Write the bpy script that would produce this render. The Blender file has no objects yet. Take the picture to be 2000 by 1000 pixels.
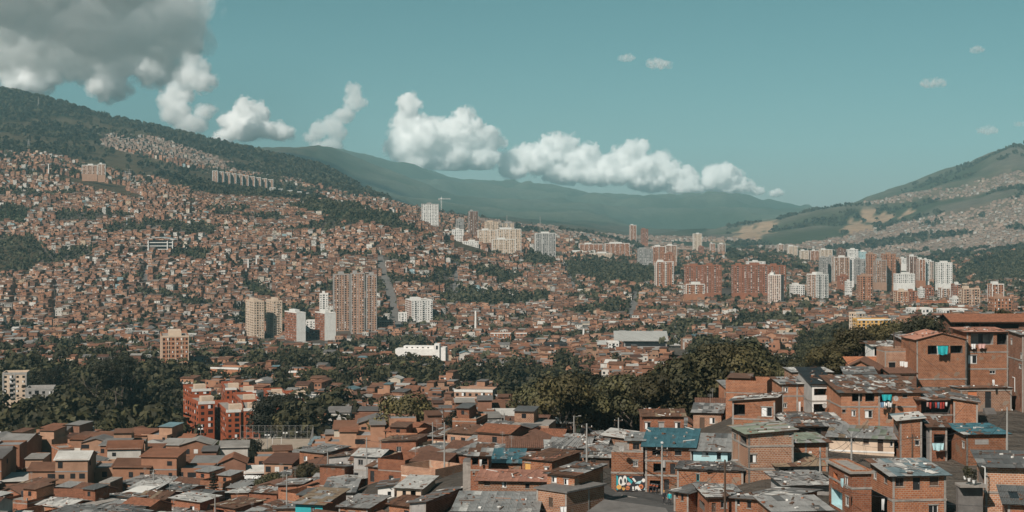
import bpy, bmesh, math, random
import numpy as np
from mathutils import Vector, Matrix, noise as mnoise

R = random.Random(7)
rng = np.random.default_rng(11)
sc = bpy.context.scene
col = sc.collection
rad = math.radians

# ------------------------------------------------------------------ camera, sky, sun, exposure
F = 3078.0            # focal length in pixels of the 2000 px wide photograph
HZ = 430.0            # eye level row in the photograph
cam = bpy.data.cameras.new('camera')
cam.sensor_width = 36.0
cam.lens = 36.0 * F / 2000.0
cam.shift_y = -(500.0 - HZ) / 2000.0
cam.clip_start = 1.0
cam.clip_end = 90000.0
cam_ob = bpy.data.objects.new('camera', cam)
cam_ob.location = (0, 0, 0)
cam_ob.rotation_euler = (rad(90), 0, 0)
col.objects.link(cam_ob)
sc.camera = cam_ob

SUN_EL, SUN_AZ = 41.0, 33.0           # sun behind the camera, to its left
sun_dir = Vector((-math.sin(rad(SUN_AZ)) * math.cos(rad(SUN_EL)),
                  -math.cos(rad(SUN_AZ)) * math.cos(rad(SUN_EL)), math.sin(rad(SUN_EL))))
world = bpy.data.worlds.new('World')
sc.world = world
world.use_nodes = True
wn = world.node_tree
for n in list(wn.nodes):
    wn.nodes.remove(n)
sky = wn.nodes.new('ShaderNodeTexSky')
sky.sky_type = 'NISHITA'
sky.sun_disc = False
sky.sun_elevation = rad(SUN_EL)
sky.sun_rotation = math.atan2(sun_dir.x, sun_dir.y)
sky.altitude = 1600.0
sky.air_density = 0.76
sky.dust_density = 1.6
sky.ozone_density = 3.0
tint = wn.nodes.new('ShaderNodeHueSaturation')           # the photograph's teal grade
tint.inputs['Hue'].default_value = 0.425
tint.inputs['Saturation'].default_value = 0.96
bg = wn.nodes.new('ShaderNodeBackground')
bg.inputs['Strength'].default_value = 0.05
wo = wn.nodes.new('ShaderNodeOutputWorld')
wn.links.new(sky.outputs['Color'], tint.inputs['Color'])
wn.links.new(tint.outputs['Color'], bg.inputs['Color'])
wn.links.new(bg.outputs['Background'], wo.inputs['Surface'])

sun = bpy.data.lights.new('sun', 'SUN')
sun.energy = 5.0
sun.angle = rad(0.53)
sun.color = (1.0, 0.93, 0.84)
sun_ob = bpy.data.objects.new('sun', sun)
sun_ob.rotation_euler = sun_dir.to_track_quat('Z', 'Y').to_euler()
col.objects.link(sun_ob)

vs = sc.view_settings
vs.view_transform = 'Standard'
vs.look = 'None'
vs.exposure = 0.0
vs.gamma = 1.0
vs.use_curve_mapping = False
sc.render.engine = 'CYCLES'
cy = sc.cycles
cy.use_denoising = True
try:
    cy.denoiser = 'OPENIMAGEDENOISE'
except Exception:
    pass
cy.max_bounces = 96
cy.diffuse_bounces = 1
cy.glossy_bounces = 2
cy.transmission_bounces = 2
cy.volume_bounces = 90
cy.transparent_max_bounces = 6
cy.use_adaptive_sampling = True
cy.adaptive_threshold = 0.015
cy.volume_max_steps = 128
cy.volume_step_rate = 0.5

# ------------------------------------------------------------------ helpers
def tag(o, label=None, cat=None, group=None, kind=None):
    if label: o['label'] = label
    if cat: o['category'] = cat
    if group: o['group'] = group
    if kind: o['kind'] = kind
    return o

def link(o, parent=None):
    col.objects.link(o)
    if parent is not None:
        o.parent = parent
    return o

def empty(name, loc=(0, 0, 0), rz=0.0):
    o = bpy.data.objects.new(name, None)
    o.location = loc
    o.rotation_euler = (0, 0, rz)
    o.empty_display_size = 0.5
    col.objects.link(o)
    return o

def smooth01(t):
    t = np.clip(t, 0, 1)
    return t * t * (3 - 2 * t)

def vnoise(x, y, seed=0):
    """cheap vectorised value noise, about -1..1"""
    x = np.asarray(x, float); y = np.asarray(y, float)
    xi = np.floor(x).astype(np.int64); yi = np.floor(y).astype(np.int64)
    xf = x - xi; yf = y - yi
    def h(a, b):
        n = (a * 374761393 + b * 668265263 + seed * 974634777) & 0x7fffffff
        n = ((n ^ (n >> 13)) * 1274126177) & 0x7fffffff
        n = n ^ (n >> 16)
        return (n & 0xffff) / 32767.5 - 1.0
    u = xf * xf * (3 - 2 * xf); v = yf * yf * (3 - 2 * yf)
    a = h(xi, yi) * (1 - u) + h(xi + 1, yi) * u
    b = h(xi, yi + 1) * (1 - u) + h(xi + 1, yi + 1) * u
    return a * (1 - v) + b * v

def fbm(x, y, oct=4, seed=0):
    s = 0.0; a = 0.5; f = 1.0
    for i in range(oct):
        s = s + a * vnoise(x * f, y * f, seed + i * 17)
        a *= 0.5; f *= 2.03
    return s

# ------------------------------------------------------------------ terrain heights
COLS = [
 (-700, [(60,2200),(330,1010),(450,930),(600,865),(800,795),(1000,738),(1300,692),(1600,655),(1900,600),(2200,530),(2500,440),(2800,360),(3200,290),(3800,250),(4600,240),(5500,185),(6500,200),(9000,270),(14000,300),(19000,330)]),
 (0,   [(60,2100),(150,1280),(330,1012),(430,935),(520,897),(600,865),(800,795),(1000,738),(1300,692),(1600,658),(1900,606),(2200,548),(2500,470),(2800,392),(3000,340),(3200,320),(3500,322),(3800,305),(4600,245),(5500,181),(6500,200),(9000,270),(14000,300),(19000,340)]),
 (250, [(60,2100),(150,1280),(330,1012),(430,935),(520,897),(600,865),(800,797),(1025,732),(1300,692),(1700,645),(2000,578),(2300,505),(2600,432),(2900,374),(3100,372),(3600,350),(4300,295),(5000,254),(5400,243),(6500,268),(9000,300),(14000,310),(19000,345)]),
 (500, [(60,2050),(150,1270),(330,1010),(370,978),(430,930),(480,897),(530,880),(575,858),(800,800),(1000,750),(1300,697),(1650,668),(1800,642),(2000,592),(2300,512),(2600,442),(2850,394),(3000,390),(3300,388),(3800,376),(4300,342),(4800,315),(5200,304),(6200,318),(9000,330),(11000,306),(12300,330),(14000,318),(19000,350)]),
 (620, [(60,2000),(150,1200),(250,1010),(370,940),(480,893),(575,858),(800,803),(1000,748),(1230,710),(1500,685),(1700,660),(1850,628),(2050,575),(2300,510),(2550,450),(2750,405),(2900,398),(3300,400),(3800,386),(4400,358),(4900,335),(5300,330),(6200,350),(9000,350),(11000,300),(12300,325),(14000,303),(19000,350)]),
 (750, [(60,1950),(150,1150),(220,1000),(260,950),(330,912),(480,882),(600,850),(720,822),(1000,746),(1230,710),(1500,682),(1700,658),(1900,614),(2150,545),(2400,478),(2600,428),(2750,412),(3000,416),(3600,408),(4300,393),(4800,388),(5200,396),(7000,410),(9500,392),(11000,345),(12300,368),(14000,326),(19000,365)]),
 (880, [(60,1900),(120,1180),(160,1030),(200,965),(240,925),(330,892),(480,872),(600,848),(720,821),(1000,746),(1230,708),(1500,680),(1800,640),(2050,590),(2300,535),(2550,490),(2750,472),(2950,465),(3300,452),(4000,428),(4600,418),(5000,418),(5600,428),(7500,430),(9500,412),(11000,392),(12300,402),(14000,358),(19000,385)]),
 (1000,[(60,1850),(100,1180),(140,1030),(160,988),(185,945),(230,906),(260,892),(330,878),(400,867),(500,850),(720,822),(1000,747),(1230,708),(1500,677),(1800,642),(2100,592),(2400,548),(2700,508),(2900,494),(3300,480),(4000,458),(4600,444),(5000,440),(5600,448),(8000,440),(10000,422),(11000,408),(12300,415),(14000,368),(19000,395)]),
 (1125,[(60,1850),(100,1170),(140,1025),(165,975),(185,945),(230,903),(270,885),(340,868),(420,858),(520,840),(720,800),(1000,745),(1300,700),(1500,675),(1800,632),(2200,580),(2600,540),(3000,512),(3500,490),(4200,468),(5000,456),(5800,458),(8000,450),(11000,425),(14000,389),(19000,420)]),
 (1250,[(60,1850),(110,1120),(140,1020),(160,972),(172,955),(185,935),(205,915),(240,893),(280,872),(350,862),(450,842),(600,802),(800,752),(1100,706),(1400,676),(1800,622),(2300,572),(2700,538),(3300,512),(4000,494),(5000,480),(6000,474),(8000,468),(11000,445),(14000,398),(19000,425)]),
 (1400,[(60,1850),(110,1110),(130,1030),(150,965),(165,935),(185,905),(210,875),(235,850),(260,830),(300,815),(350,815),(450,800),(600,775),(800,740),(1100,696),(1400,666),(1800,622),(2300,578),(2700,545),(3300,517),(4000,497),(5000,482),(6000,474),(7000,462),(8000,452),(9000,455),(11000,440),(14000,396),(19000,425)]),
 (1500,[(60,1850),(100,1130),(125,1010),(150,942),(165,907),(185,874),(205,852),(225,825),(245,802),(275,765),(300,760),(330,778),(400,790),(500,772),(650,752),(900,712),(1300,664),(1700,628),(2050,594),(2500,560),(3200,522),(4000,500),(5000,484),(6000,468),(7000,450),(8000,434),(9000,440),(11000,445),(14000,405),(19000,430)]),
 (1625,[(60,1850),(100,1120),(125,1008),(150,948),(180,900),(205,858),(215,842),(235,812),(265,765),(300,742),(330,738),(400,752),(500,740),(650,722),(900,690),(1300,648),(1700,618),(2050,596),(2600,570),(3200,535),(4000,510),(5000,488),(6000,458),(7000,425),(8000,408),(9000,425),(11000,440),(14000,425),(19000,440)]),
 (1750,[(60,1850),(100,1120),(120,1030),(150,962),(180,905),(215,840),(240,803),(290,750),(310,724),(335,704),(400,714),(500,712),(700,694),(1000,664),(1500,626),(2000,604),(2600,580),(3200,548),(4000,522),(5000,494),(6000,455),(7000,412),(8000,374),(9000,385),(11000,420),(19000,440)]),
 (1875,[(60,1850),(100,1110),(125,1010),(150,957),(178,905),(210,845),(238,803),(288,756),(310,726),(335,698),(400,705),(500,705),(700,686),(1000,660),(1500,624),(2000,600),(2600,574),(3000,556),(3400,525),(3700,512),(4100,512),(5000,484),(6000,436),(7000,380),(8000,330),(9000,340),(11000,400),(19000,440)]),
 (2000,[(60,1850),(100,1100),(125,1005),(150,955),(175,908),(205,852),(235,804),(260,786),(290,758),(310,728),(330,694),(360,684),(500,694),(700,682),(1000,658),(1500,622),(2000,592),(2500,566),(3000,542),(3400,502),(3700,488),(4100,496),(5000,470),(6000,408),(7000,345),(8000,293),(9000,300),(11000,380),(19000,440)]),
 (2700,[(60,1850),(100,1100),(125,1005),(150,955),(175,908),(205,850),(235,800),(290,740),(330,680),(400,650),(600,640),(1000,620),(2000,560),(3000,490),(4000,440),(5000,450),(6000,390),(7000,340),(8000,300),(9000,310),(11000,380),(19000,420)]),
]
# distances of the near slope, stretched to the true size of its storeys
def NY(Y):
    return float(np.interp(Y, [60, 100, 125, 140, 165, 185, 215, 240, 290, 330, 400, 99999], [60, 158, 180, 195, 216, 230, 250, 266, 298, 332, 400, 99999]))
COLS = [(p, [(NY(a) if p >= 620 else a, b) for a, b in rows]) for p, rows in COLS]
LY0, LY1 = math.log(60.0), math.log(15600.0)
NR = 380
lys = np.linspace(LY0, LY1, NR)
cu = np.array([(c[0] - 1000.0) / F for c in COLS])
tab = []
for px, rows in COLS:
    ly = np.log(np.array([r[0] for r in rows], float))
    z = np.array([(HZ - r[1]) / F * r[0] for r in rows])
    zz = np.interp(lys, ly, z)
    tab.append(zz)
tab = np.array(tab)                               # (cols, NR) heights
k = np.exp(-np.linspace(-2, 2, 9) ** 2); k /= k.sum()
tabs = np.array([np.convolve(np.pad(t, 4, mode='edge'), k, mode='valid') for t in tab])
NU = 420
us = np.linspace(cu[0], cu[-1], NU)
# smooth interpolation across columns (Catmull-Rom with non-uniform tangents)
def hermite_cols(t, u):
    m = np.zeros_like(t)
    m[1:-1] = ((t[2:] - t[:-2]).T / (cu[2:] - cu[:-2])).T
    m[0] = (t[1] - t[0]) / (cu[1] - cu[0]); m[-1] = (t[-1] - t[-2]) / (cu[-1] - cu[-2])
    m *= 0.8
    i = np.clip(np.searchsorted(cu, u) - 1, 0, len(cu) - 2)
    h = (cu[i + 1] - cu[i]); s = ((u - cu[i]) / h)[:, None]; h = h[:, None]
    return ((2*s**3 - 3*s**2 + 1) * t[i] + (s**3 - 2*s**2 + s) * h * m[i]
            + (-2*s**3 + 3*s**2) * t[i+1] + (s**3 - s**2) * h * m[i+1])
ZG = hermite_cols(tabs, us)                       # (NU, NR)
UU, YY = np.meshgrid(us, np.exp(lys), indexing='ij')
XX = UU * YY
amp = np.interp(YY, [60, 600, 1500, 3000, 5000, 8000, 14000, 19000], [0.15, 0.6, 1.5, 2.5, 30.0, 100.0, 260.0, 260.0])
scl = np.interp(YY, [60, 3000, 6000, 14000, 19000], [90, 320, 800, 1900, 1900])
nz1 = fbm(XX / 420 + 9.2, YY / 420 + 3.1, 4, 3)
nz2 = fbm(XX / 1500 + 1.2, YY / 1500 + 7.7, 7, 9)
ridge = 0.45 - np.abs(nz2) * 1.7
wfar = smooth01((YY - 3300) / 2500)
ZG = ZG + amp * ((1 - wfar) * nz1 * 1.1 + wfar * ridge)

def ground(x, y):
    x = np.asarray(x, float); y = np.asarray(y, float)
    fu = np.clip((x / y - us[0]) / (us[1] - us[0]), 0, NU - 1.001)
    fy = np.clip((np.log(y) - LY0) / (lys[1] - lys[0]), 0, NR - 1.001)
    iu = fu.astype(int); iy = fy.astype(int); a = fu - iu; b = fy - iy
    return ((ZG[iu, iy] * (1 - a) + ZG[iu + 1, iy] * a) * (1 - b)
            + (ZG[iu, iy + 1] * (1 - a) + ZG[iu + 1, iy + 1] * a) * b)

def gz(x, y):
    return float(ground(np.array([x]), np.array([y]))[0])

def to_px(x, y, z):
    return 1000 + F * x / y, HZ - F * z / y

def at(px, py, Y):
    """world point at (near slope: stretched) distance Y that stands at that place of the photograph"""
    Y = NY(Y)
    return Vector(((px - 1000) / F * Y, Y, (HZ - py) / F * Y))

def in_poly(px, py, poly):
    px = np.asarray(px, float); py = np.asarray(py, float)
    c = np.zeros(px.shape, bool)
    n = len(poly); j = n - 1
    for i in range(n):
        xi, yi = poly[i]; xj, yj = poly[j]
        t = ((yi > py) != (yj > py)) & (px < (xj - xi) * (py - yi) / ((yj - yi) + 1e-9) + xi)
        c ^= t
        j = i
    return c

# plan of the land cover, drawn as outlines on the ground: woods, grass, bare earth
WOODS = [
 [(-300,900),(60,893),(250,905),(330,905),(400,885),(520,868),(610,852),(600,815),(520,800),(360,795),(340,755),(270,735),(160,745),(40,735),(-300,745)],
 [(60,700),(200,690),(300,705),(300,690),(180,672),(70,676)],
 [(985,842),(1120,856),(1215,846),(1300,828),(1390,800),(1400,776),(1310,752),(1230,742),(1120,742),(1010,760),(960,752),(970,790)],
 [(1100,745),(1340,752),(1420,742),(1520,738),(1700,715),(1790,705),(1800,668),(1740,655),(1640,652),(1560,668),(1530,712),(1400,700),(1330,700),(1200,712),(1060,730)],
 [(660,700),(760,694),(830,690),(840,668),(740,668),(660,684)],
 [(470,540),(520,560),(560,600),(640,630),(650,650),(600,660),(540,600),(480,580)],
 [(840,585),(900,605),(1000,610),(1080,600),(1080,580),(980,575),(900,565)],
 [(880,515),(940,545),(990,560),(1030,545),(960,528)],
 [(1105,540),(1190,560),(1290,560),(1300,530),(1190,515),(1110,515)],
 [(1020,520),(1080,530),(1090,505),(1030,490)],
 [(1430,640),(1560,655),(1570,630),(1440,620)],
 [(330,505),(400,520),(420,490),(340,485)],
 [(-50,470),(60,460),(90,480),(80,520),(30,545),(-50,550)],
 [(-80,420),(30,400),(60,410),(50,440),(-80,450)],
 [(470,330),(560,350),(640,372),(700,390),(700,372),(640,345),(560,318)],
 [(1860,540),(2100,560),(2200,470),(2000,488),(1900,515)],
 [(560,405),(640,425),(740,440),(800,430),(700,405),(600,395)],
]
GRASS = [
 [(-50,465),(70,458),(85,500),(60,545),(-50,548)],
 [(120,346),(200,356),(310,392),(270,398),(170,372),(120,358)],
 [(860,485),(900,495),(960,508),(990,515),(960,495),(900,472),(865,466)],
]
EARTH = [
 [(1440,462),(1470,442),(1500,428),(1522,428),(1520,440),(1500,458),(1460,464)],
 [(1380,475),(1420,462),(1470,458),(1480,466),(1420,478)],
 [(1670,412),(1690,402),(1705,410),(1715,430),(1690,436)],
 [(1708,440),(1722,416),(1745,420),(1735,434)],
 [(1640,455),(1660,430),(1700,440),(1720,452),(1680,460)],
 [(1752,425),(1775,408),(1782,412),(1765,425)],
]
URBAN_FAR = [
 [(1400,490),(1560,478),(1680,455),(1780,432),(1900,405),(2100,360),(2100,500),(1900,510),(1800,540),(1500,510)],
 [(1680,392),(1850,368),(1960,340),(2100,320),(2100,345),(1960,368),(1850,390),(1700,400)],
 [(190,262),(300,268),(400,300),(480,330),(600,356),(720,385),(800,410),(780,425),(680,400),(560,372),(430,345),(300,310),(200,285)],
 [(620,385),(760,400),(900,425),(1060,445),(1250,470),(1250,495),(1060,490),(920,470),(780,440),(640,405)],
 [(-60,302),(90,304),(200,332),(330,362),(330,376),(200,356),(80,336),(-60,332)],
 [(270,365),(420,378),(560,392),(560,405),(400,395),(280,378)],
]
def cover_any(polys, px, py, wob=None):
    m = np.zeros(np.shape(px), bool)
    for p in polys:
        m |= in_poly(px, py, p)
    return m
# ------------------------------------------------------------------ materials
MATS = {}
def nt(name):
    m = bpy.data.materials.new(name)
    m.use_nodes = True
    n = m.node_tree.nodes
    b = n['Principled BSDF']
    MATS[name] = m
    return m, m.node_tree, b

def N(t, kind, **kw):
    n = t.nodes.new(kind)
    for k_, v in kw.items():
        setattr(n, k_, v)
    return n

def ramp(t, stops):
    r = N(t, 'ShaderNodeValToRGB')
    e = r.color_ramp.elements
    while len(e) < len(stops):
        e.new(0.5)
    for i, (p, c) in enumerate(stops):
        e[i].position = p
        e[i].color = (*c, 1) if len(c) == 3 else c
    return r

def mixc(t, fac, a, b, mode='MIX'):
    m = N(t, 'ShaderNodeMix', data_type='RGBA', blend_type=mode)
    for sock, v in ((0, fac), (6, a), (7, b)):
        if hasattr(v, 'is_linked'):
            t.links.new(v, m.inputs[sock])
        else:
            m.inputs[sock].default_value = v if sock == 0 else ((*v, 1) if len(v) == 3 else v)
    return m.outputs[2]

def noise_fac(t, scale, detail=5, rough=0.6, coord='Object', vec=None):
    n = N(t, 'ShaderNodeTexNoise')
    n.inputs['Scale'].default_value = scale
    n.inputs['Detail'].default_value = detail
    n.inputs['Roughness'].default_value = rough
    if vec is None:
        tc = N(t, 'ShaderNodeTexCoord')
        vec = tc.outputs[coord]
    t.links.new(vec, n.inputs['Vector'])
    return n.outputs['Fac']

def bump(t, b, h, strength=0.3, dist=0.05):
    n = N(t, 'ShaderNodeBump')
    n.inputs['Strength'].default_value = strength
    n.inputs['Distance'].default_value = dist
    t.links.new(h, n.inputs['Height'])
    t.links.new(n.outputs['Normal'], b.inputs['Normal'])

# terrain: cover colour is a vertex attribute (grass, forest floor, earth, paving)
m, t, b = nt('terrain')
at_ = N(t, 'ShaderNodeVertexColor', layer_name='cover')
f1 = noise_fac(t, 0.02, 8, 0.65)
f2 = noise_fac(t, 0.35, 6, 0.7)
c1 = mixc(t, 0.65, at_.outputs['Color'], ramp(t, [(0.3, (0.45, 0.45, 0.45)), (0.7, (1.25, 1.22, 1.15))]).outputs['Color'], 'MULTIPLY')
t.links.new(f1, t.nodes['Color Ramp'].inputs['Fac'])
r2 = ramp(t, [(0.3, (0.6, 0.6, 0.6)), (0.7, (1.2, 1.2, 1.2))])
t.links.new(f2, r2.inputs['Fac'])
c2 = mixc(t, 0.6, c1, r2.outputs['Color'], 'MULTIPLY')
t.links.new(c2, b.inputs['Base Color'])
b.inputs['Roughness'].default_value = 0.95
b.inputs['Specular IOR Level'].default_value = 0.1
bump(t, b, f1, 0.8, 14.0)

FOREST = np.array([0.028, 0.036, 0.016]); GRASSC = np.array([0.078, 0.060, 0.036])
EARTHC = np.array([0.37, 0.245, 0.165]); PAVE = np.array([0.095, 0.085, 0.075]); URB = np.array([0.15, 0.105, 0.08])

PXG = 1000 + F * UU
PYG = HZ - F * ZG / YY
wob = 9 * fbm(XX / (YY * 0.02), YY / (YY * 0.02) + np.log(YY) * 40, 3, 41)
PXw, PYw = PXG + 2 * wob, PYG + 0.6 * wob
cov = np.zeros((NU, NR, 3))
n3 = fbm(XX / 260 + 4, YY / 260 + 2, 5, 21)
hillmix = smooth01((n3 + 0.18) * 3.2)[..., None]
cov[:] = FOREST * hillmix + GRASSC * (1 - hillmix)
mfar = (YY > 8800)
gul = smooth01((0.22 - np.abs(nz2)) * 4.0 + .7 * fbm(XX / 420, YY / 420, 4, 66))[..., None]
cov[mfar] = (FOREST * 1.3 * (1 - gul) + np.array([.10, .105, .075]) * gul)[mfar]
rhill = (YY > 4700) & (YY <= 8800) & (PXG > 1380)
cov[rhill] = (FOREST * 1.2 * (1 - gul) + np.array([.125, .105, .085]) * np.minimum(1, gul * 1.3 + .15))[rhill]
city = (YY < 4200)
cov[city] = (PAVE * 0.8 + URB * 0.2)
for polys, c in ((URBAN_FAR, URB * 0.9 + FOREST * 0.4), (WOODS, FOREST * 1.2), (GRASS, GRASSC), (EARTH, EARTHC)):
    m_ = np.zeros((NU, NR), bool)
    for p in polys:
        m_ |= in_poly(PXw, PYw, p)
    if polys is URBAN_FAR:
        m_ &= YY > 3000
    if polys is EARTH:
        m_ &= (YY > 4000) & (fbm(XX / 90, YY / 90, 3, 44) < .40)
    if polys is GRASS:
        m_ &= (YY > 1500)
    cov[m_] = c
hill_l = (PXG < 620) & (YY > 3150)
inurb = cover_any(URBAN_FAR, PXw, PYw)
sel = hill_l & ~inurb
hm2 = smooth01((n3 + 0.02) * 3.2)[..., None]
cov[sel] = (FOREST * hm2 + GRASSC * 1.15 * (1 - hm2))[sel]

verts = np.stack([XX, YY, ZG], -1).reshape(-1, 3)
idx = np.arange(NU * NR).reshape(NU, NR)
q = np.stack([idx[:-1, :-1], idx[1:, :-1], idx[1:, 1:], idx[:-1, 1:]], -1).reshape(-1, 4)

def np_mesh(name, verts, quads, mats, mat_idx=None, smooth=False, uvs=None, colors=None, cname='tint'):
    """mesh of quads from numpy arrays"""
    me = bpy.data.meshes.new(name)
    nv, nq = len(verts), len(quads)
    me.vertices.add(nv)
    me.vertices.foreach_set('co', np.asarray(verts, np.float32).ravel())
    me.loops.add(nq * 4)
    me.loops.foreach_set('vertex_index', np.asarray(quads, np.int32).ravel())
    me.polygons.add(nq)
    me.polygons.foreach_set('loop_start', np.arange(0, nq * 4, 4, dtype=np.int32))
    for mm in mats:
        me.materials.append(mm)
    if mat_idx is not None:
        me.polygons.foreach_set('material_index', np.asarray(mat_idx, np.int32))
    me.polygons.foreach_set('use_smooth', np.full(nq, smooth))
    if uvs is not None:
        l = me.uv_layers.new(name='UVMap')
        l.data.foreach_set('uv', np.asarray(uvs, np.float32).ravel())
    if colors is not None:
        c = np.ones((len(colors), 4), np.float32); c[:, :3] = colors
        dom = 'POINT' if len(colors) == nv else 'CORNER'
        a = me.color_attributes.new(cname, 'FLOAT_COLOR', dom)
        a.data.foreach_set('color', c.ravel())
    me.update()
    me.validate()
    return me

me = np_mesh('terrain', verts, q, [MATS['terrain']], smooth=True, colors=cov.reshape(-1, 3), cname='cover')
terrain = link(bpy.data.objects.new('terrain', me))
tag(terrain, 'valley floor and hillsides rising to far mountains', 'terrain', kind='structure')
# ------------------------------------------------------------------ building materials
def simple(name, c, rough=0.85, var=0.25, scale=1.2, metal=0.0, bmp=0.0, dirt=0.0):
    m, t, b = nt(name)
    f = noise_fac(t, scale, 6, 0.7)
    lo = tuple(x * (1 - var) for x in c); hi = tuple(min(1, x * (1 + var * .6)) for x in c)
    r = ramp(t, [(0.3, lo), (0.7, hi)])
    t.links.new(f, r.inputs['Fac'])
    out = r.outputs['Color']
    if dirt:
        f3 = noise_fac(t, scale * 0.35, 8, 0.75)
        r3 = ramp(t, [(0.48, (1, 1, 1)), (0.68, (0.45, 0.40, 0.36))])
        t.links.new(f3, r3.inputs['Fac'])
        out = mixc(t, dirt, out, r3.outputs['Color'], 'MULTIPLY')
    t.links.new(out, b.inputs['Base Color'])
    b.inputs['Roughness'].default_value = rough
    b.inputs['Metallic'].default_value = metal
    if bmp:
        bump(t, b, f, bmp, 0.03)
    return m

def brick_mat(name, c1, c2, mortar, msize=0.027):
    m, t, b = nt(name)
    uv = N(t, 'ShaderNodeUVMap')
    info = N(t, 'ShaderNodeObjectInfo')
    bt = N(t, 'ShaderNodeTexBrick')
    bt.offset = 0.5
    bt.inputs['Scale'].default_value = 1.0
    bt.inputs['Brick Width'].default_value = 0.42
    bt.inputs['Row Height'].default_value = 0.24
    bt.inputs['Mortar Size'].default_value = msize
    bt.inputs['Mortar Smooth'].default_value = 0.2
    bt.inputs['Bias'].default_value = 0.0
    bt.inputs['Color1'].default_value = (*c1, 1)
    bt.inputs['Color2'].default_value = (*c2, 1)
    bt.inputs['Mortar'].default_value = (*mortar, 1)
    t.links.new(uv.outputs['UV'], bt.inputs['Vector'])
    f = noise_fac(t, 0.55, 8, 0.75)
    r = ramp(t, [(0.30, (0.55, 0.50, 0.48)), (0.55, (1, 1, 1)), (0.75, (1.18, 1.14, 1.1))])
    t.links.new(f, r.inputs['Fac'])
    c = mixc(t, 0.8, bt.outputs['Color'], r.outputs['Color'], 'MULTIPLY')
    f2 = noise_fac(t, 2.2, 5, 0.7)
    r2 = ramp(t, [(0.62, (0, 0, 0)), (0.74, (1, 1, 1))])
    t.links.new(f2, r2.inputs['Fac'])
    c = mixc(t, r2.outputs['Color'], c, tuple(x * .9 for x in mortar))      # smears of mortar
    f4 = noise_fac(t, 0.42, 3, 0.5)
    r4 = ramp(t, [(0.63, (0, 0, 0)), (0.66, (1, 1, 1))])
    t.links.new(f4, r4.inputs['Fac'])
    c = mixc(t, r4.outputs['Color'], c, tuple(x * .75 for x in mortar))       # patches of thin render
    vm = N(t, 'ShaderNodeMath', operation='MULTIPLY_ADD')
    t.links.new(info.outputs['Random'], vm.inputs[0]); vm.inputs[1].default_value = 0.5; vm.inputs[2].default_value = 0.74
    cc = N(t, 'ShaderNodeCombineColor')
    for s_ in ('Red', 'Green', 'Blue'):
        t.links.new(vm.outputs[0], cc.inputs[s_])
    c = mixc(t, 1.0, c, cc.outputs[0], 'MULTIPLY')
    t.links.new(c, b.inputs['Base Color'])
    b.inputs['Roughness'].default_value = 0.92
    b.inputs['Specular IOR Level'].default_value = 0.15
    inv = N(t, 'ShaderNodeMath', operation='SUBTRACT')
    inv.inputs[0].default_value = 1.0
    t.links.new(bt.outputs['Fac'], inv.inputs[1])
    bump(t, b, inv.outputs[0], 0.8, 0.03)
    return m

brick_mat('brick_orange', (0.385, 0.145, 0.068), (0.265, 0.092, 0.045), (0.37, 0.255, 0.185))
brick_mat('brick_red', (0.345, 0.122, 0.060), (0.235, 0.080, 0.042), (0.33, 0.22, 0.165), 0.022)
brick_mat('brick_pale', (0.40, 0.19, 0.105), (0.29, 0.122, 0.068), (0.45, 0.34, 0.265), 0.034)
brick_mat('brick_brown', (0.255, 0.108, 0.063), (0.175, 0.072, 0.044), (0.28, 0.205, 0.16))
simple('brick_orange_far', (0.37, 0.160, 0.085), 0.9, 0.3, 0.3)
simple('brick_red_far', (0.30, 0.115, 0.062), 0.9, 0.3, 0.3)
simple('brick_pale_far', (0.37, 0.215, 0.145), 0.9, 0.25, 0.3)
simple('brick_brown_far', (0.20, 0.105, 0.072), 0.9, 0.3, 0.3)
simple('concrete', (0.30, 0.265, 0.235), 0.9, 0.35, 1.0, dirt=0.5)
simple('concrete_dark', (0.16, 0.145, 0.135), 0.9, 0.35, 1.0, dirt=0.4)
simple('plaster_white', (0.74, 0.70, 0.655), 0.85, 0.14, 0.6, dirt=0.35)
simple('plaster_cream', (0.60, 0.45, 0.335), 0.85, 0.14, 0.6, dirt=0.3)
simple('plaster_grey', (0.34, 0.315, 0.295), 0.9, 0.25, 0.8, dirt=0.4)
simple('paint_blue', (0.42, 0.62, 0.65), 0.8, 0.15, 0.7, dirt=0.3)
simple('paint_teal', (0.03, 0.34, 0.37), 0.7, 0.15, 0.8, dirt=0.2)
simple('paint_orange', (0.52, 0.17, 0.07), 0.8, 0.15, 0.8, dirt=0.2)
simple('paint_yellow', (0.66, 0.36, 0.10), 0.8, 0.12, 0.8, dirt=0.2)
simple('paint_red', (0.32, 0.074, 0.026), 0.85, 0.2, 0.5, dirt=0.25)
simple('slab_white', (0.70, 0.665, 0.62), 0.85, 0.1, 0.6, dirt=0.2)
simple('wood_dark', (0.085, 0.052, 0.034), 0.85, 0.4, 2.0)
simple('metal_dark', (0.035, 0.035, 0.036), 0.55, 0.2, 2.0, 0.4)
simple('metal_pole', (0.30, 0.285, 0.265), 0.7, 0.2, 1.0)
simple('frame_white', (0.70, 0.68, 0.65), 0.6, 0.1, 2.0)
simple('frame_brown', (0.10, 0.06, 0.04), 0.6, 0.3, 2.0)
simple('cloth_white', (0.74, 0.72, 0.70), 0.95, 0.1, 2.0)
simple('cloth_teal', (0.02, 0.36, 0.38), 0.95, 0.1, 2.0)
simple('cloth_blue', (0.16, 0.27, 0.38), 0.95, 0.2, 2.0)
simple('cloth_dark', (0.03, 0.03, 0.035), 0.95, 0.2, 2.0)
simple('cloth_pink', (0.60, 0.36, 0.32), 0.95, 0.15, 2.0)
simple('cloth_red', (0.42, 0.05, 0.04), 0.95, 0.15, 2.0)
simple('plastic_blue', (0.03, 0.10, 0.18), 0.5, 0.1, 2.0)
simple('asphalt', (0.075, 0.070, 0.066), 0.92, 0.35, 0.8, dirt=0.2)
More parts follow.
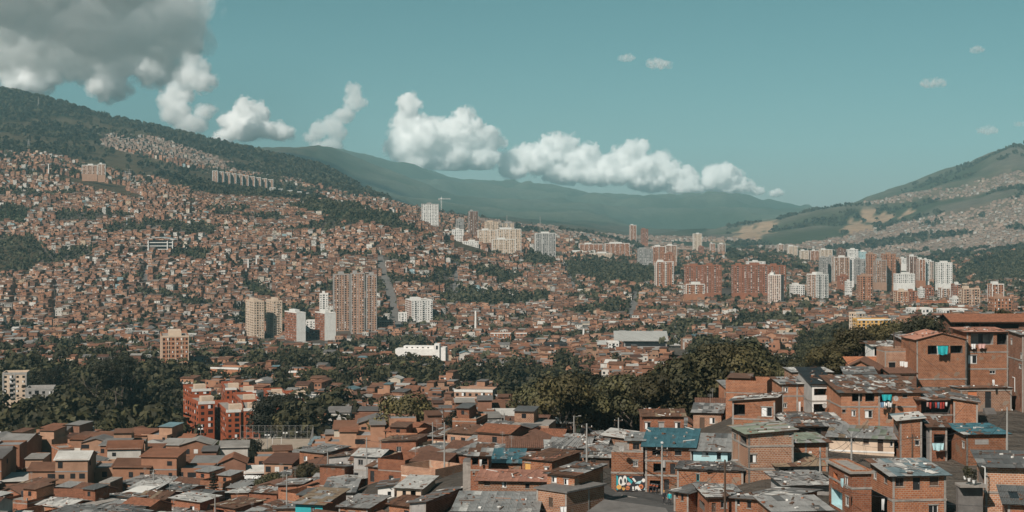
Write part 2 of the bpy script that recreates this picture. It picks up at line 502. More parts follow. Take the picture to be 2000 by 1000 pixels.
simple('sand', (0.33, 0.26, 0.20), 0.95, 0.2, 0.4)
simple('asphalt_pale', (0.15, 0.135, 0.125), 0.92, 0.35, 0.5, dirt=0.3)
simple('skin', (0.42, 0.24, 0.165), 0.6, 0.05, 4.0)
m, t, b = nt('glass_dark')
b.inputs['Base Color'].default_value = (0.018, 0.020, 0.022, 1)
b.inputs['Roughness'].default_value = 0.15
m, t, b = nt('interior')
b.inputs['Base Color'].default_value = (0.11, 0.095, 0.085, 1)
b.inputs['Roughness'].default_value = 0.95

def sheet_mat(name, c, rust=0.3, rough=0.6, metal=0.0, waves=11.0):
    """corrugated roofing: ribs run down the slope (local v), 1 UV unit = 1 m"""
    m, t, b = nt(name)
    tc = N(t, 'ShaderNodeTexCoord')
    uv = N(t, 'ShaderNodeUVMap')
    oi = N(t, 'ShaderNodeObjectInfo')
    add = N(t, 'ShaderNodeVectorMath', operation='ADD')
    sc3 = N(t, 'ShaderNodeVectorMath', operation='SCALE')
    comb = N(t, 'ShaderNodeCombineXYZ')
    for s_ in ('X', 'Y', 'Z'):
        t.links.new(oi.outputs['Random'], comb.inputs[s_])
    t.links.new(comb.outputs[0], sc3.inputs[0]); sc3.inputs['Scale'].default_value = 37.0
    t.links.new(uv.outputs['UV'], add.inputs[0]); t.links.new(sc3.outputs[0], add.inputs[1])
    mp = N(t, 'ShaderNodeMapping'); mp.inputs['Scale'].default_value = (1.0, 0.35, 1.0)
    t.links.new(add.outputs[0], mp.inputs['Vector'])
    f = noise_fac(t, 1.5, 7, 0.75, vec=mp.outputs[0])
    lo = tuple(x * 0.62 for x in c); hi = tuple(min(1, x * 1.2) for x in c)
    r = ramp(t, [(0.28, lo), (0.72, hi)])
    t.links.new(f, r.inputs['Fac'])
    f2 = noise_fac(t, 0.9, 8, 0.7, vec=mp.outputs[0])
    r2 = ramp(t, [(0.62 - rust * 0.35, (0, 0, 0)), (0.74 - rust * 0.3, (1, 1, 1))])
    t.links.new(f2, r2.inputs['Fac'])
    c_ = mixc(t, r2.outputs['Color'], r.outputs['Color'], (0.115, 0.055, 0.032))
    br = N(t, 'ShaderNodeMath', operation='MULTIPLY_ADD')
    t.links.new(oi.outputs['Random'], br.inputs[0]); br.inputs[1].default_value = 0.28; br.inputs[2].default_value = 0.84
    cc = N(t, 'ShaderNodeCombineColor')
    for s_ in ('Red', 'Green', 'Blue'):
        t.links.new(br.outputs[0], cc.inputs[s_])
    c_ = mixc(t, 1.0, c_, cc.outputs[0], 'MULTIPLY')
    t.links.new(c_, b.inputs['Base Color'])
    b.inputs['Roughness'].default_value = rough
    b.inputs['Metallic'].default_value = metal
    w = N(t, 'ShaderNodeTexWave', wave_type='BANDS', bands_direction='X')
    w.inputs['Scale'].default_value = 2.1
    t.links.new(uv.outputs['UV'], w.inputs['Vector'])
    bump(t, b, w.outputs['Fac'], 0.7, 0.05)
    return m
sheet_mat('tin_grey', (0.30, 0.285, 0.27), 0.12, 0.55)
sheet_mat('tin_light', (0.52, 0.495, 0.46), 0.10, 0.6)
sheet_mat('tin_dark', (0.13, 0.125, 0.12), 0.15, 0.6)
sheet_mat('tin_rust', (0.17, 0.085, 0.050), 0.6, 0.8)
sheet_mat('tin_pink', (0.40, 0.185, 0.125), 0.10, 0.8)
sheet_mat('tin_tan', (0.26, 0.185, 0.12), 0.15, 0.8)
sheet_mat('tin_blue', (0.062, 0.155, 0.185), 0.05, 0.5)
sheet_mat('tin_bluegrey', (0.175, 0.225, 0.24), 0.1, 0.5)
sheet_mat('tin_green', (0.21, 0.235, 0.18), 0.15, 0.7)
sheet_mat('tin_black', (0.022, 0.026, 0.028), 0.0, 0.5)
sheet_mat('tin_white', (0.72, 0.70, 0.67), 0.02, 0.6)
simple('tile_clay', (0.25, 0.098, 0.052), 0.85, 0.5, 1.6, bmp=0.4)
simple('tile_dark', (0.145, 0.068, 0.042), 0.88, 0.5, 1.6, bmp=0.4)
simple('tile_bright', (0.40, 0.150, 0.07), 0.85, 0.4, 1.6, bmp=0.4)

# many-house meshes: base colour of each wall and roof is a vertex attribute
m, t, b = nt('house_paint')
va = N(t, 'ShaderNodeVertexColor', layer_name='tint')
f = noise_fac(t, 0.28, 6, 0.75)
r = ramp(t, [(0.3, (0.62, 0.60, 0.58)), (0.7, (1.2, 1.2, 1.2))])
t.links.new(f, r.inputs['Fac'])
c = mixc(t, 0.8, va.outputs['Color'], r.outputs['Color'], 'MULTIPLY')
t.links.new(c, b.inputs['Base Color'])
b.inputs['Roughness'].default_value = 0.9
b.inputs['Specular IOR Level'].default_value = 0.2

# foliage
def leaf_mat(name, c1, c2):
    m, t, b = nt(name)
    oi = N(t, 'ShaderNodeObjectInfo')
    va = N(t, 'ShaderNodeVertexColor', layer_name='tint')
    f = noise_fac(t, 0.35, 4, 0.6, coord='Object')
    r = ramp(t, [(0.3, c1), (0.7, c2)])
    t.links.new(f, r.inputs['Fac'])
    mul = N(t, 'ShaderNodeMath', operation='MULTIPLY_ADD')
    t.links.new(oi.outputs['Random'], mul.inputs[0]); mul.inputs[1].default_value = 1.0; mul.inputs[2].default_value = 0.5
    cc = N(t, 'ShaderNodeCombineColor')
    for s_ in ('Red', 'Green', 'Blue'):
        t.links.new(mul.outputs[0], cc.inputs[s_])
    c = mixc(t, 1.0, r.outputs['Color'], cc.outputs[0], 'MULTIPLY')
    c = mixc(t, 1.0, c, va.outputs['Color'], 'MULTIPLY')
    t.links.new(c, b.inputs['Base Color'])
    b.inputs['Roughness'].default_value = 0.7
    b.inputs['Specular IOR Level'].default_value = 0.25
    return m
leaf_mat('leaf_green', (0.030, 0.030, 0.014), (0.088, 0.076, 0.034))
leaf_mat('leaf_dark', (0.016, 0.017, 0.010), (0.036, 0.034, 0.017))
leaf_mat('leaf_mid', (0.022, 0.022, 0.012), (0.056, 0.050, 0.025))
leaf_mat('leaf_olive', (0.050, 0.042, 0.018), (0.115, 0.092, 0.040))
leaf_mat('leaf_dry', (0.16, 0.11, 0.075), (0.26, 0.19, 0.14))
simple('bark', (0.12, 0.09, 0.07), 0.95, 0.4, 1.5)
simple('bark_pale', (0.32, 0.27, 0.22), 0.95, 0.3, 1.5)
# ------------------------------------------------------------------ plan of streets, houses and trees
STREETS = [  # centre lines in the photograph, half width in metres
 ([(30,560),(28,600),(22,640)], 4), ([(112,555),(108,590),(104,640)], 5), ([(405,560),(398,590),(392,620)], 4), ([(287,520),(285,560),(280,600)], 4),
 ([(740,500),(752,540),(765,580),(772,625),(780,655)], 7), ([(893,508),(890,540),(888,575),(886,610)], 5),
 ([(1102,515),(1112,545),(1122,570)], 6), ([(1243,570),(1238,600),(1230,640)], 6), ([(850,690),(900,730),(1000,790)], 5),
 ([(640,850),(740,800),(860,770),(960,720)], 4), ([(300,960),(420,900),(560,885)], 4), ([(1480,600),(1560,625)], 6), ([(10,525),(140,542),(290,532),(440,548)], 3.5), ([(450,472),(600,492),(735,502),(880,510)], 3.5), ([(70,442),(250,428),(430,442),(600,440)], 3.5), ([(60,600),(260,590),(470,600)], 3.5), ([(520,560),(640,545),(800,555)], 3.5),
]
def ray_ground(px, py):
    """first ground point seen at that place of the photograph"""
    u = (px - 1000) / F
    Y = np.exp(lys)
    z = ground(u * Y, Y)
    pp = HZ - F * z / Y
    hit = np.where(pp <= py)[0]
    i = hit[0] if len(hit) else len(Y) - 1
    if i > 0:
        a = (pp[i - 1] - py) / max(pp[i - 1] - pp[i], 1e-6)
        yy = Y[i - 1] * (1 - a) + Y[i] * a
    else:
        yy = Y[0]
    return np.array([u * yy, yy])
street_lines = []
for pts, hw in STREETS:
    street_lines.append((np.array([ray_ground(*p) for p in pts]), hw))
def on_street(x, y):
    m = np.zeros(len(x), bool)
    for pl, hw in street_lines:
        for a, b_ in zip(pl[:-1], pl[1:]):
            d = b_ - a; L = max(float(d @ d), 1e-6)
            t_ = np.clip(((x - a[0]) * d[0] + (y - a[1]) * d[1]) / L, 0, 1)
            m |= np.hypot(x - a[0] - t_ * d[0], y - a[1] - t_ * d[1]) < hw
    return m

OCC = []      # footprints of things built one by one: (x, y, radius)
def free_of(x, y, pad):
    m = np.ones(len(x), bool)
    for ox, oy, r in OCC:
        m &= np.hypot(x - ox, y - oy) > (r + pad)
    return m
# ------------------------------------------------------------------ mesh collector and house builder
class MB:
    def __init__(s):
        s.v = []; s.f = []; s.m = []; s.uv = []; s.mats = []
    def mi(s, mat):
        if mat not in s.mats:
            s.mats.append(mat)
        return s.mats.index(mat)
    def poly(s, pts, mat, uv=None):
        i = len(s.v)
        s.v += [tuple(p) for p in pts]
        s.f.append(tuple(range(i, i + len(pts))))
        s.m.append(s.mi(mat))
        s.uv += list(uv) if uv else [(p[0] + p[1] * .7, p[2]) for p in pts]
    def box(s, x0, x1, y0, y1, z0, z1, mat, skip=''):
        P = [(x0, y0, z0), (x1, y0, z0), (x1, y1, z0), (x0, y1, z0), (x0, y0, z1), (x1, y0, z1), (x1, y1, z1), (x0, y1, z1)]
        for k_, f in (('f', (0, 1, 5, 4)), ('r', (1, 2, 6, 5)), ('b', (2, 3, 7, 6)), ('l', (3, 0, 4, 7)), ('t', (4, 5, 6, 7)), ('d', (3, 2, 1, 0))):
            if k_ not in skip:
                s.poly([P[i] for i in f], mat)
    def obox(s, O, ex, ey, ez, mat):
        """box from a corner and three edge vectors"""
        O, ex, ey, ez = map(Vector, (O, ex, ey, ez))
        P = [O, O + ex, O + ex + ey, O + ey, O + ez, O + ex + ez, O + ex + ey + ez, O + ey + ez]
        for f in ((0, 1, 5, 4), (1, 2, 6, 5), (2, 3, 7, 6), (3, 0, 4, 7), (4, 5, 6, 7), (3, 2, 1, 0)):
            s.poly([P[i] for i in f], mat)
    def tube(s, a, b_, r0, r1, mat, n=8, cap=True):
        a, b_ = Vector(a), Vector(b_)
        d = (b_ - a).normalized()
        x = d.orthogonal().normalized(); y = d.cross(x)
        A = [a + (x * math.cos(6.2832 * i / n) + y * math.sin(6.2832 * i / n)) * r0 for i in range(n)]
        B = [b_ + (x * math.cos(6.2832 * i / n) + y * math.sin(6.2832 * i / n)) * r1 for i in range(n)]
        for i in range(n):
            j = (i + 1) % n
            s.poly([A[i], A[j], B[j], B[i]], mat)
        if cap:
            s.poly(B, mat); s.poly(A[::-1], mat)
    def build(s, name, parent=None, smooth=False):
        me = bpy.data.meshes.new(name)
        me.from_pydata(s.v, [], s.f)
        for mm in s.mats:
            me.materials.append(MATS[mm])
        me.polygons.foreach_set('material_index', s.m)
        l = me.uv_layers.new(name='UVMap')
        l.data.foreach_set('uv', np.array(s.uv, np.float32).ravel())
        if smooth:
            me.polygons.foreach_set('use_smooth', [True] * len(s.f))
        me.update()
        o = bpy.data.objects.new(name, me)
        return link(o, parent)

SHEETS = {}
def sheet_mesh(mat, wave=True):
    if (mat, wave) in SHEETS:
        return SHEETS[(mat, wave)]
    mb = MB()
    n = 12
    for i in range(n):
        x0, x1 = -.5 + i / n, -.5 + (i + 1) / n
        z0, z1 = (0.5 if i % 2 else -0.5), (-0.5 if i % 2 else 0.5)
        mb.poly([(x0, -.5, z0), (x1, -.5, z1), (x1, .5, z1), (x0, .5, z0)], mat,
                [((x0 + .5) * .95, 0), ((x1 + .5) * .95, 0), ((x1 + .5) * .95, 2.3), ((x0 + .5) * .95, 2.3)])
    me = bpy.data.meshes.new('roof_sheet')
    me.from_pydata(mb.v, [], mb.f)
    me.materials.append(MATS[mat])
    me.uv_layers.new(name='UVMap').data.foreach_set('uv', np.array(mb.uv, np.float32).ravel())
    me.update()
    SHEETS[(mat, wave)] = me
    return me

def pick(rr, mats):
    if isinstance(mats, str):
        return mats
    ks = list(mats.keys()); ws = list(mats.values())
    return rr.choices(ks, ws)[0]

def sheet_roof(root, O, ea, eb, A, B, mats, rr, detail=True, size=(0.95, 2.3), patch=0.0, mess=1.0, name='roof'):
    """a slope laid with corrugated sheets; O lowest corner, ea along the eave, eb up the slope"""
    O, ea, eb = Vector(O), Vector(ea).normalized(), Vector(eb).normalized()
    nrm = ea.cross(eb).normalized()
    if nrm.z < 0: nrm = -nrm
    deck = MB()
    # boarding under the sheets carries them
    deck.obox(O - nrm * 0.10, ea * A, eb * B, nrm * 0.07, 'wood_dark')
    roof = deck.build(name, root)
    na, nb = max(1, round(A / size[0])), max(1, round(B / size[1]))
    sa, sb = A / na, B / nb
    def put(a, b_, la, lb, rot, lift, mat, tilt=0.0):
        ca, sa_ = math.cos(rot), math.sin(rot)
        xa = ea * ca + eb * sa_; xb = eb * ca - ea * sa_
        xb = (xb + nrm * tilt).normalized(); nn = xa.cross(xb).normalized()
        if nn.z < 0: nn = -nn
        p = O + ea * a + eb * b_ + nrm * lift
        M = Matrix(((xa.x * la, xb.x * lb, nn.x * .035, p.x), (xa.y * la, xb.y * lb, nn.y * .035, p.y), (xa.z * la, xb.z * lb, nn.z * .035, p.z), (0, 0, 0, 1)))
        if detail:
            o = bpy.data.objects.new('roof_sheet', sheet_mesh(mat))
            o.matrix_local = M
            link(o, roof)
        else:
            mb2.poly([M @ Vector(q_) for q_ in ((-.5, -.5, 0), (.5, -.5, 0), (.5, .5, 0), (-.5, .5, 0))], mat, [(a, b_), (a + la, b_), (a + la, b_ + lb), (a, b_ + lb)])
    mb2 = MB()
    base = pick(rr, mats)
    for i in range(na):
        for j in range(nb):
            m_ = pick(rr, mats) if rr.random() < 0.42 + 0.5 * min(patch, .8) else base
            put((i + .5) * sa, (j + .5) * sb, sa * 1.06, sb * (1.06 + .05 * rr.random()), rr.uniform(-.015, .015) * mess, 0.012 * j + rr.uniform(.0, .03) * mess, m_, rr.uniform(-.02, .008) * mess)
    for k_ in range(int(patch * na * nb)):
        put(rr.uniform(.08, .92) * A, rr.uniform(.08, .92) * B, rr.uniform(.5, 1.1), rr.uniform(.7, 2.2), rr.uniform(-.5, .5) * mess, rr.uniform(.09, .13), pick(rr, mats), rr.uniform(-.02, .02))
    if not detail:
        mb2.build('sheeting', roof)
    db = MB()                                  # stones, bricks, planks and scrap that hold the sheets down
    for k_ in range(int(A * B * (.30 if detail else .24) * min(1.6, .5 + mess * .5))):
        p = O + ea * rr.uniform(.05, .95) * A + eb * rr.uniform(.05, .95) * B + nrm * .05
        an = rr.uniform(0, 3.14); la, lb, lh = (rr.uniform(.2, .45), rr.uniform(.15, .3), rr.uniform(.08, .2)) if rr.random() < .7 else (rr.uniform(.9, 2.2), rr.uniform(.08, .2), .06)
        xa = (ea * math.cos(an) + eb * math.sin(an)) * la; xb = (eb * math.cos(an) - ea * math.sin(an)) * lb
        db.obox(p, xa, xb, nrm * lh, rr.choice(['concrete', 'wood_dark', 'brick_red', 'plaster_white', 'tin_rust', 'concrete_dark']))
    if db.f:
        o = db.build('roof_debris', roof); o['kind'] = 'stuff'
    return roof

def tile_roof(root, O, ea, eb, A, B, mat, rr, pitch=0.32, name='roof'):
    O, ea, eb = Vector(O), Vector(ea).normalized(), Vector(eb).normalized()
    nrm = ea.cross(eb).normalized()
    if nrm.z < 0: nrm = -nrm
    mb = MB()
    mb.obox(O - nrm * 0.12, ea * A, eb * B, nrm * 0.09, 'wood_dark')
    n = max(2, int(A / pitch)); st = A / n
    prof = [(0, 0.0), (.3, .08), (.7, .08), (1.0, 0.0)]
    nb = max(1, int(B / 2.6))
    for i in range(n):
        for j in range(nb):
            b0, b1 = B * j / nb, B * (j + 1) / nb + .05
            l0 = rr.uniform(0, .02)
            for (p0, h0), (p1, h1) in zip(prof[:-1], prof[1:]):
                q_ = [O + ea * (st * (i + p0)) + eb * b0 + nrm * (h0 + .03 + l0), O + ea * (st * (i + p1)) + eb * b0 + nrm * (h1 + .03 + l0),
                      O + ea * (st * (i + p1)) + eb * b1 + nrm * (h1 + l0), O + ea * (st * (i + p0)) + eb * b1 + nrm * (h0 + l0)]
                mb.poly(q_, mat)
    return mb.build(name, root)

FACES = {'front': ((0, 0), (1, 0), (0, -1)), 'right': ((1, 0), (0, 1), (1, 0)), 'back': ((1, 1), (-1, 0), (0, 1)), 'left': ((0, 1), (0, -1), (-1, 0))}

def build_house(root, w, d, h, ext, wall, openings=None, roof=None, slabs=(), cols=None, seed=0, detail=True, mats=None, slab_mat='concrete'):
    rr = random.Random(seed)
    openings = openings or {}; mats = mats or {}; cols = cols or {}
    wm = MB()
    def frame(face):
        o, u, n = FACES[face]
        O = Vector((o[0] * w, o[1] * d, 0)); U = Vector((u[0], u[1], 0)); Nn = Vector((n[0], n[1], 0))
        return O, U, Nn, (w if u[0] else d)
    uoff = rr.uniform(0, 5)
    if detail and wall.startswith('brick') and rr.random() < .55:
        cols = dict(cols); cols['front'] = list(cols.get('front', [])) + [.14, w - .14]
    for face in FACES:
        O, U, Nn, L = frame(face)
        mt = mats.get(face, wall)
        ops = [(max(.05, min(a, L - .25)), min(L - .05, max(b_, .3)), max(z0, -ext + .1), min(z1, h - .05), *rest) for a, b_, z0, z1, *rest in openings.get(face, [])]
        ops = [o_ for o_ in ops if o_[1] > o_[0] + .1 and o_[3] > o_[2] + .1]
        us_ = sorted({0.0, L, *[x for o_ in ops for x in o_[:2]]}); zs = sorted({-ext, h, *[x for o_ in ops for x in o_[2:4]]})
        P = lambda t_, z_, n_=0.0: O + U * t_ + Nn * n_ + Vector((0, 0, z_))
        for a, b_ in zip(us_[:-1], us_[1:]):
            for z0, z1 in zip(zs[:-1], zs[1:]):
                mu, mz = (a + b_) / 2, (z0 + z1) / 2
                if any(o_[0] < mu < o_[1] and o_[2] < mz < o_[3] for o_ in ops):
                    continue
                wm.poly([P(a, z0), P(b_, z0), P(b_, z1), P(a, z1)], mt, [(a + uoff, z0), (b_ + uoff, z0), (b_ + uoff, z1), (a + uoff, z1)])
        for a, b_, z0, z1, kind, *opt in ops:
            dp = 0.22
            rm = 'concrete' if mt.startswith('brick') else mt
            inner = kind == 'open'
            if inner: dp = min(2.4, 0.45 * (d if face in ('front', 'back') else w))
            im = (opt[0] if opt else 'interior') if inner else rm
            q0 = [(a, z0), (b_, z0), (b_, z1), (a, z1)]
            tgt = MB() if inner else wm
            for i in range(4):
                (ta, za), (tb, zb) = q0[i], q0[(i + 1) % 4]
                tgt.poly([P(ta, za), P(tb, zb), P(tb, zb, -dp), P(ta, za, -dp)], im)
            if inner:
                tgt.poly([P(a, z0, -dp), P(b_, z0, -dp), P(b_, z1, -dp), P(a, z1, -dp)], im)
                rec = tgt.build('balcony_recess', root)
                # a door and a window in the back wall of the recess
                if b_ - a > 1.6:
                    dm = MB(); xx = a + (b_ - a) * rr.uniform(.15, .6)
                    dm.obox(P(xx, z0, -dp + .04), U * .85, Vector((0, 0, min(2.0, (z1 - z0) * .85))), Nn * -.03, 'glass_dark')
                    dm.build('door', rec)
                continue
            wd, ht = b_ - a, z1 - z0
            if kind in ('win', 'curtain', 'grille', 'shutter'):
                fm = MB(); fw = 0.06; fmat = opt[0] if opt else rr.choice(['frame_white', 'frame_brown', 'metal_dark', 'plaster_grey'])
                def bar(ta, tb, za, zb, nn=-.10, th=.05):
                    fm.obox(P(ta, za, nn), U * (tb - ta), Vector((0, 0, zb - za)), Nn * -th, fmat)
                bar(a, a + fw, z0, z1); bar(b_ - fw, b_, z0, z1); bar(a + fw, b_ - fw, z1 - fw, z1); bar(a + fw, b_ - fw, z0, z0 + fw)
                if wd > .7: bar((a + b_) / 2 - .03, (a + b_) / 2 + .03, z0 + fw, z1 - fw, -.105, .04)
                if kind == 'grille':
                    for k_ in range(1, 6): bar(a + wd * k_ / 6 - .012, a + wd * k_ / 6 + .012, z0 + fw, z1 - fw, -.06, .02)
                win = fm.build('window', root)
                pm = MB(); pm.poly([P(a, z0, -.13), P(b_, z0, -.13), P(b_, z1, -.13), P(a, z1, -.13)], 'glass_dark' if kind != 'shutter' else fmat); pm.build('pane', win)
                if kind == 'curtain':
                    cm = MB(); s_ = rr.choice((0, 1)); a0 = a + fw if s_ == 0 else a + wd * .5
                    for k_ in range(5):
                        t0, t1 = a0 + wd * .42 * k_ / 5, a0 + wd * .42 * (k_ + 1) / 5
                        n0, n1 = (-.125, -.108) if k_ % 2 else (-.108, -.125)
                        cm.poly([P(t0, z0 + fw, n0), P(t1, z0 + fw, n1), P(t1, z1 - fw, n1), P(t0, z1 - fw, n0)], 'cloth_white')
                    cm.build('curtain', win)
                sm = MB(); sm.obox(P(a - .08, z0 - .10, .05), U * (wd + .16), Vector((0, 0, .09)), Nn * -.12, 'concrete'); sm.build('window_sill', root)
                if detail:
                    lm = MB(); lm.obox(P(a - .12, z1 + .01, .025), U * (wd + .24), Vector((0, 0, .16)), Nn * -.1, 'concrete'); lm.build('lintel', root)
            elif kind == 'door':
                dm = MB(); dmat = opt[0] if opt else rr.choice(['metal_dark', 'wood_dark', 'frame_brown'])
                dm.obox(P(a, z0, -.12), U * wd, Vector((0, 0, ht)), Nn * -.05, dmat)
                do = dm.build('door', root)
                hm = MB(); hm.obox(P(b_ - .16, z0 + ht * .48, -.07), U * .05, Vector((0, 0, .14)), Nn * -.05, 'metal_pole'); hm.build('handle', do)
            elif kind == 'block':
                nn_, mm_ = max(3, int(wd / .2)), max(2, int(ht / .2))
                for i in range(nn_):
                    for j in range(mm_):
                        bm_ = MB(); bm_.obox(P(a + wd * (i + .08) / nn_, z0 + ht * (j + .08) / mm_, -.04), U * (wd * .84 / nn_), Vector((0, 0, ht * .84 / mm_)), Nn * -.1, 'plaster_grey'); bm_.build('glass_block', root)
                bm_ = MB(); bm_.poly([P(a, z0, -.15), P(b_, z0, -.15), P(b_, z1, -.15), P(a, z1, -.15)], 'concrete'); bm_.build('mortar_bed', root)
    # gables and wedges under the roof
    rk = roof.get('kind', 'shed') if roof else 'none'
    ov = roof.get('over', 0.45) if roof else 0
    rise = roof.get('rise', 0.6) * roof.get('k', .45) if roof else 0
    hi = roof.get('hi', 'back') if roof else 'back'
    pt = roof.get('patch', 0.0) if roof else 0
    ms = roof.get('mats', {'tin_grey': 1}) if roof else {}
    mess = roof.get('mess', 1.0) if roof else 1
    uvq = lambda pts: [(p[0] + p[1], p[2]) for p in pts]
    C4 = {'fl': (0, 0), 'fr': (w, 0), 'br': (w, d), 'bl': (0, d)}
    def lay(O, ea, eb, A, B):
        if isinstance(ms, str) and ms.startswith('tile'):
            return tile_roof(root, O, ea, eb, A, B, ms, rr)
        return sheet_roof(root, O, ea, eb, A, B, ms, rr, detail=detail, patch=pt, mess=mess)
    if rk == 'shed':
        zt = {'fl': h, 'fr': h, 'br': h, 'bl': h}
        for k_ in {'back': ('br', 'bl'), 'front': ('fl', 'fr'), 'left': ('fl', 'bl'), 'right': ('fr', 'br')}[hi]:
            zt[k_] = h + rise
        for a, b_, fc in (('fl', 'fr', 'front'), ('fr', 'br', 'right'), ('br', 'bl', 'back'), ('bl', 'fl', 'left')):
            if zt[a] > h or zt[b_] > h:
                A_, B_ = C4[a], C4[b_]
                pts = [(A_[0], A_[1], h), (B_[0], B_[1], h)]
                if zt[b_] > h: pts.append((B_[0], B_[1], zt[b_]))
                if zt[a] > h: pts.append((A_[0], A_[1], zt[a]))
                wm.poly(pts, mats.get(fc, wall), uvq(pts))
        if hi in ('back', 'front'):
            sl = rise / d; k_ = math.sqrt(1 + sl * sl); sgn = 1 if hi == 'back' else -1
            y0 = -ov if hi == 'back' else d + ov
            lay((-ov, y0, h - ov * sl + .12), (1, 0, 0), (0, sgn, sl), w + 2 * ov, (d + 2 * ov) * k_)
        else:
            sl = rise / w; k_ = math.sqrt(1 + sl * sl); sgn = 1 if hi == 'right' else -1
            x0 = -ov if hi == 'right' else w + ov
            lay((x0, -ov, h - ov * sl + .12), (0, 1, 0), (sgn, 0, sl), d + 2 * ov, (w + 2 * ov) * k_)
    elif rk == 'gable':
        if roof.get('ridge', 'x') == 'x':      # ridge along the front
            sl = rise / (d / 2); k_ = math.sqrt(1 + sl * sl)
            for fc, x in (('left', 0), ('right', w)):
                pts = [(x, 0, h), (x, d, h), (x, d / 2, h + rise)]
                wm.poly(pts if fc == 'right' else pts[::-1], mats.get(fc, wall), uvq(pts if fc == 'right' else pts[::-1]))
            lay((-ov, -ov, h - ov * sl + .12), (1, 0, 0), (0, 1, sl), w + 2 * ov, (d / 2 + ov) * k_)
            lay((-ov, d + ov, h - ov * sl + .12), (1, 0, 0), (0, -1, sl), w + 2 * ov, (d / 2 + ov) * k_)
        else:
            sl = rise / (w / 2); k_ = math.sqrt(1 + sl * sl)
            for fc, y in (('front', 0), ('back', d)):
                pts = [(0, y, h), (w, y, h), (w / 2, y, h + rise)]
                wm.poly(pts if fc == 'front' else pts[::-1], mats.get(fc, wall), uvq(pts if fc == 'front' else pts[::-1]))
            lay((-ov, -ov, h - ov * sl + .12), (0, 1, 0), (1, 0, sl), d + 2 * ov, (w / 2 + ov) * k_)
            lay((w + ov, -ov, h - ov * sl + .12), (0, 1, 0), (-1, 0, sl), d + 2 * ov, (w / 2 + ov) * k_)
    elif rk == 'flat':
        fm = MB(); fm.box(-ov, w + ov, -ov, d + ov, h, h + .22, roof.get('mat', 'concrete'))
        fo = fm.build('roof_slab', root)
        pr = roof.get('parapet', 0.0)
        if pr:
            pm = MB(); pw = roof.get('pmat', wall); z0 = h + .222; z1 = h + .22 + pr
            pm.box(0, w, 0, .15, z0, z1, pw); pm.box(0, w, d - .15, d, z0, z1, pw); pm.box(0, .15, .15, d - .15, z0, z1, pw); pm.box(w - .15, w, .15, d - .15, z0, z1, pw)
            pm.build('parapet', root)
        if roof.get('rods'):
            for (x, y) in ((.3, .3), (w - .3, .3), (.3, d - .3), (w - .3, d - .3)):
                rm_ = MB(); rm_.box(x - .15, x + .15, y - .15, y + .15, h + .225, h + .22 + rr.uniform(.4, 1.1), 'concrete'); rm_.build('column_stub', root)
    elif rk == 'open':
        pass
    wm.build('wall', root)
    for i, z in enumerate(slabs):
        sm = MB(); e = .06
        sm.box(-e, w + e, -e, 0, z, z + .24, slab_mat); sm.box(-e, w + e, d, d + e, z, z + .24, slab_mat)
        sm.box(-e, 0, 0, d, z, z + .24, slab_mat); sm.box(w, w + e, 0, d, z, z + .24, slab_mat)
        sm.build('floor_slab', root)
    for face, ts in cols.items():
        O, U, Nn, L = frame(face)
        for t_ in ts:
            t_ = max(.14, min(L - .14, t_))
            cm = MB(); cm.obox(O + U * (t_ - .13) + Nn * .03 + Vector((0, 0, -ext)), U * .26, Vector((0, 0, h + ext)), Nn * -.03, 'concrete'); cm.build('column', root)
    return root

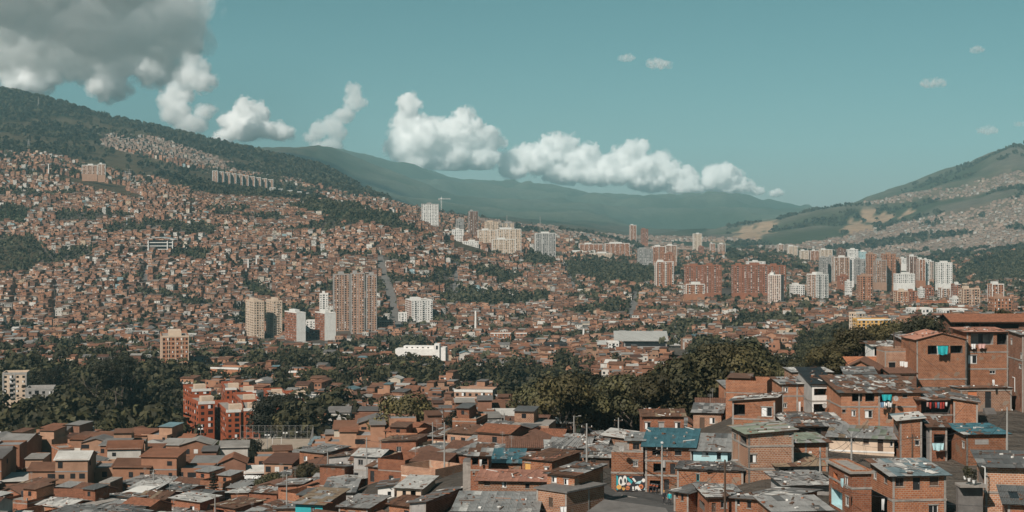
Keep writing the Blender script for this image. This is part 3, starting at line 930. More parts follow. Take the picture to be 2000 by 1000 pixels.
HERO = []
def house(name, label, xL, xC, xR, top, base, Y, yaw, wall='brick_orange', depth=None, ops=None, roof=None, slabs=(), cols=None, ext=7.0, mats=None, seed=None, cat='house', group=None, detail=True, slab_mat='concrete', occ=True):
    """a house fixed by three upright edges seen in the photograph and the distance of the nearest one"""
    C = at(xC, base, Y); Y = C.y
    uL, uR = (xL - 1000) / F, (xR - 1000) / F
    left = yaw >= 0
    th = rad(yaw); d = depth or 7.5
    # turn the house so that its side wall of that depth spans the edges seen in the photograph
    us_ = uL if left else uR
    if abs((xC - xL) if left else (xR - xC)) > 2:
        fn = lambda q_: (C.x - us_ * C.y) - d * (math.sin(q_) + us_ * math.cos(q_))
        lo, hi_ = rad(-65), rad(65)
        if fn(lo) * fn(hi_) < 0:
            for _ in range(40):
                mid = (lo + hi_) / 2
                if fn(lo) * fn(mid) <= 0: hi_ = mid
                else: lo = mid
            th = (lo + hi_) / 2
    c, s = math.cos(th), math.sin(th)
    if left:
        P0 = C
        w = (uR * C.y - C.x) / (c - uR * s)
    else:
        w = (C.x - uL * C.y) / (c - uL * s)
        P0 = C - Vector((c, s, 0)) * w
    d = max(3.0, min(d, 16.0))
    h = (base - top) / F * Y
    root = empty(name, P0, th)
    # openings and slabs come as places in the photograph
    P1 = P0 + Vector((c, s, 0)) * w
    P3 = P0 + Vector((-s, c, 0)) * d
    def conv(face, px, py):
        u = (px - 1000) / F
        if face == 'front':
            t_ = (u * P0.y - P0.x) / (c - u * s); yy = P0.y + t_ * s
        elif face == 'left':
            k_ = (P0.x - u * P0.y) / (s + u * c); yy = P0.y + k_ * c; t_ = d - k_
        else:
            t_ = (P1.x - u * P1.y) / (s + u * c); yy = P1.y + t_ * c
        return t_, (HZ - py) / F * yy - P0.z
    op2 = {}
    for face, lst in (ops or {}).items():
        op2[face] = []
        for x0, x1, y0, y1, *rest in lst:
            a, z1 = conv(face, x0, y0); b_, z0 = conv(face, x1, y1)
            _, z0b = conv(face, x0, y1)
            op2[face].append((min(a, b_), max(a, b_), min(z0, z0b), max(z1, min(z0, z0b) + .3), *rest))
    sl2 = [(HZ - p) / F * Y - C.z for p in slabs]
    cl2 = {f: [conv(f, px, base)[0] for px in lst] for f, lst in (cols or {}).items()}
    build_house(root, w, d, h, ext, wall, op2, roof, sl2, cl2, seed if seed is not None else int(xC * 7 + top), detail, mats, slab_mat)
    tag(root, label, cat, group)
    root['size'] = [w, d, h]
    cx = P0 + Vector((c, s, 0)) * (w / 2) + Vector((-s, c, 0)) * (d / 2)
    if occ:
        for fu in (.2, .8):
            for fv in (.2, .8):
                q_ = P0 + Vector((c, s, 0)) * (w * fu) + Vector((-s, c, 0)) * (d * fv)
                OCC.append((q_.x, q_.y, max(w, d) * .33))
    HERO.append(root)
    return root
# ------------------------------------------------------------------ the near hillside, house by house
PATCH = {'tin_rust': 6, 'tin_grey': 2, 'tin_dark': 3, 'tin_light': 2}
GREYS = {'tin_grey': 4, 'tin_dark': 3, 'tin_light': 1, 'tin_rust': 2}
LIGHT = {'tin_light': 4, 'tin_grey': 3, 'tin_rust': 1}
NG = 'houses of the near hillside'
def H(*a, **k): return house('house', *a, group=NG, **k)

# upper right
H('top house with overhanging clay tile roof above a dark open gallery', 1863, 1863, 2030, 628, 662, 330, 2, 'brick_brown', depth=9,
  ops={'front': [(1866, 1886, 631, 642, 'open'), (1890, 1912, 631, 642, 'open'), (1916, 1990, 633, 642, 'open')]}, roof=dict(kind='gable', k=.8, ridge='x', rise=1.5, over=.9, mats='tile_clay'))
H('three storey brick house with grey porch between white pierced pillars', 1888, 1888, 1969, 649, 764, 290, 3, 'brick_orange', depth=8,
  ops={'front': [(1896, 1940, 651, 673, 'open', 'plaster_grey'), (1947, 1968, 652, 673, 'open'), (1891, 1908, 694, 710, 'curtain', 'frame_white'), (1933, 1944, 724, 730, 'win', 'frame_white')]},
  slabs=[689, 722], roof=dict(kind='shed', hi='back', rise=.5, over=.6, mats={'tin_pink': 4, 'tin_rust': 1, 'tin_tan': 1}))
H('brick house with wide blank wall below a terrace and brick gable', 1790, 1790, 1888, 664, 745, 286, 4, 'brick_orange', depth=9,
  ops={'front': [(1812, 1853, 675, 692, 'open'), (1856, 1880, 675, 690, 'open')]}, slabs=[742],
  roof=dict(kind='gable', k=.8, ridge='y', rise=1.55, over=.3, mats={'tin_pink': 4, 'tin_rust': 2}), cols={'front': [1887]})
H('small brick house with grey corrugated roof left of the gabled house', 1768, 1768, 1812, 665, 705, 302, 6, 'brick_brown', depth=6,
  ops={'front': [(1776, 1793, 668, 683, 'grille', 'frame_brown'), (1797, 1803, 668, 684, 'win')]}, roof=dict(kind='shed', hi='back', rise=1.3, over=.6, mats={'tin_grey': 3, 'tin_dark': 1, 'tin_rust': 1}))
H('low white walled house with patchy rusted roof beside the tall conifer', 1706, 1706, 1766, 677, 712, 312, 3, 'plaster_white', depth=6,
  ops={'front': [(1708, 1718, 679, 695, 'open'), (1736, 1744, 682, 695, 'door', 'plaster_grey')]}, roof=dict(kind='shed', hi='back', rise=1.1, over=.5, mats=PATCH, patch=.5))
H('little orange house with bright ribbed clay tile roof', 1663, 1663, 1727, 715, 738, 300, 2, 'paint_orange', depth=4.5,
  ops={'front': [(1700, 1709, 718, 728, 'door', 'frame_white')]}, roof=dict(kind='shed', hi='back', rise=1.4, over=.5, k=.8, mats='tile_bright'))
H('brick terrace house with white sheets below the grey roofed house', 1728, 1728, 1790, 688, 735, 294, 5, 'brick_pale', depth=5,
  ops={'front': [(1736, 1749, 708, 718, 'win'), (1770, 1781, 696, 704, 'open')]}, roof=dict(kind='flat', over=0, parapet=.5))
H('low house with dark brown ribbed tile roof under the brick terrace', 1740, 1740, 1790, 731, 745, 280, 4, 'brick_brown', depth=4.5, roof=dict(kind='shed', hi='back', rise=1.3, over=.3, mats='tile_dark'))
H('tall brick building with shaded side wall at the picture edge', 1970, 1996, 2060, 655, 790, 236, 0, 'brick_brown',
  ops={'left': [(1974, 1977, 662, 672, 'win', 'frame_white'), (1993, 1996, 690, 700, 'win', 'frame_white'), (1990, 1995, 712, 719, 'win', 'frame_white')]}, slabs=[706], roof=dict(kind='shed', hi='back', rise=.4, over=.3, mats=GREYS))
H('single storey pale brick house with black door at the top of steps', 1876, 1876, 1976, 761, 803, 238, 3, 'brick_pale', depth=5,
  ops={'front': [(1924, 1936, 765, 797, 'door', 'metal_dark'), (1890, 1908, 764, 779, 'shutter', 'paint_orange')]}, slabs=[764], roof=dict(kind='shed', hi='front', rise=.3, over=.25, mats=GREYS))
# patchwork roof house and neighbours
H('long two storey brick house under a wide patchwork of rusted roof sheets', 1643, 1643, 1798, 768, 838, 218, -5 + 7, 'brick_orange', depth=13,
  ops={'front': [(1664, 1684, 769, 784, 'open'), (1690, 1708, 769, 784, 'open'), (1718, 1743, 772, 786, 'open'), (1763, 1772, 771, 776, 'win'), (1645, 1652, 800, 806, 'win'), (1663, 1671, 802, 813, 'curtain', 'frame_white'), (1689, 1704, 802, 816, 'curtain', 'frame_white'), (1734, 1743, 806, 819, 'door', 'metal_dark'), (1771, 1782, 808, 818, 'win', 'cloth_blue')]},
  slabs=[796], cols={'front': [1678, 1717]}, roof=dict(kind='shed', hi='back', rise=3.0, over=.5, mats=PATCH, patch=.55, mess=1.6))
H('brick house with open laundry balcony under a sagging patched roof', 1796, 1796, 1860, 782, 834, 216, 2, 'brick_red', depth=8,
  ops={'front': [(1799, 1856, 784, 808, 'open')]}, roof=dict(kind='shed', hi='back', rise=2.0, over=.6, mats={'tin_dark': 4, 'tin_grey': 2, 'tin_rust': 2}, patch=.5, mess=1.6), slabs=[812])
H('plain brick house end with grey ribbed roof beside the laundry balcony', 1858, 1862, 1910, 786, 836, 214, 8, 'brick_orange', depth=9, roof=dict(kind='shed', hi='left', rise=1.2, over=.4, mats={'tin_dark': 4, 'tin_grey': 2, 'tin_rust': 1}, patch=.4))
H('long cream painted house with faded olive roof and row of doors', 1620, 1746, 1752, 858, 902, 186, -18, 'plaster_cream', depth=7,
  ops={'front': [(1630, 1638, 847, 859, 'win', 'frame_brown'), (1659, 1668, 850, 862, 'win', 'plaster_grey'), (1686, 1697, 853, 867, 'shutter', 'frame_brown'), (1714, 1725, 857, 882, 'door', 'wood_dark'), (1738, 1744, 860, 872, 'win')]},
  roof=dict(kind='shed', hi='back', rise=1.5, over=.6, mats={'tin_tan': 1, 'tin_green': 1, 'tin_grey': 2}, mess=.4), slabs=[886], slab_mat='plaster_white')
H('narrow brick house with blue and white roof edge and balcony slit', 1745, 1757, 1801, 822, 896, 182, 28, 'brick_orange', depth=7,
  ops={'left': [(1746, 1755, 826, 845, 'open'), (1746, 1755, 856, 870, 'open')], 'front': [(1787, 1796, 860, 870, 'win', 'frame_white')]}, roof=dict(kind='shed', hi='right', rise=.8, over=.5, mats={'tin_bluegrey': 2, 'tin_light': 2}), cols={'front': [1759]})
H('grey fronted house with rust roof and cloth hung from its balcony', 1801, 1816, 1850, 834, 900, 180, 30, 'brick_red', depth=6, mats={'left': 'plaster_grey'},
  ops={'left': [(1803, 1809, 838, 850, 'win'), (1803, 1809, 868, 890, 'door')], 'front': [(1824, 1846, 848, 880, 'open')]}, roof=dict(kind='shed', hi='back', rise=1.3, over=.5, mats={'tin_rust': 4, 'tin_grey': 1}, patch=.3))
H('brick house with dark blue roof edge and glass block window', 1850, 1887, 1968, 849, 906, 174, 26, 'brick_orange',
  ops={'front': [(1904, 1931, 858, 868, 'block')], 'left': [(1851, 1857, 855, 866, 'win', 'plaster_grey'), (1879, 1884, 862, 874, 'win', 'frame_white')]}, roof=dict(kind='shed', hi='back', rise=.9, over=.5, mats={'tin_blue': 6, 'tin_light': 1, 'tin_rust': 1}, patch=.15), cols={'front': [1888]})
H('brick house with dark grey roof and downpipe above the plant balcony', 1908, 1924, 2040, 912, 1010, 126, 22, 'brick_pale', depth=8,
  ops={'left': [(1911, 1921, 918, 940, 'open')]}, slabs=[963], roof=dict(kind='shed', hi='back', rise=1.2, over=.7, mats={'tin_dark': 3, 'tin_grey': 2}))
H('low house with dark sheet roof in the bottom corner', 1958, 1968, 2060, 984, 1040, 108, 24, 'brick_red', depth=6, roof=dict(kind='shed', hi='back', rise=1.5, over=.6, mats={'tin_dark': 3, 'tin_black': 1}))
H('brick house with grey top storey, brick terrace wall and zinc patchwork roof', 1700, 1743, 1848, 930, 1040, 126, 24, 'brick_orange', mats={'front': 'brick_orange'},
  ops={'front': [(1749, 1765, 934, 950, 'win', 'frame_brown'), (1783, 1797, 933, 957, 'door', 'metal_dark'), (1816, 1833, 932, 948, 'shutter', 'frame_brown'), (1814, 1832, 987, 1004, 'win')], 'left': [(1706, 1712, 920, 934, 'win', 'frame_white'), (1727, 1733, 930, 942, 'win'), (1724, 1733, 972, 1000, 'open')]},
  slabs=[980], roof=dict(kind='shed', hi='back', rise=1.3, over=.55, mats={'tin_bluegrey': 4, 'tin_light': 2, 'tin_grey': 3, 'tin_rust': 1}, patch=.5))
H('brick house with flat pale concrete roof slab and white balcony openings', 1619, 1664, 1702, 925, 1040, 124, 34, 'brick_red', depth=8.5,
  ops={'left': [(1624, 1645, 952, 984, 'open', 'paint_blue'), (1628, 1636, 922, 942, 'open', 'paint_orange'), (1650, 1656, 930, 950, 'curtain', 'frame_white'), (1651, 1658, 968, 986, 'win', 'frame_white')]},
  slabs=[956], roof=dict(kind='flat', over=.35, mat='concrete', parapet=.18, pmat='brick_orange'))
# centre right
H('brick house with curtained window, corner balcony and jumbled roof', 1430, 1514, 1528, 786, 832, 214, -14, 'brick_orange', depth=7,
  ops={'front': [(1487, 1508, 795, 813, 'curtain', 'frame_white'), (1432, 1455, 789, 811, 'open')]}, slabs=[822], roof=dict(kind='shed', hi='right', rise=1.6, over=.5, mats={'tin_dark': 2, 'tin_light': 2, 'tin_rust': 3}, patch=.5, mess=2))
H('brick house with white pipes and small windows behind the corner balcony', 1527, 1527, 1588, 751, 815, 240, 4, 'brick_orange', depth=7,
  ops={'front': [(1532, 1539, 757, 766, 'curtain', 'frame_white'), (1529, 1537, 788, 796, 'win', 'frame_white')]}, slabs=[775], cols={'front': [1557]}, roof=dict(kind='shed', hi='back', rise=.9, over=.4, mats=GREYS, patch=.3))
H('white fronted house with steep black roof and dark balcony', 1586, 1586, 1627, 750, 812, 233, 6, 'plaster_white', depth=8, mats={'right': 'plaster_grey', 'left': 'plaster_grey'},
  ops={'front': [(1590, 1619, 759, 772, 'open'), (1589, 1623, 789, 805, 'open')]}, slabs=[785], roof=dict(kind='shed', hi='back', rise=2.2, over=.45, k=.8, mats='tin_black'))
H('long low brick house in front of the trees', 1549, 1549, 1626, 728, 760, 272, 3, 'brick_pale', depth=7, roof=dict(kind='shed', hi='back', rise=.4, over=.3, mats=LIGHT, patch=.3))
H('ramshackle wooden shack under tangled dark roof sheets', 1545, 1545, 1650, 833, 862, 204, 6, 'wood_dark', depth=7,
  ops={'front': [(1556, 1563, 836, 846, 'win'), (1570, 1580, 836, 856, 'door', 'frame_brown'), (1592, 1604, 836, 852, 'open')]}, roof=dict(kind='shed', hi='back', rise=1.9, over=.7, mats={'tin_dark': 4, 'tin_grey': 2, 'tin_rust': 2, 'tin_light': 1}, patch=.7, mess=3.2))
H('brick house with concrete grid side wall and olive roof', 1429, 1461, 1550, 848, 945, 152, 33, 'brick_pale', depth=8,
  ops={'left': [(1446, 1458, 849, 869, 'open'), (1432, 1438, 846, 858, 'win')], 'front': [(1463, 1478, 888, 904, 'curtain', 'frame_brown'), (1541, 1549, 843, 852, 'win', 'frame_white')]},
  slabs=[874, 918], cols={'left': [1443, 1430], 'front': [1462]}, roof=dict(kind='shed', hi='right', rise=.9, over=.5, mats={'tin_tan': 1, 'tin_green': 2, 'tin_grey': 3}, mess=.5))
H('brick house with pale green tin roof and railed corner balcony', 1487, 1512, 1617, 866, 905, 163, 24, 'brick_orange', depth=6,
  ops={'left': [(1490, 1506, 868, 897, 'open'), ], 'front': [(1514, 1520, 875, 888, 'win')]}, cols={'front': [1574]}, roof=dict(kind='shed', hi='back', rise=.7, over=.6, mats={'tin_green': 5, 'tin_grey': 2, 'tin_rust': 1}, patch=.3), slabs=[900])
H('grey plastered house with tan sheet roof and dark window', 1521, 1521, 1606, 911, 942, 151, 7, 'plaster_grey', depth=6,
  ops={'front': [(1580, 1592, 918, 932, 'win', 'frame_brown'), (1545, 1550, 915, 935, 'door'), (1524, 1540, 915, 935, 'open')]}, roof=dict(kind='shed', hi='back', rise=1.1, over=.6, mats={'tin_tan': 5, 'tin_rust': 1}, mess=.5))
H('low house under loose grey and white roof sheets', 1535, 1535, 1620, 948, 980, 139, 10, 'plaster_grey', depth=5.5,
  ops={'front': [(1540, 1555, 952, 962, 'open'), (1565, 1578, 955, 968, 'open')]}, roof=dict(kind='shed', hi='back', rise=1.2, over=.7, mats={'tin_grey': 4, 'tin_light': 2, 'tin_dark': 2}, patch=.6, mess=2.5))
H('brick house with three windows under a grey patched lean-to roof', 1436, 1511, 1596, 984, 1035, 124, -24, 'brick_orange', depth=9,
  ops={'front': [(1438, 1445, 970, 986, 'win', 'frame_white'), (1459, 1467, 974, 992, 'win', 'frame_brown'), (1481, 1493, 981, 997, 'curtain', 'frame_brown')]}, roof=dict(kind='shed', hi='right', rise=.8, over=.5, mats={'tin_dark': 3, 'tin_grey': 3, 'tin_light': 2}, mess=.6))
H('house with dark grey roof at the bottom edge beside the concrete slab house', 1512, 1512, 1622, 1000, 1050, 112, 8, 'brick_orange', depth=6, roof=dict(kind='shed', hi='back', rise=.9, over=.4, mats={'tin_dark': 3, 'tin_grey': 3}, mess=1))
# teal roof and mural
H('brick house with stepped wall above the painted street wall', 1194, 1256, 1262, 884, 962, 168, -6, 'brick_orange', depth=8,
  ops={'front': [(1236, 1246, 900, 911, 'grille', 'frame_white')]}, slabs=[926], cols={}, roof=dict(kind='flat', over=0, mat='concrete'))
H('upper brick storey with brown framed window beside the teal roof', 1225, 1256, 1260, 862, 883.5, 169, -6, 'brick_orange', depth=6, ext=0.0, ops={'front': [(1236, 1249, 866, 878, 'win', 'frame_brown')]}, roof=dict(kind='shed', hi='back', rise=.6, over=.4, mats={'tin_grey': 2, 'tin_dark': 1}))
H('wide house with large teal metal roof above grey upper storey', 1260, 1352, 1360, 874, 966, 164, -6, 'brick_orange', depth=10,
  ops={'front': [(1274, 1290, 877, 889, 'open'), (1318, 1331, 880, 889, 'win', 'metal_dark'), (1276, 1300, 905, 922, 'open'), (1309, 1319, 905, 926, 'door', 'metal_dark'), (1328, 1338, 908, 920, 'win', 'plaster_grey'), (1269, 1290, 938, 958, 'open'), (1297, 1307, 936, 962, 'door', 'metal_dark')]},
  slabs=[903, 932], roof=dict(kind='shed', hi='back', rise=2.2, over=.6, mats='tin_blue', mess=.2))
H('pale blue painted house with weathered grey roof next to the teal roof', 1354, 1421, 1428, 882, 935, 162, -8, 'paint_blue', depth=9,
  ops={'front': [(1400, 1408, 885, 897, 'win', 'metal_dark'), (1371, 1384, 883, 890, 'curtain', 'frame_white')]}, slabs=[911], roof=dict(kind='shed', hi='back', rise=2.1, over=.55, mats={'tin_grey': 5, 'tin_dark': 3}, mess=.5))
H('low long brick house with crumbling roof below the pale blue house', 1322, 1452, 1458, 921, 958, 153, -5, 'brick_orange', depth=5,
  ops={'front': [(1360, 1366, 926, 940, 'win', 'cloth_teal')]}, roof=dict(kind='shed', hi='back', rise=.5, over=.3, mats={'tin_dark': 3, 'tin_grey': 2, 'tin_rust': 1}, patch=.4, mess=2))
H('small brick hut with grey lean-to roof beside the two people', 1316, 1345, 1392, 964, 1015, 139, -38, 'brick_orange', depth=5,
  ops={'front': [(1320, 1324, 958, 972, 'win', 'frame_brown'), (1330, 1335, 964, 978, 'win', 'frame_brown')]}, roof=dict(kind='shed', hi='back', rise=.8, over=.5, mats={'tin_dark': 2, 'tin_grey': 2}))
H('brick house with rubble strewn flat roof and broken parapet', 1362, 1385, 1452, 972, 1030, 133, 20, 'brick_red', depth=7,
  ops={'front': [(1390, 1398, 982, 1000, 'door', 'wood_dark'), (1408, 1420, 980, 992, 'win')], 'left': [(1366, 1376, 975, 990, 'open')]}, roof=dict(kind='shed', hi='back', rise=.5, over=.5, mats={'tin_grey': 2, 'tin_light': 2, 'tin_rust': 2}, patch=.7, mess=2.5))
# bottom centre
H('corner brick house, upper storey under a dark sagging roof', 1069, 1122, 1178, 930, 962, 143, -42, 'brick_orange', ext=0.0,
  ops={'front': [(1077, 1087, 931, 942, 'curtain', 'frame_white'), (1101, 1110, 935, 947, 'curtain', 'frame_white')]}, roof=dict(kind='shed', hi='back', rise=.7, over=.45, mats={'tin_dark': 4, 'tin_rust': 2, 'tin_grey': 2}, patch=.5, mess=1.8))
H('ground storey of the corner house with concrete ledge and wall scrawl', 1048, 1107, 1180, 963, 1040, 138.5, -42, 'brick_pale', 
  ops={'front': [(1072, 1080, 971, 990, 'door', 'wood_dark')]}, cols={'right': [1150]}, roof=dict(kind='flat', over=.25, mat='concrete_dark'))
H('long brick house with pink corrugated roof and three small windows', 934, 1061, 1068, 941, 1000, 160, -15, 'brick_pale', depth=6,
  ops={'front': [(946, 957, 936, 948, 'shutter', 'frame_brown'), (980, 989, 940, 952, 'curtain', 'frame_white'), (1026, 1034, 944, 954, 'win', 'metal_dark'), (942, 946, 962, 970, 'win'), (963, 968, 964, 972, 'win')]}, roof=dict(kind='shed', hi='back', rise=.9, over=.5, mats='tin_pink', mess=.4))
H('brick house with yellow window and rust brown roof behind the corner house', 1020, 1078, 1132, 901, 945, 178, -35, 'brick_orange', depth=8,
  ops={'front': [(1025, 1036, 904, 917, 'shutter', 'paint_yellow'), (1063, 1072, 912, 924, 'curtain', 'frame_white')]}, roof=dict(kind='shed', hi='back', rise=.7, over=.4, mats={'tin_rust': 3, 'tin_pink': 1}))
H('brick house with dark porch and white shirt on the line', 919, 954, 960, 891, 945, 184, -10, 'brick_red', depth=7,
  ops={'front': [(922, 934, 894, 908, 'open'), (938, 952, 896, 908, 'open'), (924, 927, 923, 928, 'win')]}, slabs=[920], roof=dict(kind='shed', hi='back', rise=1.3, over=.5, mats={'tin_light': 2, 'tin_grey': 2, 'tin_rust': 2}, patch=.4))
H('house with blue corrugated roof between brick walls', 958, 1018, 1024, 905, 925, 196, -8, 'brick_orange', depth=9, roof=dict(kind='shed', hi='back', rise=1.6, over=.4, mats={'tin_blue': 3, 'tin_bluegrey': 3}, mess=.8))
H('bare concrete stair tower beside the dark porch', 904, 919, 922, 903, 945, 186, -12, 'concrete', depth=2.6, roof=dict(kind='flat', over=0, mat='concrete_dark'))
H('white walled house with broad pale grey roof at the bottom edge', 890, 1044, 1052, 1000, 1050, 136, -14, 'plaster_white', depth=10,
  ops={'front': [(894, 902, 993, 1003, 'win', 'frame_brown')]}, roof=dict(kind='shed', hi='back', rise=1.0, over=.6, mats={'tin_light': 2, 'tin_grey': 5}, mess=.3))
H('low house with cream roof in the jumble of grey roofs', 1012, 1075, 1080, 884, 900, 255, -8, 'plaster_white', depth=10, roof=dict(kind='shed', hi='back', rise=1.4, over=.4, mats={'tin_light': 4, 'tin_white': 1}, mess=.5), detail=False)
for i, (xl, xc, top, Y, lab) in enumerate([(1082, 1130, 882, 250, 'grey shack roof with white sheets left of the utility pole'), (1130, 1180, 878, 246, 'grey shack roof patched with rust behind the utility pole'),
        (1100, 1150, 868, 275, 'pale patched shack roof near the edge of the trees'), (1152, 1200, 862, 282, 'dark grey shack roof below the tree clump'), (1060, 1112, 897, 215, 'brick shack with dark grey roof and narrow slot window'),
        (1140, 1190, 895, 214, 'grey plank shack beside the steep lane')]):
    H(lab, xl, xc, xc + 8, top, top + 22, Y, -10 + 3 * (i % 4), ['brick_orange', 'plaster_grey', 'brick_pale', 'brick_red', 'brick_orange', 'wood_dark'][i], depth=8,
      ops={'front': [(xl + 14, xl + 24, top + 4, top + 9, 'win')]}, roof=dict(kind='shed', hi='back', rise=1.3, over=.4, mats=[LIGHT, PATCH, LIGHT, GREYS, GREYS, GREYS][i], patch=.5, mess=2))
# lower middle and lower left
MG = 'houses of the lower quarter'
def HM(*a, **k):
    k.setdefault('detail', False)
    return house('house', *a, group=MG, **k)
HM('long white hall with flat grey roof beside round trees', 671, 744, 766, 862, 884, 478, -14, 'plaster_white', depth=14, roof=dict(kind='shed', hi='back', rise=1.2, over=.4, mats='tin_bluegrey'))
HM('open sided hall with blue grey roof left of the white hall', 607, 646, 668, 868, 885, 470, -22, 'brick_brown', depth=13, ops={'front': [(610, 644, 869, 874, 'open')]}, roof=dict(kind='gable', k=.8, ridge='x', rise=1.6, over=.8, mats='tin_bluegrey'))
HM('dark grey roofed shed below the open sided hall', 588, 626, 640, 888, 900, 440, -20, 'plaster_white', depth=12, roof=dict(kind='gable', k=.8, ridge='x', rise=1.6, over=.6, mats='tin_dark'))
HM('turquoise walled house with broad grey roof at the bottom edge', 577, 630, 676, 986, 1030, 232, -20, 'paint_teal', depth=12, ops={'front': [(607, 615, 990, 1004, 'win', 'frame_white')]}, mats={'right': 'brick_brown'}, roof=dict(kind='shed', hi='back', rise=1.0, over=.6, mats={'tin_grey': 3, 'tin_tan': 1}))
HM('roofless brick courtyard with a pale concrete floor', 783, 850, 905, 938, 965, 236, -38, 'brick_pale', roof=dict(kind='flat', over=-.05, mat='slab_white', parapet=1.6))
HM('grey block building with long white sheet roof', 434, 494, 518, 950, 980, 362, -16, 'plaster_grey', depth=10, ops={'front': [(438, 444, 946, 952, 'win'), (452, 456, 948, 954, 'win'), (482, 486, 950, 955, 'win'), (448, 453, 960, 966, 'win', 'frame_white'), (459, 464, 962, 968, 'win', 'frame_white'), (478, 483, 964, 970, 'win', 'frame_white')]}, slabs=[958], roof=dict(kind='gable', k=.8, ridge='x', rise=2.0, over=.5, mats='tin_white'))
HM('three storey brick tower house at the edge of the dark wood', 101, 115, 145, 880, 935, 426, 28, 'brick_orange', roof=dict(kind='flat', over=.1, parapet=.5))
HM('brick cube house with concrete bands beside the tower house', 53, 80, 98, 896, 930, 408, -34, 'brick_orange', slabs=[918], roof=dict(kind='flat', over=.1, parapet=.3))
HM('long house with brown tile roof and black open gable', 53, 110, 145, 930, 948, 382, -24, 'brick_orange', depth=11, ops={'right': [(113, 140, 931, 944, 'open')]}, roof=dict(kind='gable', k=.8, ridge='x', rise=2.0, over=.5, mats='tile_dark'))
HM('brick box house with a blank shaded side', 193, 215, 240, 944, 972, 352, -36, 'brick_pale', roof=dict(kind='flat', over=0))
HM('brick house with white slab roof over an open terrace', 245, 274, 304, 964, 990, 328, -28, 'brick_orange', ops={'front': [(248, 270, 966, 976, 'open', 'plaster_cream')], 'right': [(278, 298, 966, 976, 'open')]}, roof=dict(kind='flat', over=.5, mat='slab_white'))
HM('dark gabled house with wide brown tile roof in the bottom corner', 60, 168, 206, 985, 1020, 318, -22, 'plaster_grey', depth=12, ops={'right': [(172, 200, 986, 1000, 'open')]}, roof=dict(kind='gable', k=.8, ridge='x', rise=2.4, over=.6, mats='tile_clay'))
HM('house with hanging grey tarpaulin and white side wall', 738, 770, 777, 952, 985, 238, -18, 'plaster_white', depth=6, ops={'front': [(742, 748, 966, 974, 'win', 'metal_dark'), (757, 764, 960, 969, 'win', 'metal_dark')]}, roof=dict(kind='shed', hi='right', rise=.8, over=.4, mats=GREYS))
HM('cream house with light corrugated roof below the brick courtyard', 775, 822, 850, 955, 985, 214, -15, 'plaster_cream', depth=8, ops={'front': [(786, 793, 958, 972, 'win', 'wood_dark'), (802, 812, 958, 974, 'open')]}, roof=dict(kind='shed', hi='back', rise=1.3, over=.5, mats='tin_light'))
HM('house with dark mossy roof and blue scrawl on its wall', 800, 832, 905, 985, 1030, 172, -52, 'brick_brown', depth=13, mats={'front': 'plaster_grey'}, detail=True, roof=dict(kind='shed', hi='right', rise=.8, over=.4, mats={'tin_dark': 4, 'tin_light': 1, 'tin_rust': 1}, patch=.4, mess=1.5))
HM('house with brown roof sheets and bare walls beside the turquoise house', 632, 690, 700, 962, 1000, 262, -18, 'plaster_grey', depth=11, roof=dict(kind='shed', hi='back', rise=1.0, over=.5, mats={'tin_grey': 2, 'tin_dark': 2}))
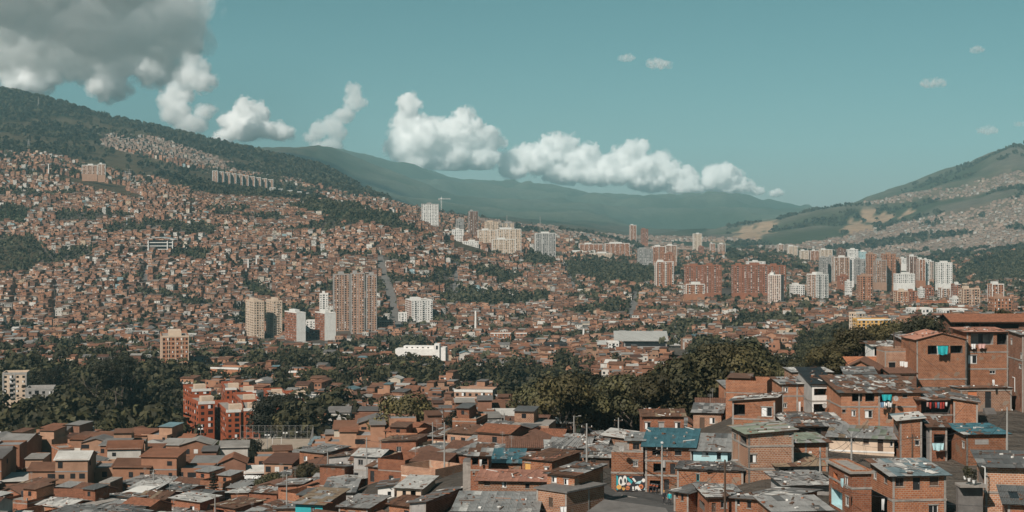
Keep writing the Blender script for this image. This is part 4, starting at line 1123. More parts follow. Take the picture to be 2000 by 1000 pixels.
# ------------------------------------------------------------------ apartment towers and large buildings, one by one
def tower(label, xL, xC, xR, top, base, Y, yaw=0, wall='brick_orange', wall2=None, floors=None, style='grid', trim='slab_white', depth=None, fins=0, roofbox=True, name='apartment_tower', cat='tower', group='apartment towers', bayw=3.0, seedx=0):
    th = rad(yaw); c, s = math.cos(th), math.sin(th)
    C = at(xC, base, Y)
    uL, uR = (xL - 1000) / F, (xR - 1000) / F
    if yaw >= 0:
        P0 = C; w = (uR * C.y - C.x) / (c - uR * s); d = depth or (C.x - uL * C.y) / (s + uL * c)
    else:
        w = (C.x - uL * C.y) / (c - uL * s); P0 = C - Vector((c, s, 0)) * w; d = depth or (uR * C.y - C.x) / (-s - uR * c)
    d = max(6.0, min(d, 40.0))
    far_ = lambda q_: q_ + '_far' if q_ and q_.startswith('brick_') else q_
    wall, wall2, trim = far_(wall), far_(wall2), far_(trim)
    h = (base - top) / F * Y
    root = empty(name, P0, th)
    tag(root, label, cat, group)
    rr = random.Random(int(xL * 13 + top + seedx))
    nf = floors or max(2, round(h / 2.75)); fh = h / nf
    ext = 14.0
    mats = {'front': wall, 'left': wall2 or wall, 'right': wall2 or wall, 'back': wall}
    if style.startswith('swap'):
        mats = {'front': wall2 or wall, 'left': wall, 'right': wall, 'back': wall}
    wm, gm, tm = MB(), MB(), MB()
    for face in FACES:
        o, u, n = FACES[face]
        O = Vector((o[0] * w, o[1] * d, 0)); U = Vector((u[0], u[1], 0)); Nn = Vector((n[0], n[1], 0)); L = w if u[0] else d
        P = lambda t_, z_, n_=0.0: O + U * t_ + Nn * n_ + Vector((0, 0, z_))
        wm.poly([P(0, -ext), P(L, -ext), P(L, h), P(0, h)], mats[face], [(0, -ext), (L, -ext), (L, h), (0, h)])
        if face == 'back' or (style == 'blankside' and face != 'front') or (style == 'blankfront' and face == 'front'):
            continue
        nb_ = max(2, round(L / bayw)); bw = L / nb_
        for f in range(nf):
            z = f * fh
            for b_ in range(nb_):
                a = b_ * bw
                big = (b_ % 3 == 1)
                ww = bw * (.62 if big else .42); hh = fh * (.62 if big else .48)
                x0 = a + (bw - ww) / 2; z0 = z + fh * .26
                # recessed look: pane set behind a sill and head that stand proud
                gm.poly([P(x0, z0, .02), P(x0 + ww, z0, .02), P(x0 + ww, z0 + hh, .02), P(x0, z0 + hh, .02)], 'glass_dark')
                if rr.random() < .25:
                    gm.poly([P(x0, z0, .035), P(x0 + ww * .5, z0, .035), P(x0 + ww * .5, z0 + hh * .9, .035), P(x0, z0 + hh * .9, .035)], 'cloth_white')
                if style in ('balcony', 'grid', 'swapbalcony') and big and face != 'right':
                    tm.obox(P(x0 - .15, z + .02, .9), U * (ww + .3), Nn * -.9, Vector((0, 0, fh * .30)), trim)
                elif style == 'redslab':
                    if big: tm.obox(P(x0, z + .3, .5), U * ww * .8, Nn * -.5, Vector((0, 0, .45)), 'slab_white')
                elif style == 'sill':
                    tm.obox(P(x0 - .1, z0 - .22, .14), U * (ww + .2), Nn * -.14, Vector((0, 0, .2)), trim)
            if style in ('grid', 'lines') :
                tm.obox(P(0, z + fh - .16, .07), U * L, Nn * -.07, Vector((0, 0, .2)), trim)
        if style in ('grid', 'fins', 'balcony', 'swapbalcony', 'redslab') or fins:
            nn_ = fins or max(2, nb_ // 3)
            for k_ in range(nn_ + 1):
                t_ = max(.35, min(L - .35, L * k_ / nn_))
                fw_ = .2 if style == 'lines' else .35
                tm.obox(P(t_ - fw_, 0, .16), U * (2 * fw_), Nn * -.16, Vector((0, 0, h + .3)), trim)
    wm.poly([(0, 0, h), (w, 0, h), (w, d, h), (0, d, h)], 'concrete')
    wm.build('wall', root)
    o = gm.build('window_field', root); o['kind'] = 'stuff'
    if tm.f:
        o = tm.build('facade_trim', root); o['kind'] = 'stuff'
    pm = MB(); p = .3
    pm.box(-.1, w + .1, -.1, p, h + .003, h + 1.0, trim if style != 'blankside' else wall); pm.box(-.1, w + .1, d - p, d + .1, h + .003, h + 1.0, wall); pm.box(-.1, p, p, d - p, h + .003, h + 1.0, wall); pm.box(w - p, w + .1, p, d - p, h + .003, h + 1.0, wall)
    pm.build('parapet', root)
    if roofbox:
        q_ = MB(); bx = w * rr.uniform(.25, .5); x0 = w * rr.uniform(.1, .4)
        q_.box(x0, x0 + bx, d * .25, d * .75, h + .005, h + 3.4, trim); q_.build('machine_room', root)
        q_ = MB(); q_.tube((x0 + bx * .7, d * .5, h + 3.4), (x0 + bx * .7, d * .5, h + 7), .12, .05, 'metal_pole', 6); q_.build('antenna', root)
    OCC.append((P0.x + c * w / 2 - s * d / 2, P0.y + s * w / 2 + c * d / 2, max(w, d) * .62))
    return root

# the big trio and its neighbours
tower('massive brown brick tower block with pale grey vertical ribs, first wing', 644, 652, 683, 537, 650, 1750, 10, 'brick_pale', 'concrete', 26, 'fins', 'plaster_grey', fins=3, depth=16)
tower('massive brown brick tower block with pale grey vertical ribs, middle wing', 679, 686, 712, 535, 653, 1725, 9, 'brick_pale', 'concrete', 26, 'fins', 'plaster_grey', fins=2, depth=16)
tower('massive brown brick tower block with pale grey vertical ribs, end wing', 709, 716, 736, 538, 652, 1715, 9, 'brick_pale', 'concrete', 26, 'fins', 'plaster_grey', fins=2, depth=16)
tower('slim white blank walled tower behind the paired towers', 621, 624, 641, 575, 650, 1800, 6, 'plaster_white', 'plaster_white', 18, 'blankside', 'plaster_white', depth=14)
tower('cream tower with dark window slots and stepped shaded flank', 478, 496, 516, 590, 668, 1680, 22, 'plaster_cream', 'plaster_cream', 16, 'fins', 'plaster_cream', fins=2)
tower('cream tower with zigzag balconies standing in the shade of its twin', 518, 534, 551, 589, 664, 1700, 20, 'plaster_cream', 'plaster_cream', 16, 'balcony', 'plaster_cream')
tower('white and brown brick tower with rooftop antennas', 556, 579, 597, 612, 674, 1640, 28, 'plaster_white', 'brick_red', 12, 'blankfront', 'slab_white')
tower('white and brown brick tower without antennas beside the glass balconies', 615, 634, 656, 613, 670, 1650, 26, 'plaster_white', 'brick_red', 12, 'blankfront', 'slab_white')
tower('white balcony block with teal glass between the two brown and white towers', 597, 598, 616, 627, 672, 1690, 2, 'plaster_white', None, 9, 'swapbalcony', 'slab_white', depth=10, roofbox=False)
tower('white chequered block with one bare brick flank', 788, 804, 845, 588, 626, 1830, 14, 'plaster_white', 'brick_red', 9, 'balcony', 'slab_white')
tower('low white terraced block beside the chequered block', 777, 778, 795, 612, 630, 1830, 2, 'plaster_white', None, 5, 'lines', 'slab_white', depth=9, roofbox=False, name='apartment_block', cat='building')
tower('brown slab block with dark parking decks below the big towers', 737, 740, 771, 628, 650, 1740, 4, 'brick_brown', None, 5, 'lines', 'concrete', depth=14, roofbox=False, name='apartment_block', cat='building')
tower('ten storey brick block with white frame grid among low houses', 304, 316, 369, 659, 733, 1030, 14, 'brick_orange', None, 9, 'lines', 'plaster_cream', fins=4)
# towers on the shoulder of the hill
SH = [
 (820, 824, 857, 399, 448, 2950, 'plaster_white', 'tall white and red striped tower under construction beside the crane', 'fins', 'plaster_grey'),
 (719, 722, 745, 410, 428, 3400, 'plaster_white', 'small white block alone at the edge of the wooded slope', 'balcony', 'slab_white'),
 (766, 769, 792, 416, 440, 3200, 'plaster_cream', 'small cream block with vertical bays below the wooded slope', 'fins', 'slab_white'),
 (912, 916, 934, 413, 458, 3150, 'brick_brown', 'dark slim tower with brown flank on the hill shoulder', 'fins', 'plaster_grey'),
 (889, 892, 906, 428, 450, 3200, 'plaster_grey', 'shaded grey block behind the dark slim tower', 'grid', 'plaster_grey'),
 (881, 884, 906, 449, 474, 2850, 'plaster_white', 'white block below the grey block', 'fins', 'slab_white'),
 (861, 864, 883, 452, 474, 2870, 'plaster_cream', 'low cream block on the earth cut', 'fins', 'slab_white'),
 (931, 934, 969, 450, 495, 2860, 'plaster_cream', 'pale concrete slab with many vertical bays, first of the row', 'fins', 'slab_white'),
 (968, 972, 1018, 448, 494, 2840, 'plaster_cream', 'pale concrete slab with many vertical bays, end of the row', 'fins', 'slab_white'),
 (960, 962, 1006, 468, 497, 2760, 'plaster_cream', 'lower pale slab in front of the row of bays', 'fins', 'slab_white'),
 (903, 905, 935, 472, 492, 2800, 'plaster_white', 'low white slab stepping down the hill shoulder', 'fins', 'slab_white'),
 (946, 948, 975, 434, 470, 3100, 'plaster_cream', 'square cream tower behind the row of bays', 'grid', 'plaster_cream'),
 (977, 979, 1006, 436, 470, 3120, 'plaster_cream', 'square tower with grey flank behind the end of the row', 'grid', 'plaster_grey'),
 (1043, 1046, 1085, 456, 502, 2950, 'plaster_grey', 'stepped grey tower group standing alone among trees', 'fins', 'slab_white'),
]
for (a, b_, c_, t_, bs, Y, wl, lab, st, tr) in SH:
    tower(lab, a, b_, c_, t_, bs, Y, 8, wl, None, None, st, tr, depth=14, bayw=3.4)
# valley centre
VC = [
 (1130, 1132, 1178, 477, 496, 3500, 'brick_orange', 'long brick slab with white end walls, first of two', 'fins', 'slab_white'),
 (1179, 1182, 1230, 476, 502, 3450, 'brick_orange', 'long brick and white striped slab, second of two', 'fins', 'slab_white'),
 (1106, 1108, 1152, 492, 502, 3300, 'plaster_cream', 'low cream row of flats under the brick slabs', 'sill', 'slab_white'),
 (1150, 1152, 1196, 495, 508, 3250, 'plaster_cream', 'low pale row of flats under the striped slab', 'sill', 'slab_white'),
 (1229, 1231, 1243, 440, 472, 4600, 'brick_orange', 'slender brick tower against the far blue ridge', 'fins', 'slab_white'),
 (1251, 1253, 1266, 448, 474, 4600, 'brick_red', 'shorter round topped brick tower against the far ridge', 'sill', 'brick_red'),
 (1353, 1355, 1371, 457, 488, 4300, 'plaster_cream', 'slender white and brown tower before the quarry', 'fins', 'slab_white'),
 (1244, 1247, 1276, 487, 516, 3000, 'plaster_grey', 'broad grey brown slab with small windows', 'sill', 'plaster_grey'),
 (1270, 1274, 1300, 482, 512, 3050, 'brick_orange', 'brick tower with pale fins behind the broad grey slab', 'fins', 'slab_white'),
 (1297, 1300, 1322, 480, 512, 3080, 'brick_pale', 'brick and white tower at the end of the central cluster', 'fins', 'slab_white'),
 (1276, 1282, 1316, 512, 558, 2350, 'brick_orange', 'tall brick tower with white frame panels above the low houses', 'balcony', 'slab_white'),
 (1298, 1302, 1317, 496, 516, 2700, 'brick_orange', 'brick tower peeping over the white panelled tower', 'fins', 'brick_red'),
 (1386, 1388, 1397, 476, 490, 4000, 'brick_orange', 'small brick tower in the trees, nearest the slender white tower', 'fins', 'slab_white'),
 (1402, 1404, 1417, 477, 495, 4000, 'brick_pale', 'small striped tower in the trees below the quarry', 'fins', 'slab_white'),
 (1364, 1366, 1375, 482, 498, 3900, 'brick_red', 'stubby brown tower in the trees', 'sill', 'brick_red'),
 (1336, 1341, 1372, 520, 572, 2120, 'brick_red', 'dark red brick slab with white windows, first of the long wall of flats', 'redslab', 'brick_red'),
 (1372, 1375, 1409, 519, 572, 2110, 'brick_red', 'dark red brick slab with white windows, second of the long wall of flats', 'redslab', 'brick_red'),
 (1430, 1434, 1458, 519, 572, 2100, 'brick_red', 'dark red brick slab right of the gap in the long wall of flats', 'redslab', 'brick_red'),
 (1458, 1461, 1498, 518, 572, 2090, 'brick_red', 'dark red brick slab in the middle of the second run of flats', 'redslab', 'brick_red'),
 (1498, 1501, 1535, 520, 572, 2085, 'brick_red', 'dark red brick slab closing the second run of flats', 'redslab', 'brick_red'),
 (1458, 1461, 1495, 512, 526, 2700, 'plaster_white', 'white tower rising behind the long wall of red flats', 'grid', 'slab_white'),
 (1338, 1340, 1376, 556, 574, 2020, 'brick_orange', 'low brick flats at the foot of the red slabs', 'balcony', 'slab_white'),
]
for (a, b_, c_, t_, bs, Y, wl, lab, st, tr) in VC:
    tower(lab, a, b_, c_, t_, bs, Y, 8, wl, None, None, st, tr, depth=13, bayw=3.2)
tower('pale gridded tower with one bright orange flank before the red flats', 1500, 1525, 1531, 538, 593, 1950, -30, 'brick_pale', 'paint_orange', 17, 'lines', 'slab_white', fins=6)
tower('tower with white edges and a teal stripe', 1576, 1594, 1618, 537, 588, 2020, 26, 'plaster_white', 'brick_pale', 16, 'balcony', 'slab_white')
tower('white stepped office block left of the teal striped tower', 1546, 1550, 1572, 558, 588, 2080, 10, 'plaster_white', None, 8, 'sill', 'plaster_white', depth=16)
# right hand cluster
RC = [
 (1600, 1604, 1617, 504, 545, 2720, 'plaster_grey', 'grey tower with pale flank, start of the right hand cluster', 'fins', 'plaster_grey'),
 (1617, 1620, 1640, 503, 548, 2740, 'plaster_grey', 'dark windowed grey tower next to the start of the right hand cluster', 'grid', 'plaster_grey'),
 (1625, 1629, 1660, 503, 550, 2640, 'brick_pale', 'broad tower in cream and brown stripes', 'fins', 'slab_white'),
 (1656, 1658, 1668, 504, 548, 2650, 'plaster_white', 'plain white end wall of the striped tower', 'blankside', 'plaster_white'),
 (1669, 1672, 1690, 507, 545, 2750, 'plaster_grey', 'dark grey glass tower between striped and brick towers', 'grid', 'plaster_grey'),
 (1635, 1638, 1652, 487, 506, 3100, 'brick_brown', 'brown tower top behind the striped tower', 'fins', 'brick_brown'),
 (1654, 1657, 1676, 488, 508, 3100, 'plaster_white', 'white tower top behind the dark grey glass tower', 'fins', 'plaster_white'),
 (1678, 1681, 1692, 492, 508, 3150, 'paint_blue', 'pale blue glazed tower top', 'lines', 'slab_white'),
 (1692, 1696, 1712, 497, 548, 2650, 'brick_orange', 'tall brick tower with pale ribs, left of the tallest group', 'fins', 'brick_pale'),
 (1708, 1711, 1732, 509, 552, 2560, 'brick_pale', 'brown grey tower with close ribs in the tallest group', 'fins', 'plaster_grey'),
 (1722, 1726, 1750, 497, 558, 2580, 'brick_orange', 'tallest orange brick tower with balcony bands', 'balcony', 'brick_pale'),
 (1748, 1750, 1760, 506, 552, 2600, 'brick_pale', 'plain brown flank tower closing the tallest group', 'sill', 'brick_pale'),
 (1772, 1776, 1792, 501, 545, 2700, 'brick_brown', 'brown tower with cream vertical stripes', 'fins', 'slab_white'),
 (1792, 1795, 1808, 507, 548, 2680, 'brick_orange', 'ribbed brick tower beside the cream striped one', 'fins', 'slab_white'),
 (1806, 1808, 1815, 508, 550, 2690, 'plaster_white', 'thin white slab beside the ribbed brick tower', 'blankside', 'plaster_white'),
 (1814, 1816, 1824, 511, 545, 2900, 'brick_pale', 'hazy brown tower behind the thin white slab', 'fins', 'slab_white'),
 (1829, 1833, 1860, 514, 553, 2450, 'plaster_white', 'white framed tower in front of the dark green hill', 'balcony', 'slab_white'),
 (1757, 1760, 1771, 505, 515, 3100, 'plaster_white', 'white top heavy tower seen between brick groups', 'lines', 'slab_white'),
 (1748, 1751, 1787, 536, 553, 2400, 'plaster_white', 'broad white block with rows of dark balconies', 'lines', 'slab_white'),
 (1637, 1640, 1658, 540, 556, 2450, 'brick_red', 'windowless rust brown hall at the foot of the striped tower', 'blankside', 'brick_red'),
 (1674, 1680, 1705, 540, 590, 1980, 'brick_orange', 'stepped brick tower with rooftop tank and orange shaded side', 'balcony', 'brick_pale'),
 (1653, 1656, 1664, 551, 572, 2150, 'plaster_white', 'thin white block with dark square windows', 'lines', 'slab_white'),
 (1750, 1753, 1774, 570, 600, 1850, 'brick_orange', 'square brick block with cream window columns', 'balcony', 'plaster_cream'),
 (1773, 1776, 1792, 570, 592, 1950, 'brick_red', 'plain brick block behind the cream window columns', 'sill', 'brick_red'),
 (1796, 1799, 1806, 565, 585, 2100, 'plaster_white', 'thin white and grey flats between brick blocks', 'lines', 'slab_white'),
 (1806, 1809, 1824, 562, 585, 2150, 'brick_red', 'blank brick block beside the thin white flats', 'sill', 'brick_red'),
 (1836, 1839, 1857, 564, 588, 2100, 'brick_pale', 'brick and white balcony block below the white framed tower', 'balcony', 'slab_white'),
 (1862, 1865, 1876, 556, 590, 2050, 'brick_red', 'brick block with a white door panel', 'sill', 'slab_white'),
 (1877, 1882, 1914, 565, 605, 1720, 'brick_pale', 'broad pale brick tower with a grey central stripe', 'balcony', 'plaster_cream'),
 (1861, 1863, 1878, 584, 604, 1750, 'plaster_white', 'white and grey flats beside the broad pale brick tower', 'lines', 'slab_white'),
 (1933, 1938, 1961, 556, 596, 1800, 'brick_orange', 'brick tower with white ribs near the picture edge', 'fins', 'slab_white'),
 (1937, 1941, 1976, 583, 618, 1420, 'brick_orange', 'brick block in front of the white ribbed tower', 'sill', 'brick_pale'),
 (1518, 1520, 1531, 478, 498, 4200, 'brick_pale', 'small hazy tower with white stripes beyond the trees', 'fins', 'slab_white'),
 (1537, 1540, 1558, 481, 504, 4000, 'plaster_cream', 'hazy cream and brown tower beyond the trees', 'fins', 'slab_white'),
 (1561, 1564, 1580, 490, 512, 3800, 'plaster_cream', 'hazy pale tower next to the cream and brown tower', 'fins', 'slab_white'),
 (1580, 1583, 1600, 490, 512, 3800, 'brick_orange', 'hazy orange brick tower at the start of the right cluster', 'fins', 'slab_white'),
 (1600, 1603, 1626, 488, 508, 3700, 'plaster_cream', 'hazy pale twin topped tower behind the grey towers', 'fins', 'slab_white'),
]
for (a, b_, c_, t_, bs, Y, wl, lab, st, tr) in RC:
    tower(lab, a, b_, c_, t_, bs, Y, 7, wl, None, None, st, tr, depth=13, bayw=3.2)
# flats on the far left slope
FL = [(470 - 57 + 12 * k_, 334 + 1.9 * k_, 374 + 1.5 * k_) for k_ in range(10)]
for k_, (x, t_, bs) in enumerate(FL):
    tower('hazy brown slab in the stepped row of flats below the wooded hill', x, x + 1.5, x + 12.5, t_, bs, 3650 + 12 * k_, 7, 'brick_pale', None, None, 'fins', 'slab_white', depth=10, bayw=3.4, roofbox=False, group='row of flats below the wooded hill')
for k_ in range(8):
    tower('small grey white slab in the lower row of flats along the slope', 525 + 17 * k_, 526.5 + 17 * k_, 538 + 17 * k_, 367 + 2.6 * k_, 385 + 3.6 * k_, 3500, 7, 'plaster_grey', None, None, 'fins', 'slab_white', depth=10, bayw=3.4, roofbox=False, group='lower row of flats along the slope')
tower('brown twin block on the grassy spur', 158, 160, 190, 323, 340, 3150, 8, 'brick_pale', None, None, 'fins', 'slab_white', depth=10)
tower('single pale brown tower on the grassy spur', 189, 191, 206, 321, 342, 3140, 8, 'brick_pale', None, None, 'fins', 'slab_white', depth=10)

# red apartment estate
def red_block(label, xL, xC, xR, top, base, Y, yaw, floors):
    r = tower(label, xL, xC, xR, top, base, Y, yaw, 'paint_red', None, floors, 'redwin', 'slab_white', roofbox=False, name='red_apartment_block', cat='building', group='red apartment estate', bayw=3.6)
    w = 8
    q_ = MB(); q_.box(1.5, 6.0, 2.0, 5.5, (base - top) / F * Y + .01, (base - top) / F * Y + 2.6, 'plaster_cream'); q_.build('stair_head', r)
    return r
red_block('red block with a stack of recessed white balconies, corner of the estate', 362, 388, 419, 790, 850, 580, 24, 5)
red_block('red block with one column of white windows in the middle of the front', 419, 442, 470, 806, 858, 570, 18, 5)
red_block('red block beside the big round tree at the end of the front', 470, 476, 508, 803, 858, 572, 12, 5)
red_block('red block behind the corner block with two white windows', 358, 375, 412, 765, 800, 640, 22, 5)
red_block('red block behind the middle with stepped grey roof', 455, 470, 508, 786, 830, 620, 16, 5)
red_block('red block with black balconies at the back of the estate', 432, 440, 462, 762, 800, 690, 14, 4)
red_block('red block half hidden by a dark tree at the back', 462, 470, 500, 768, 795, 700, 14, 3)
red_block('low red block at the far end of the estate', 515, 525, 560, 774, 800, 690, 14, 3)
red_block('low red block with dark garage at the far corner', 556, 570, 595, 778, 800, 660, 16, 3)
# other large buildings in the lower town
tower('pale flats with grey balconies at the edge of the dark wood', 0, 5, 52, 732, 778, 760, 10, 'plaster_cream', None, 5, 'balcony', 'plaster_grey', roofbox=False, name='apartment_block', cat='building', group='flats at the wood', depth=12)
tower('grey flats half hidden by tall thin trees', 40, 52, 105, 762, 815, 720, 12, 'plaster_grey', None, 5, 'sill', 'plaster_grey', roofbox=False, name='apartment_block', cat='building', group='flats at the wood', depth=12)
tower('long brick factory wall with pale bands', 411, 470, 490, 722, 757, 930, -18, 'brick_orange', None, 4, 'blankfront', 'slab_white', roofbox=False, name='brick_building', cat='building', group='large brick buildings', depth=14)
tower('five storey brick block with pale concrete frame near the tree clump', 887, 962, 970, 766, 822, 720, -8, 'brick_pale', None, 5, 'lines', 'slab_white', roofbox=False, name='brick_building', cat='building', group='large brick buildings', depth=14)
tower('orange brown flats with framed blank wall', 556, 594, 612, 728, 757, 930, -14, 'brick_orange', None, 4, 'lines', 'slab_white', roofbox=False, name='brick_building', cat='building', group='large brick buildings', depth=14)
tower('brick block with white upper floor left of the cable pylon', 955, 958, 998, 652, 672, 1500, 5, 'brick_orange', None, 4, 'sill', 'plaster_white', roofbox=False, name='brick_building', cat='building', group='large brick buildings', depth=12)
tower('narrow framed brick block beside the white upper floor', 1004, 1008, 1029, 652, 675, 1500, 8, 'brick_orange', None, 5, 'lines', 'slab_white', roofbox=False, name='brick_building', cat='building', group='large brick buildings', depth=12)
tower('dark glazed brick building behind the trees', 1064, 1066, 1108, 673, 700, 1280, 4, 'metal_dark', None, 5, 'lines', 'metal_dark', roofbox=False, name='brick_building', cat='building', group='large brick buildings', depth=14)
tower('white block with four dark windows before the sports hall', 1186, 1188, 1209, 670, 696, 1260, 4, 'plaster_white', 'brick_brown', 4, 'sill', 'plaster_white', roofbox=False, name='white_building', cat='building', depth=12)
tower('yellow school building with pale roof at the edge of the park', 1672, 1675, 1740, 626, 645, 1050, 4, 'paint_yellow', None, 3, 'sill', 'plaster_white', roofbox=False, name='school', cat='building', depth=12)
tower('bright yellow walled hall beside the grey metal roofs', 1799, 1801, 1838, 628, 646, 980, 4, 'paint_yellow', None, 2, 'blankfront', 'plaster_white', roofbox=False, name='yellow_hall', cat='building', depth=12)
tower('beige stair tower block at the edge of the park', 1661, 1672, 1690, 613, 645, 1080, 24, 'plaster_cream', None, 5, 'sill', 'plaster_white', roofbox=False, name='apartment_block', cat='building', depth=8)
tower('white industrial block behind the orange crane', 1777, 1780, 1822, 604, 620, 1350, 5, 'plaster_white', None, 2, 'sill', 'plaster_white', roofbox=False, name='white_building', cat='building', depth=14)
tower('white industrial block beside the crane jib', 1838, 1841, 1890, 606, 622, 1300, 5, 'plaster_white', None, 2, 'sill', 'plaster_white', roofbox=False, name='white_building', cat='building', depth=14)

# white church
r = empty('church', at(772, 703, 1230), rad(-6)); tag(r, 'long white church with arched bell gable at one end', 'church')
OCC.append((at(820, 700, 1250).x, 1245, 24))
q_ = MB(); q_.box(0, 32, 0, 14, -10, 8.6, 'plaster_white'); q_.build('nave', r)
q_ = MB(); q_.box(6, 30, 3, 11, 8.603, 10.8, 'plaster_white'); q_.build('clerestory', r)
q_ = MB(); q_.box(31, 35, -1.2, 6, -10, 13.0, 'plaster_white'); bt_ = q_.build('bell_tower', r)
q_ = MB(); q_.box(32.2, 33.8, -1.26, -1.0, 8.5, 11.5, 'glass_dark'); q_.build('bell_opening', bt_)
q_ = MB(); q_.box(35.003, 39.5, 0.5, 12, -10, 10.0, 'plaster_white'); q_.build('facade_block', r)
q_ = MB(); q_.box(18, 20.2, -.06, .3, 0, 3.2, 'paint_red'); q_.build('door', r)
for k_ in range(5):
    q_ = MB(); q_.box(8 + 4.2 * k_, 9.4 + 4.2 * k_, 2.94, 3.2, 9.2, 10.0, 'glass_dark'); q_.build('window', r)

# sports hall
r = empty('sports_hall', at(1205, 688, 1330), rad(-3)); tag(r, 'low sports hall with broad pale steel roof and lower wings', 'hall')
OCC.append((at(1260, 690, 1350).x, 1355, 36)); OCC.append((at(1215, 690, 1350).x, 1350, 18)); OCC.append((at(1310, 690, 1350).x, 1350, 18))
q_ = MB(); q_.box(6, 42, 2, 34, -8, 9.0, 'plaster_grey'); q_.build('wall', r)
q_ = MB(); q_.box(7, 41, 1.8, 2.0, 5.2, 8.6, 'glass_dark'); q_.build('window_band', r)
q_ = MB(); q_.obox((-2.5, 0, 9.4), (46, 0, 0), (0, 36, 5.5), (0, 0, .7), 'tin_light'); q_.build('roof', r)
q_ = MB(); q_.obox((44.5, 3, 5.6), (16, 0, 0), (0, 26, 2.0), (0, 0, .6), 'tin_light'); q_.build('wing_roof', r)
q_ = MB(); q_.box(45, 60, 5, 26, -8, 5.2, 'plaster_cream'); q_.build('wing_wall', r)
q_ = MB(); q_.obox((-18, 4, 6.0), (17, 0, 0), (0, 22, 1.5), (0, 0, .6), 'tin_light'); q_.build('wing_roof', r)
for x in (-16, -6):
    q_ = MB(); q_.box(x, x + .8, 5, 5.8, -8, 6.05, 'concrete'); q_.build('pillar', r)

# cable car station on the hillside
r = empty('cable_station', at(287, 497, 2330), rad(4)); tag(r, 'glazed cable car station on tall white columns in the hillside', 'station')
OCC.append((at(310, 490, 2340).x, 2345, 26))
sx = 2330 / F
q_ = MB(); q_.box(2, 36, 4, 22, 6, 21, 'glass_dark'); q_.build('glass_hall', r)
for z in (7, 12, 17):
    q_ = MB(); q_.box(0, 37, 2, 23, z, z + 1.1, 'slab_white'); q_.build('floor_deck', r)
q_ = MB()
for k_ in range(8):
    x0 = -4 + 46 * k_ / 8; x1 = -4 + 46 * (k_ + 1) / 8
    zf = lambda x: 22.5 + 2.8 * math.sin((x + 4) / 46 * math.pi)
    q_.poly([(x0, -1, zf(x0)), (x1, -1, zf(x1)), (x1, 26, zf(x1) + .5), (x0, 26, zf(x0) + .5)], 'tin_bluegrey')
    q_.poly([(x0, -1, zf(x0) - .8), (x1, -1, zf(x1) - .8), (x1, -1, zf(x1)), (x0, -1, zf(x0))], 'tin_light')
q_.build('roof', r)
for x in (1, 29, 36.5):
    q_ = MB(); q_.box(x, x + 1.4, .5, 2, -14, 22.0 if x < 5 else 20, 'slab_white'); q_.build('column', r)
q_ = MB(); q_.box(-26, 1, 8, 12, 12, 13.2, 'concrete'); q_.build('walkway', r)
q_ = MB(); q_.box(-25, -23.5, 9, 11, -8, 12.0, 'concrete'); q_.build('column', r)
# ------------------------------------------------------------------ row of gabled townhouses behind the ridge
for k_ in range(11):
    x = 1392 + 13 * k_ + (4 if k_ > 5 else 0); tp = 752 - 1.2 * k_
    house('townhouse', 'small gabled brick townhouse in the row below the park trees', x, x, x + 13, tp, tp + 24, 505 - 3 * k_, 3, 'brick_orange', depth=8,
          ops={'front': [(x + 2, x + 5, tp + 5, tp + 10, 'win', 'frame_white'), (x + 8, x + 11, tp + 12, tp + 20, 'door')]}, roof=dict(kind='gable', ridge='y', k=.7, rise=1.5, over=.2, mats='tile_clay' if k_ % 3 else {'tin_light': 1}), group='gabled townhouses below the park', detail=False)
for k_ in range(9):
    x = 1372 + 15 * k_; tp = 779 - 1.6 * k_
    house('townhouse', 'small gabled brick townhouse in the front row behind the ridge', x, x, x + 15, tp, tp + 24, 432 - 3 * k_, 3, 'brick_orange', depth=8,
          ops={'front': [(x + 3, x + 6, tp + 5, tp + 10, 'win', 'frame_white'), (x + 9, x + 12, tp + 4, tp + 10, 'win', 'frame_white')]}, roof=dict(kind='gable', ridge='y', k=.7, rise=1.5, over=.2, mats='tile_clay' if k_ % 2 else {'tin_light': 1, 'tin_rust': 1}), group='gabled townhouses behind the ridge', detail=False)
house('house', 'orange brown gabled house standing alone in the tree clump', 1109, 1128, 1160, 752, 780, 610, 24, 'brick_orange', mats={'left': 'plaster_cream'}, depth=11, roof=dict(kind='gable', ridge='x', k=.8, rise=1.8, over=.4, mats='tile_clay'), detail=False, group=MG)
house('house', 'brick house with terracotta roof showing between park trees', 1252, 1252, 1280, 732, 748, 720, 4, 'brick_red', depth=9, roof=dict(kind='gable', ridge='y', k=.8, rise=1.8, over=.4, mats='tile_bright'), detail=False, group=MG)

# ------------------------------------------------------------------ sports pitch
pc = at(520, 884, 505)
zc = pc.z + 0.9
r = empty('sports_pitch_ground', (0, 0, 0)); bpy.data.objects.remove(r)
pm = MB(); c1_, c2_ = at(440, 900, 470), at(612, 872, 540)
zz_ = gz(pc.x, pc.y) + 1.1
P4 = [Vector(((445 - 1000) / F * 478, 478, zz_)), Vector(((600 - 1000) / F * 478, 478, zz_)), Vector(((612 - 1000) / F * 535, 535, zz_)), Vector(((470 - 1000) / F * 535, 535, zz_))]
pm.poly(P4, 'sand')
for i in range(4):
    a, b_ = P4[i], P4[(i + 1) % 4]
    pm.poly([a - Vector((0, 0, 5)), b_ - Vector((0, 0, 5)), b_, a], 'concrete')
o = pm.build('sports_pitch'); tag(o, 'pale sandy sports pitch in front of the red flats', 'pitch', kind='structure')
ctr = sum(P4, Vector()) / 4
OCC.append((ctr.x, ctr.y, 34))
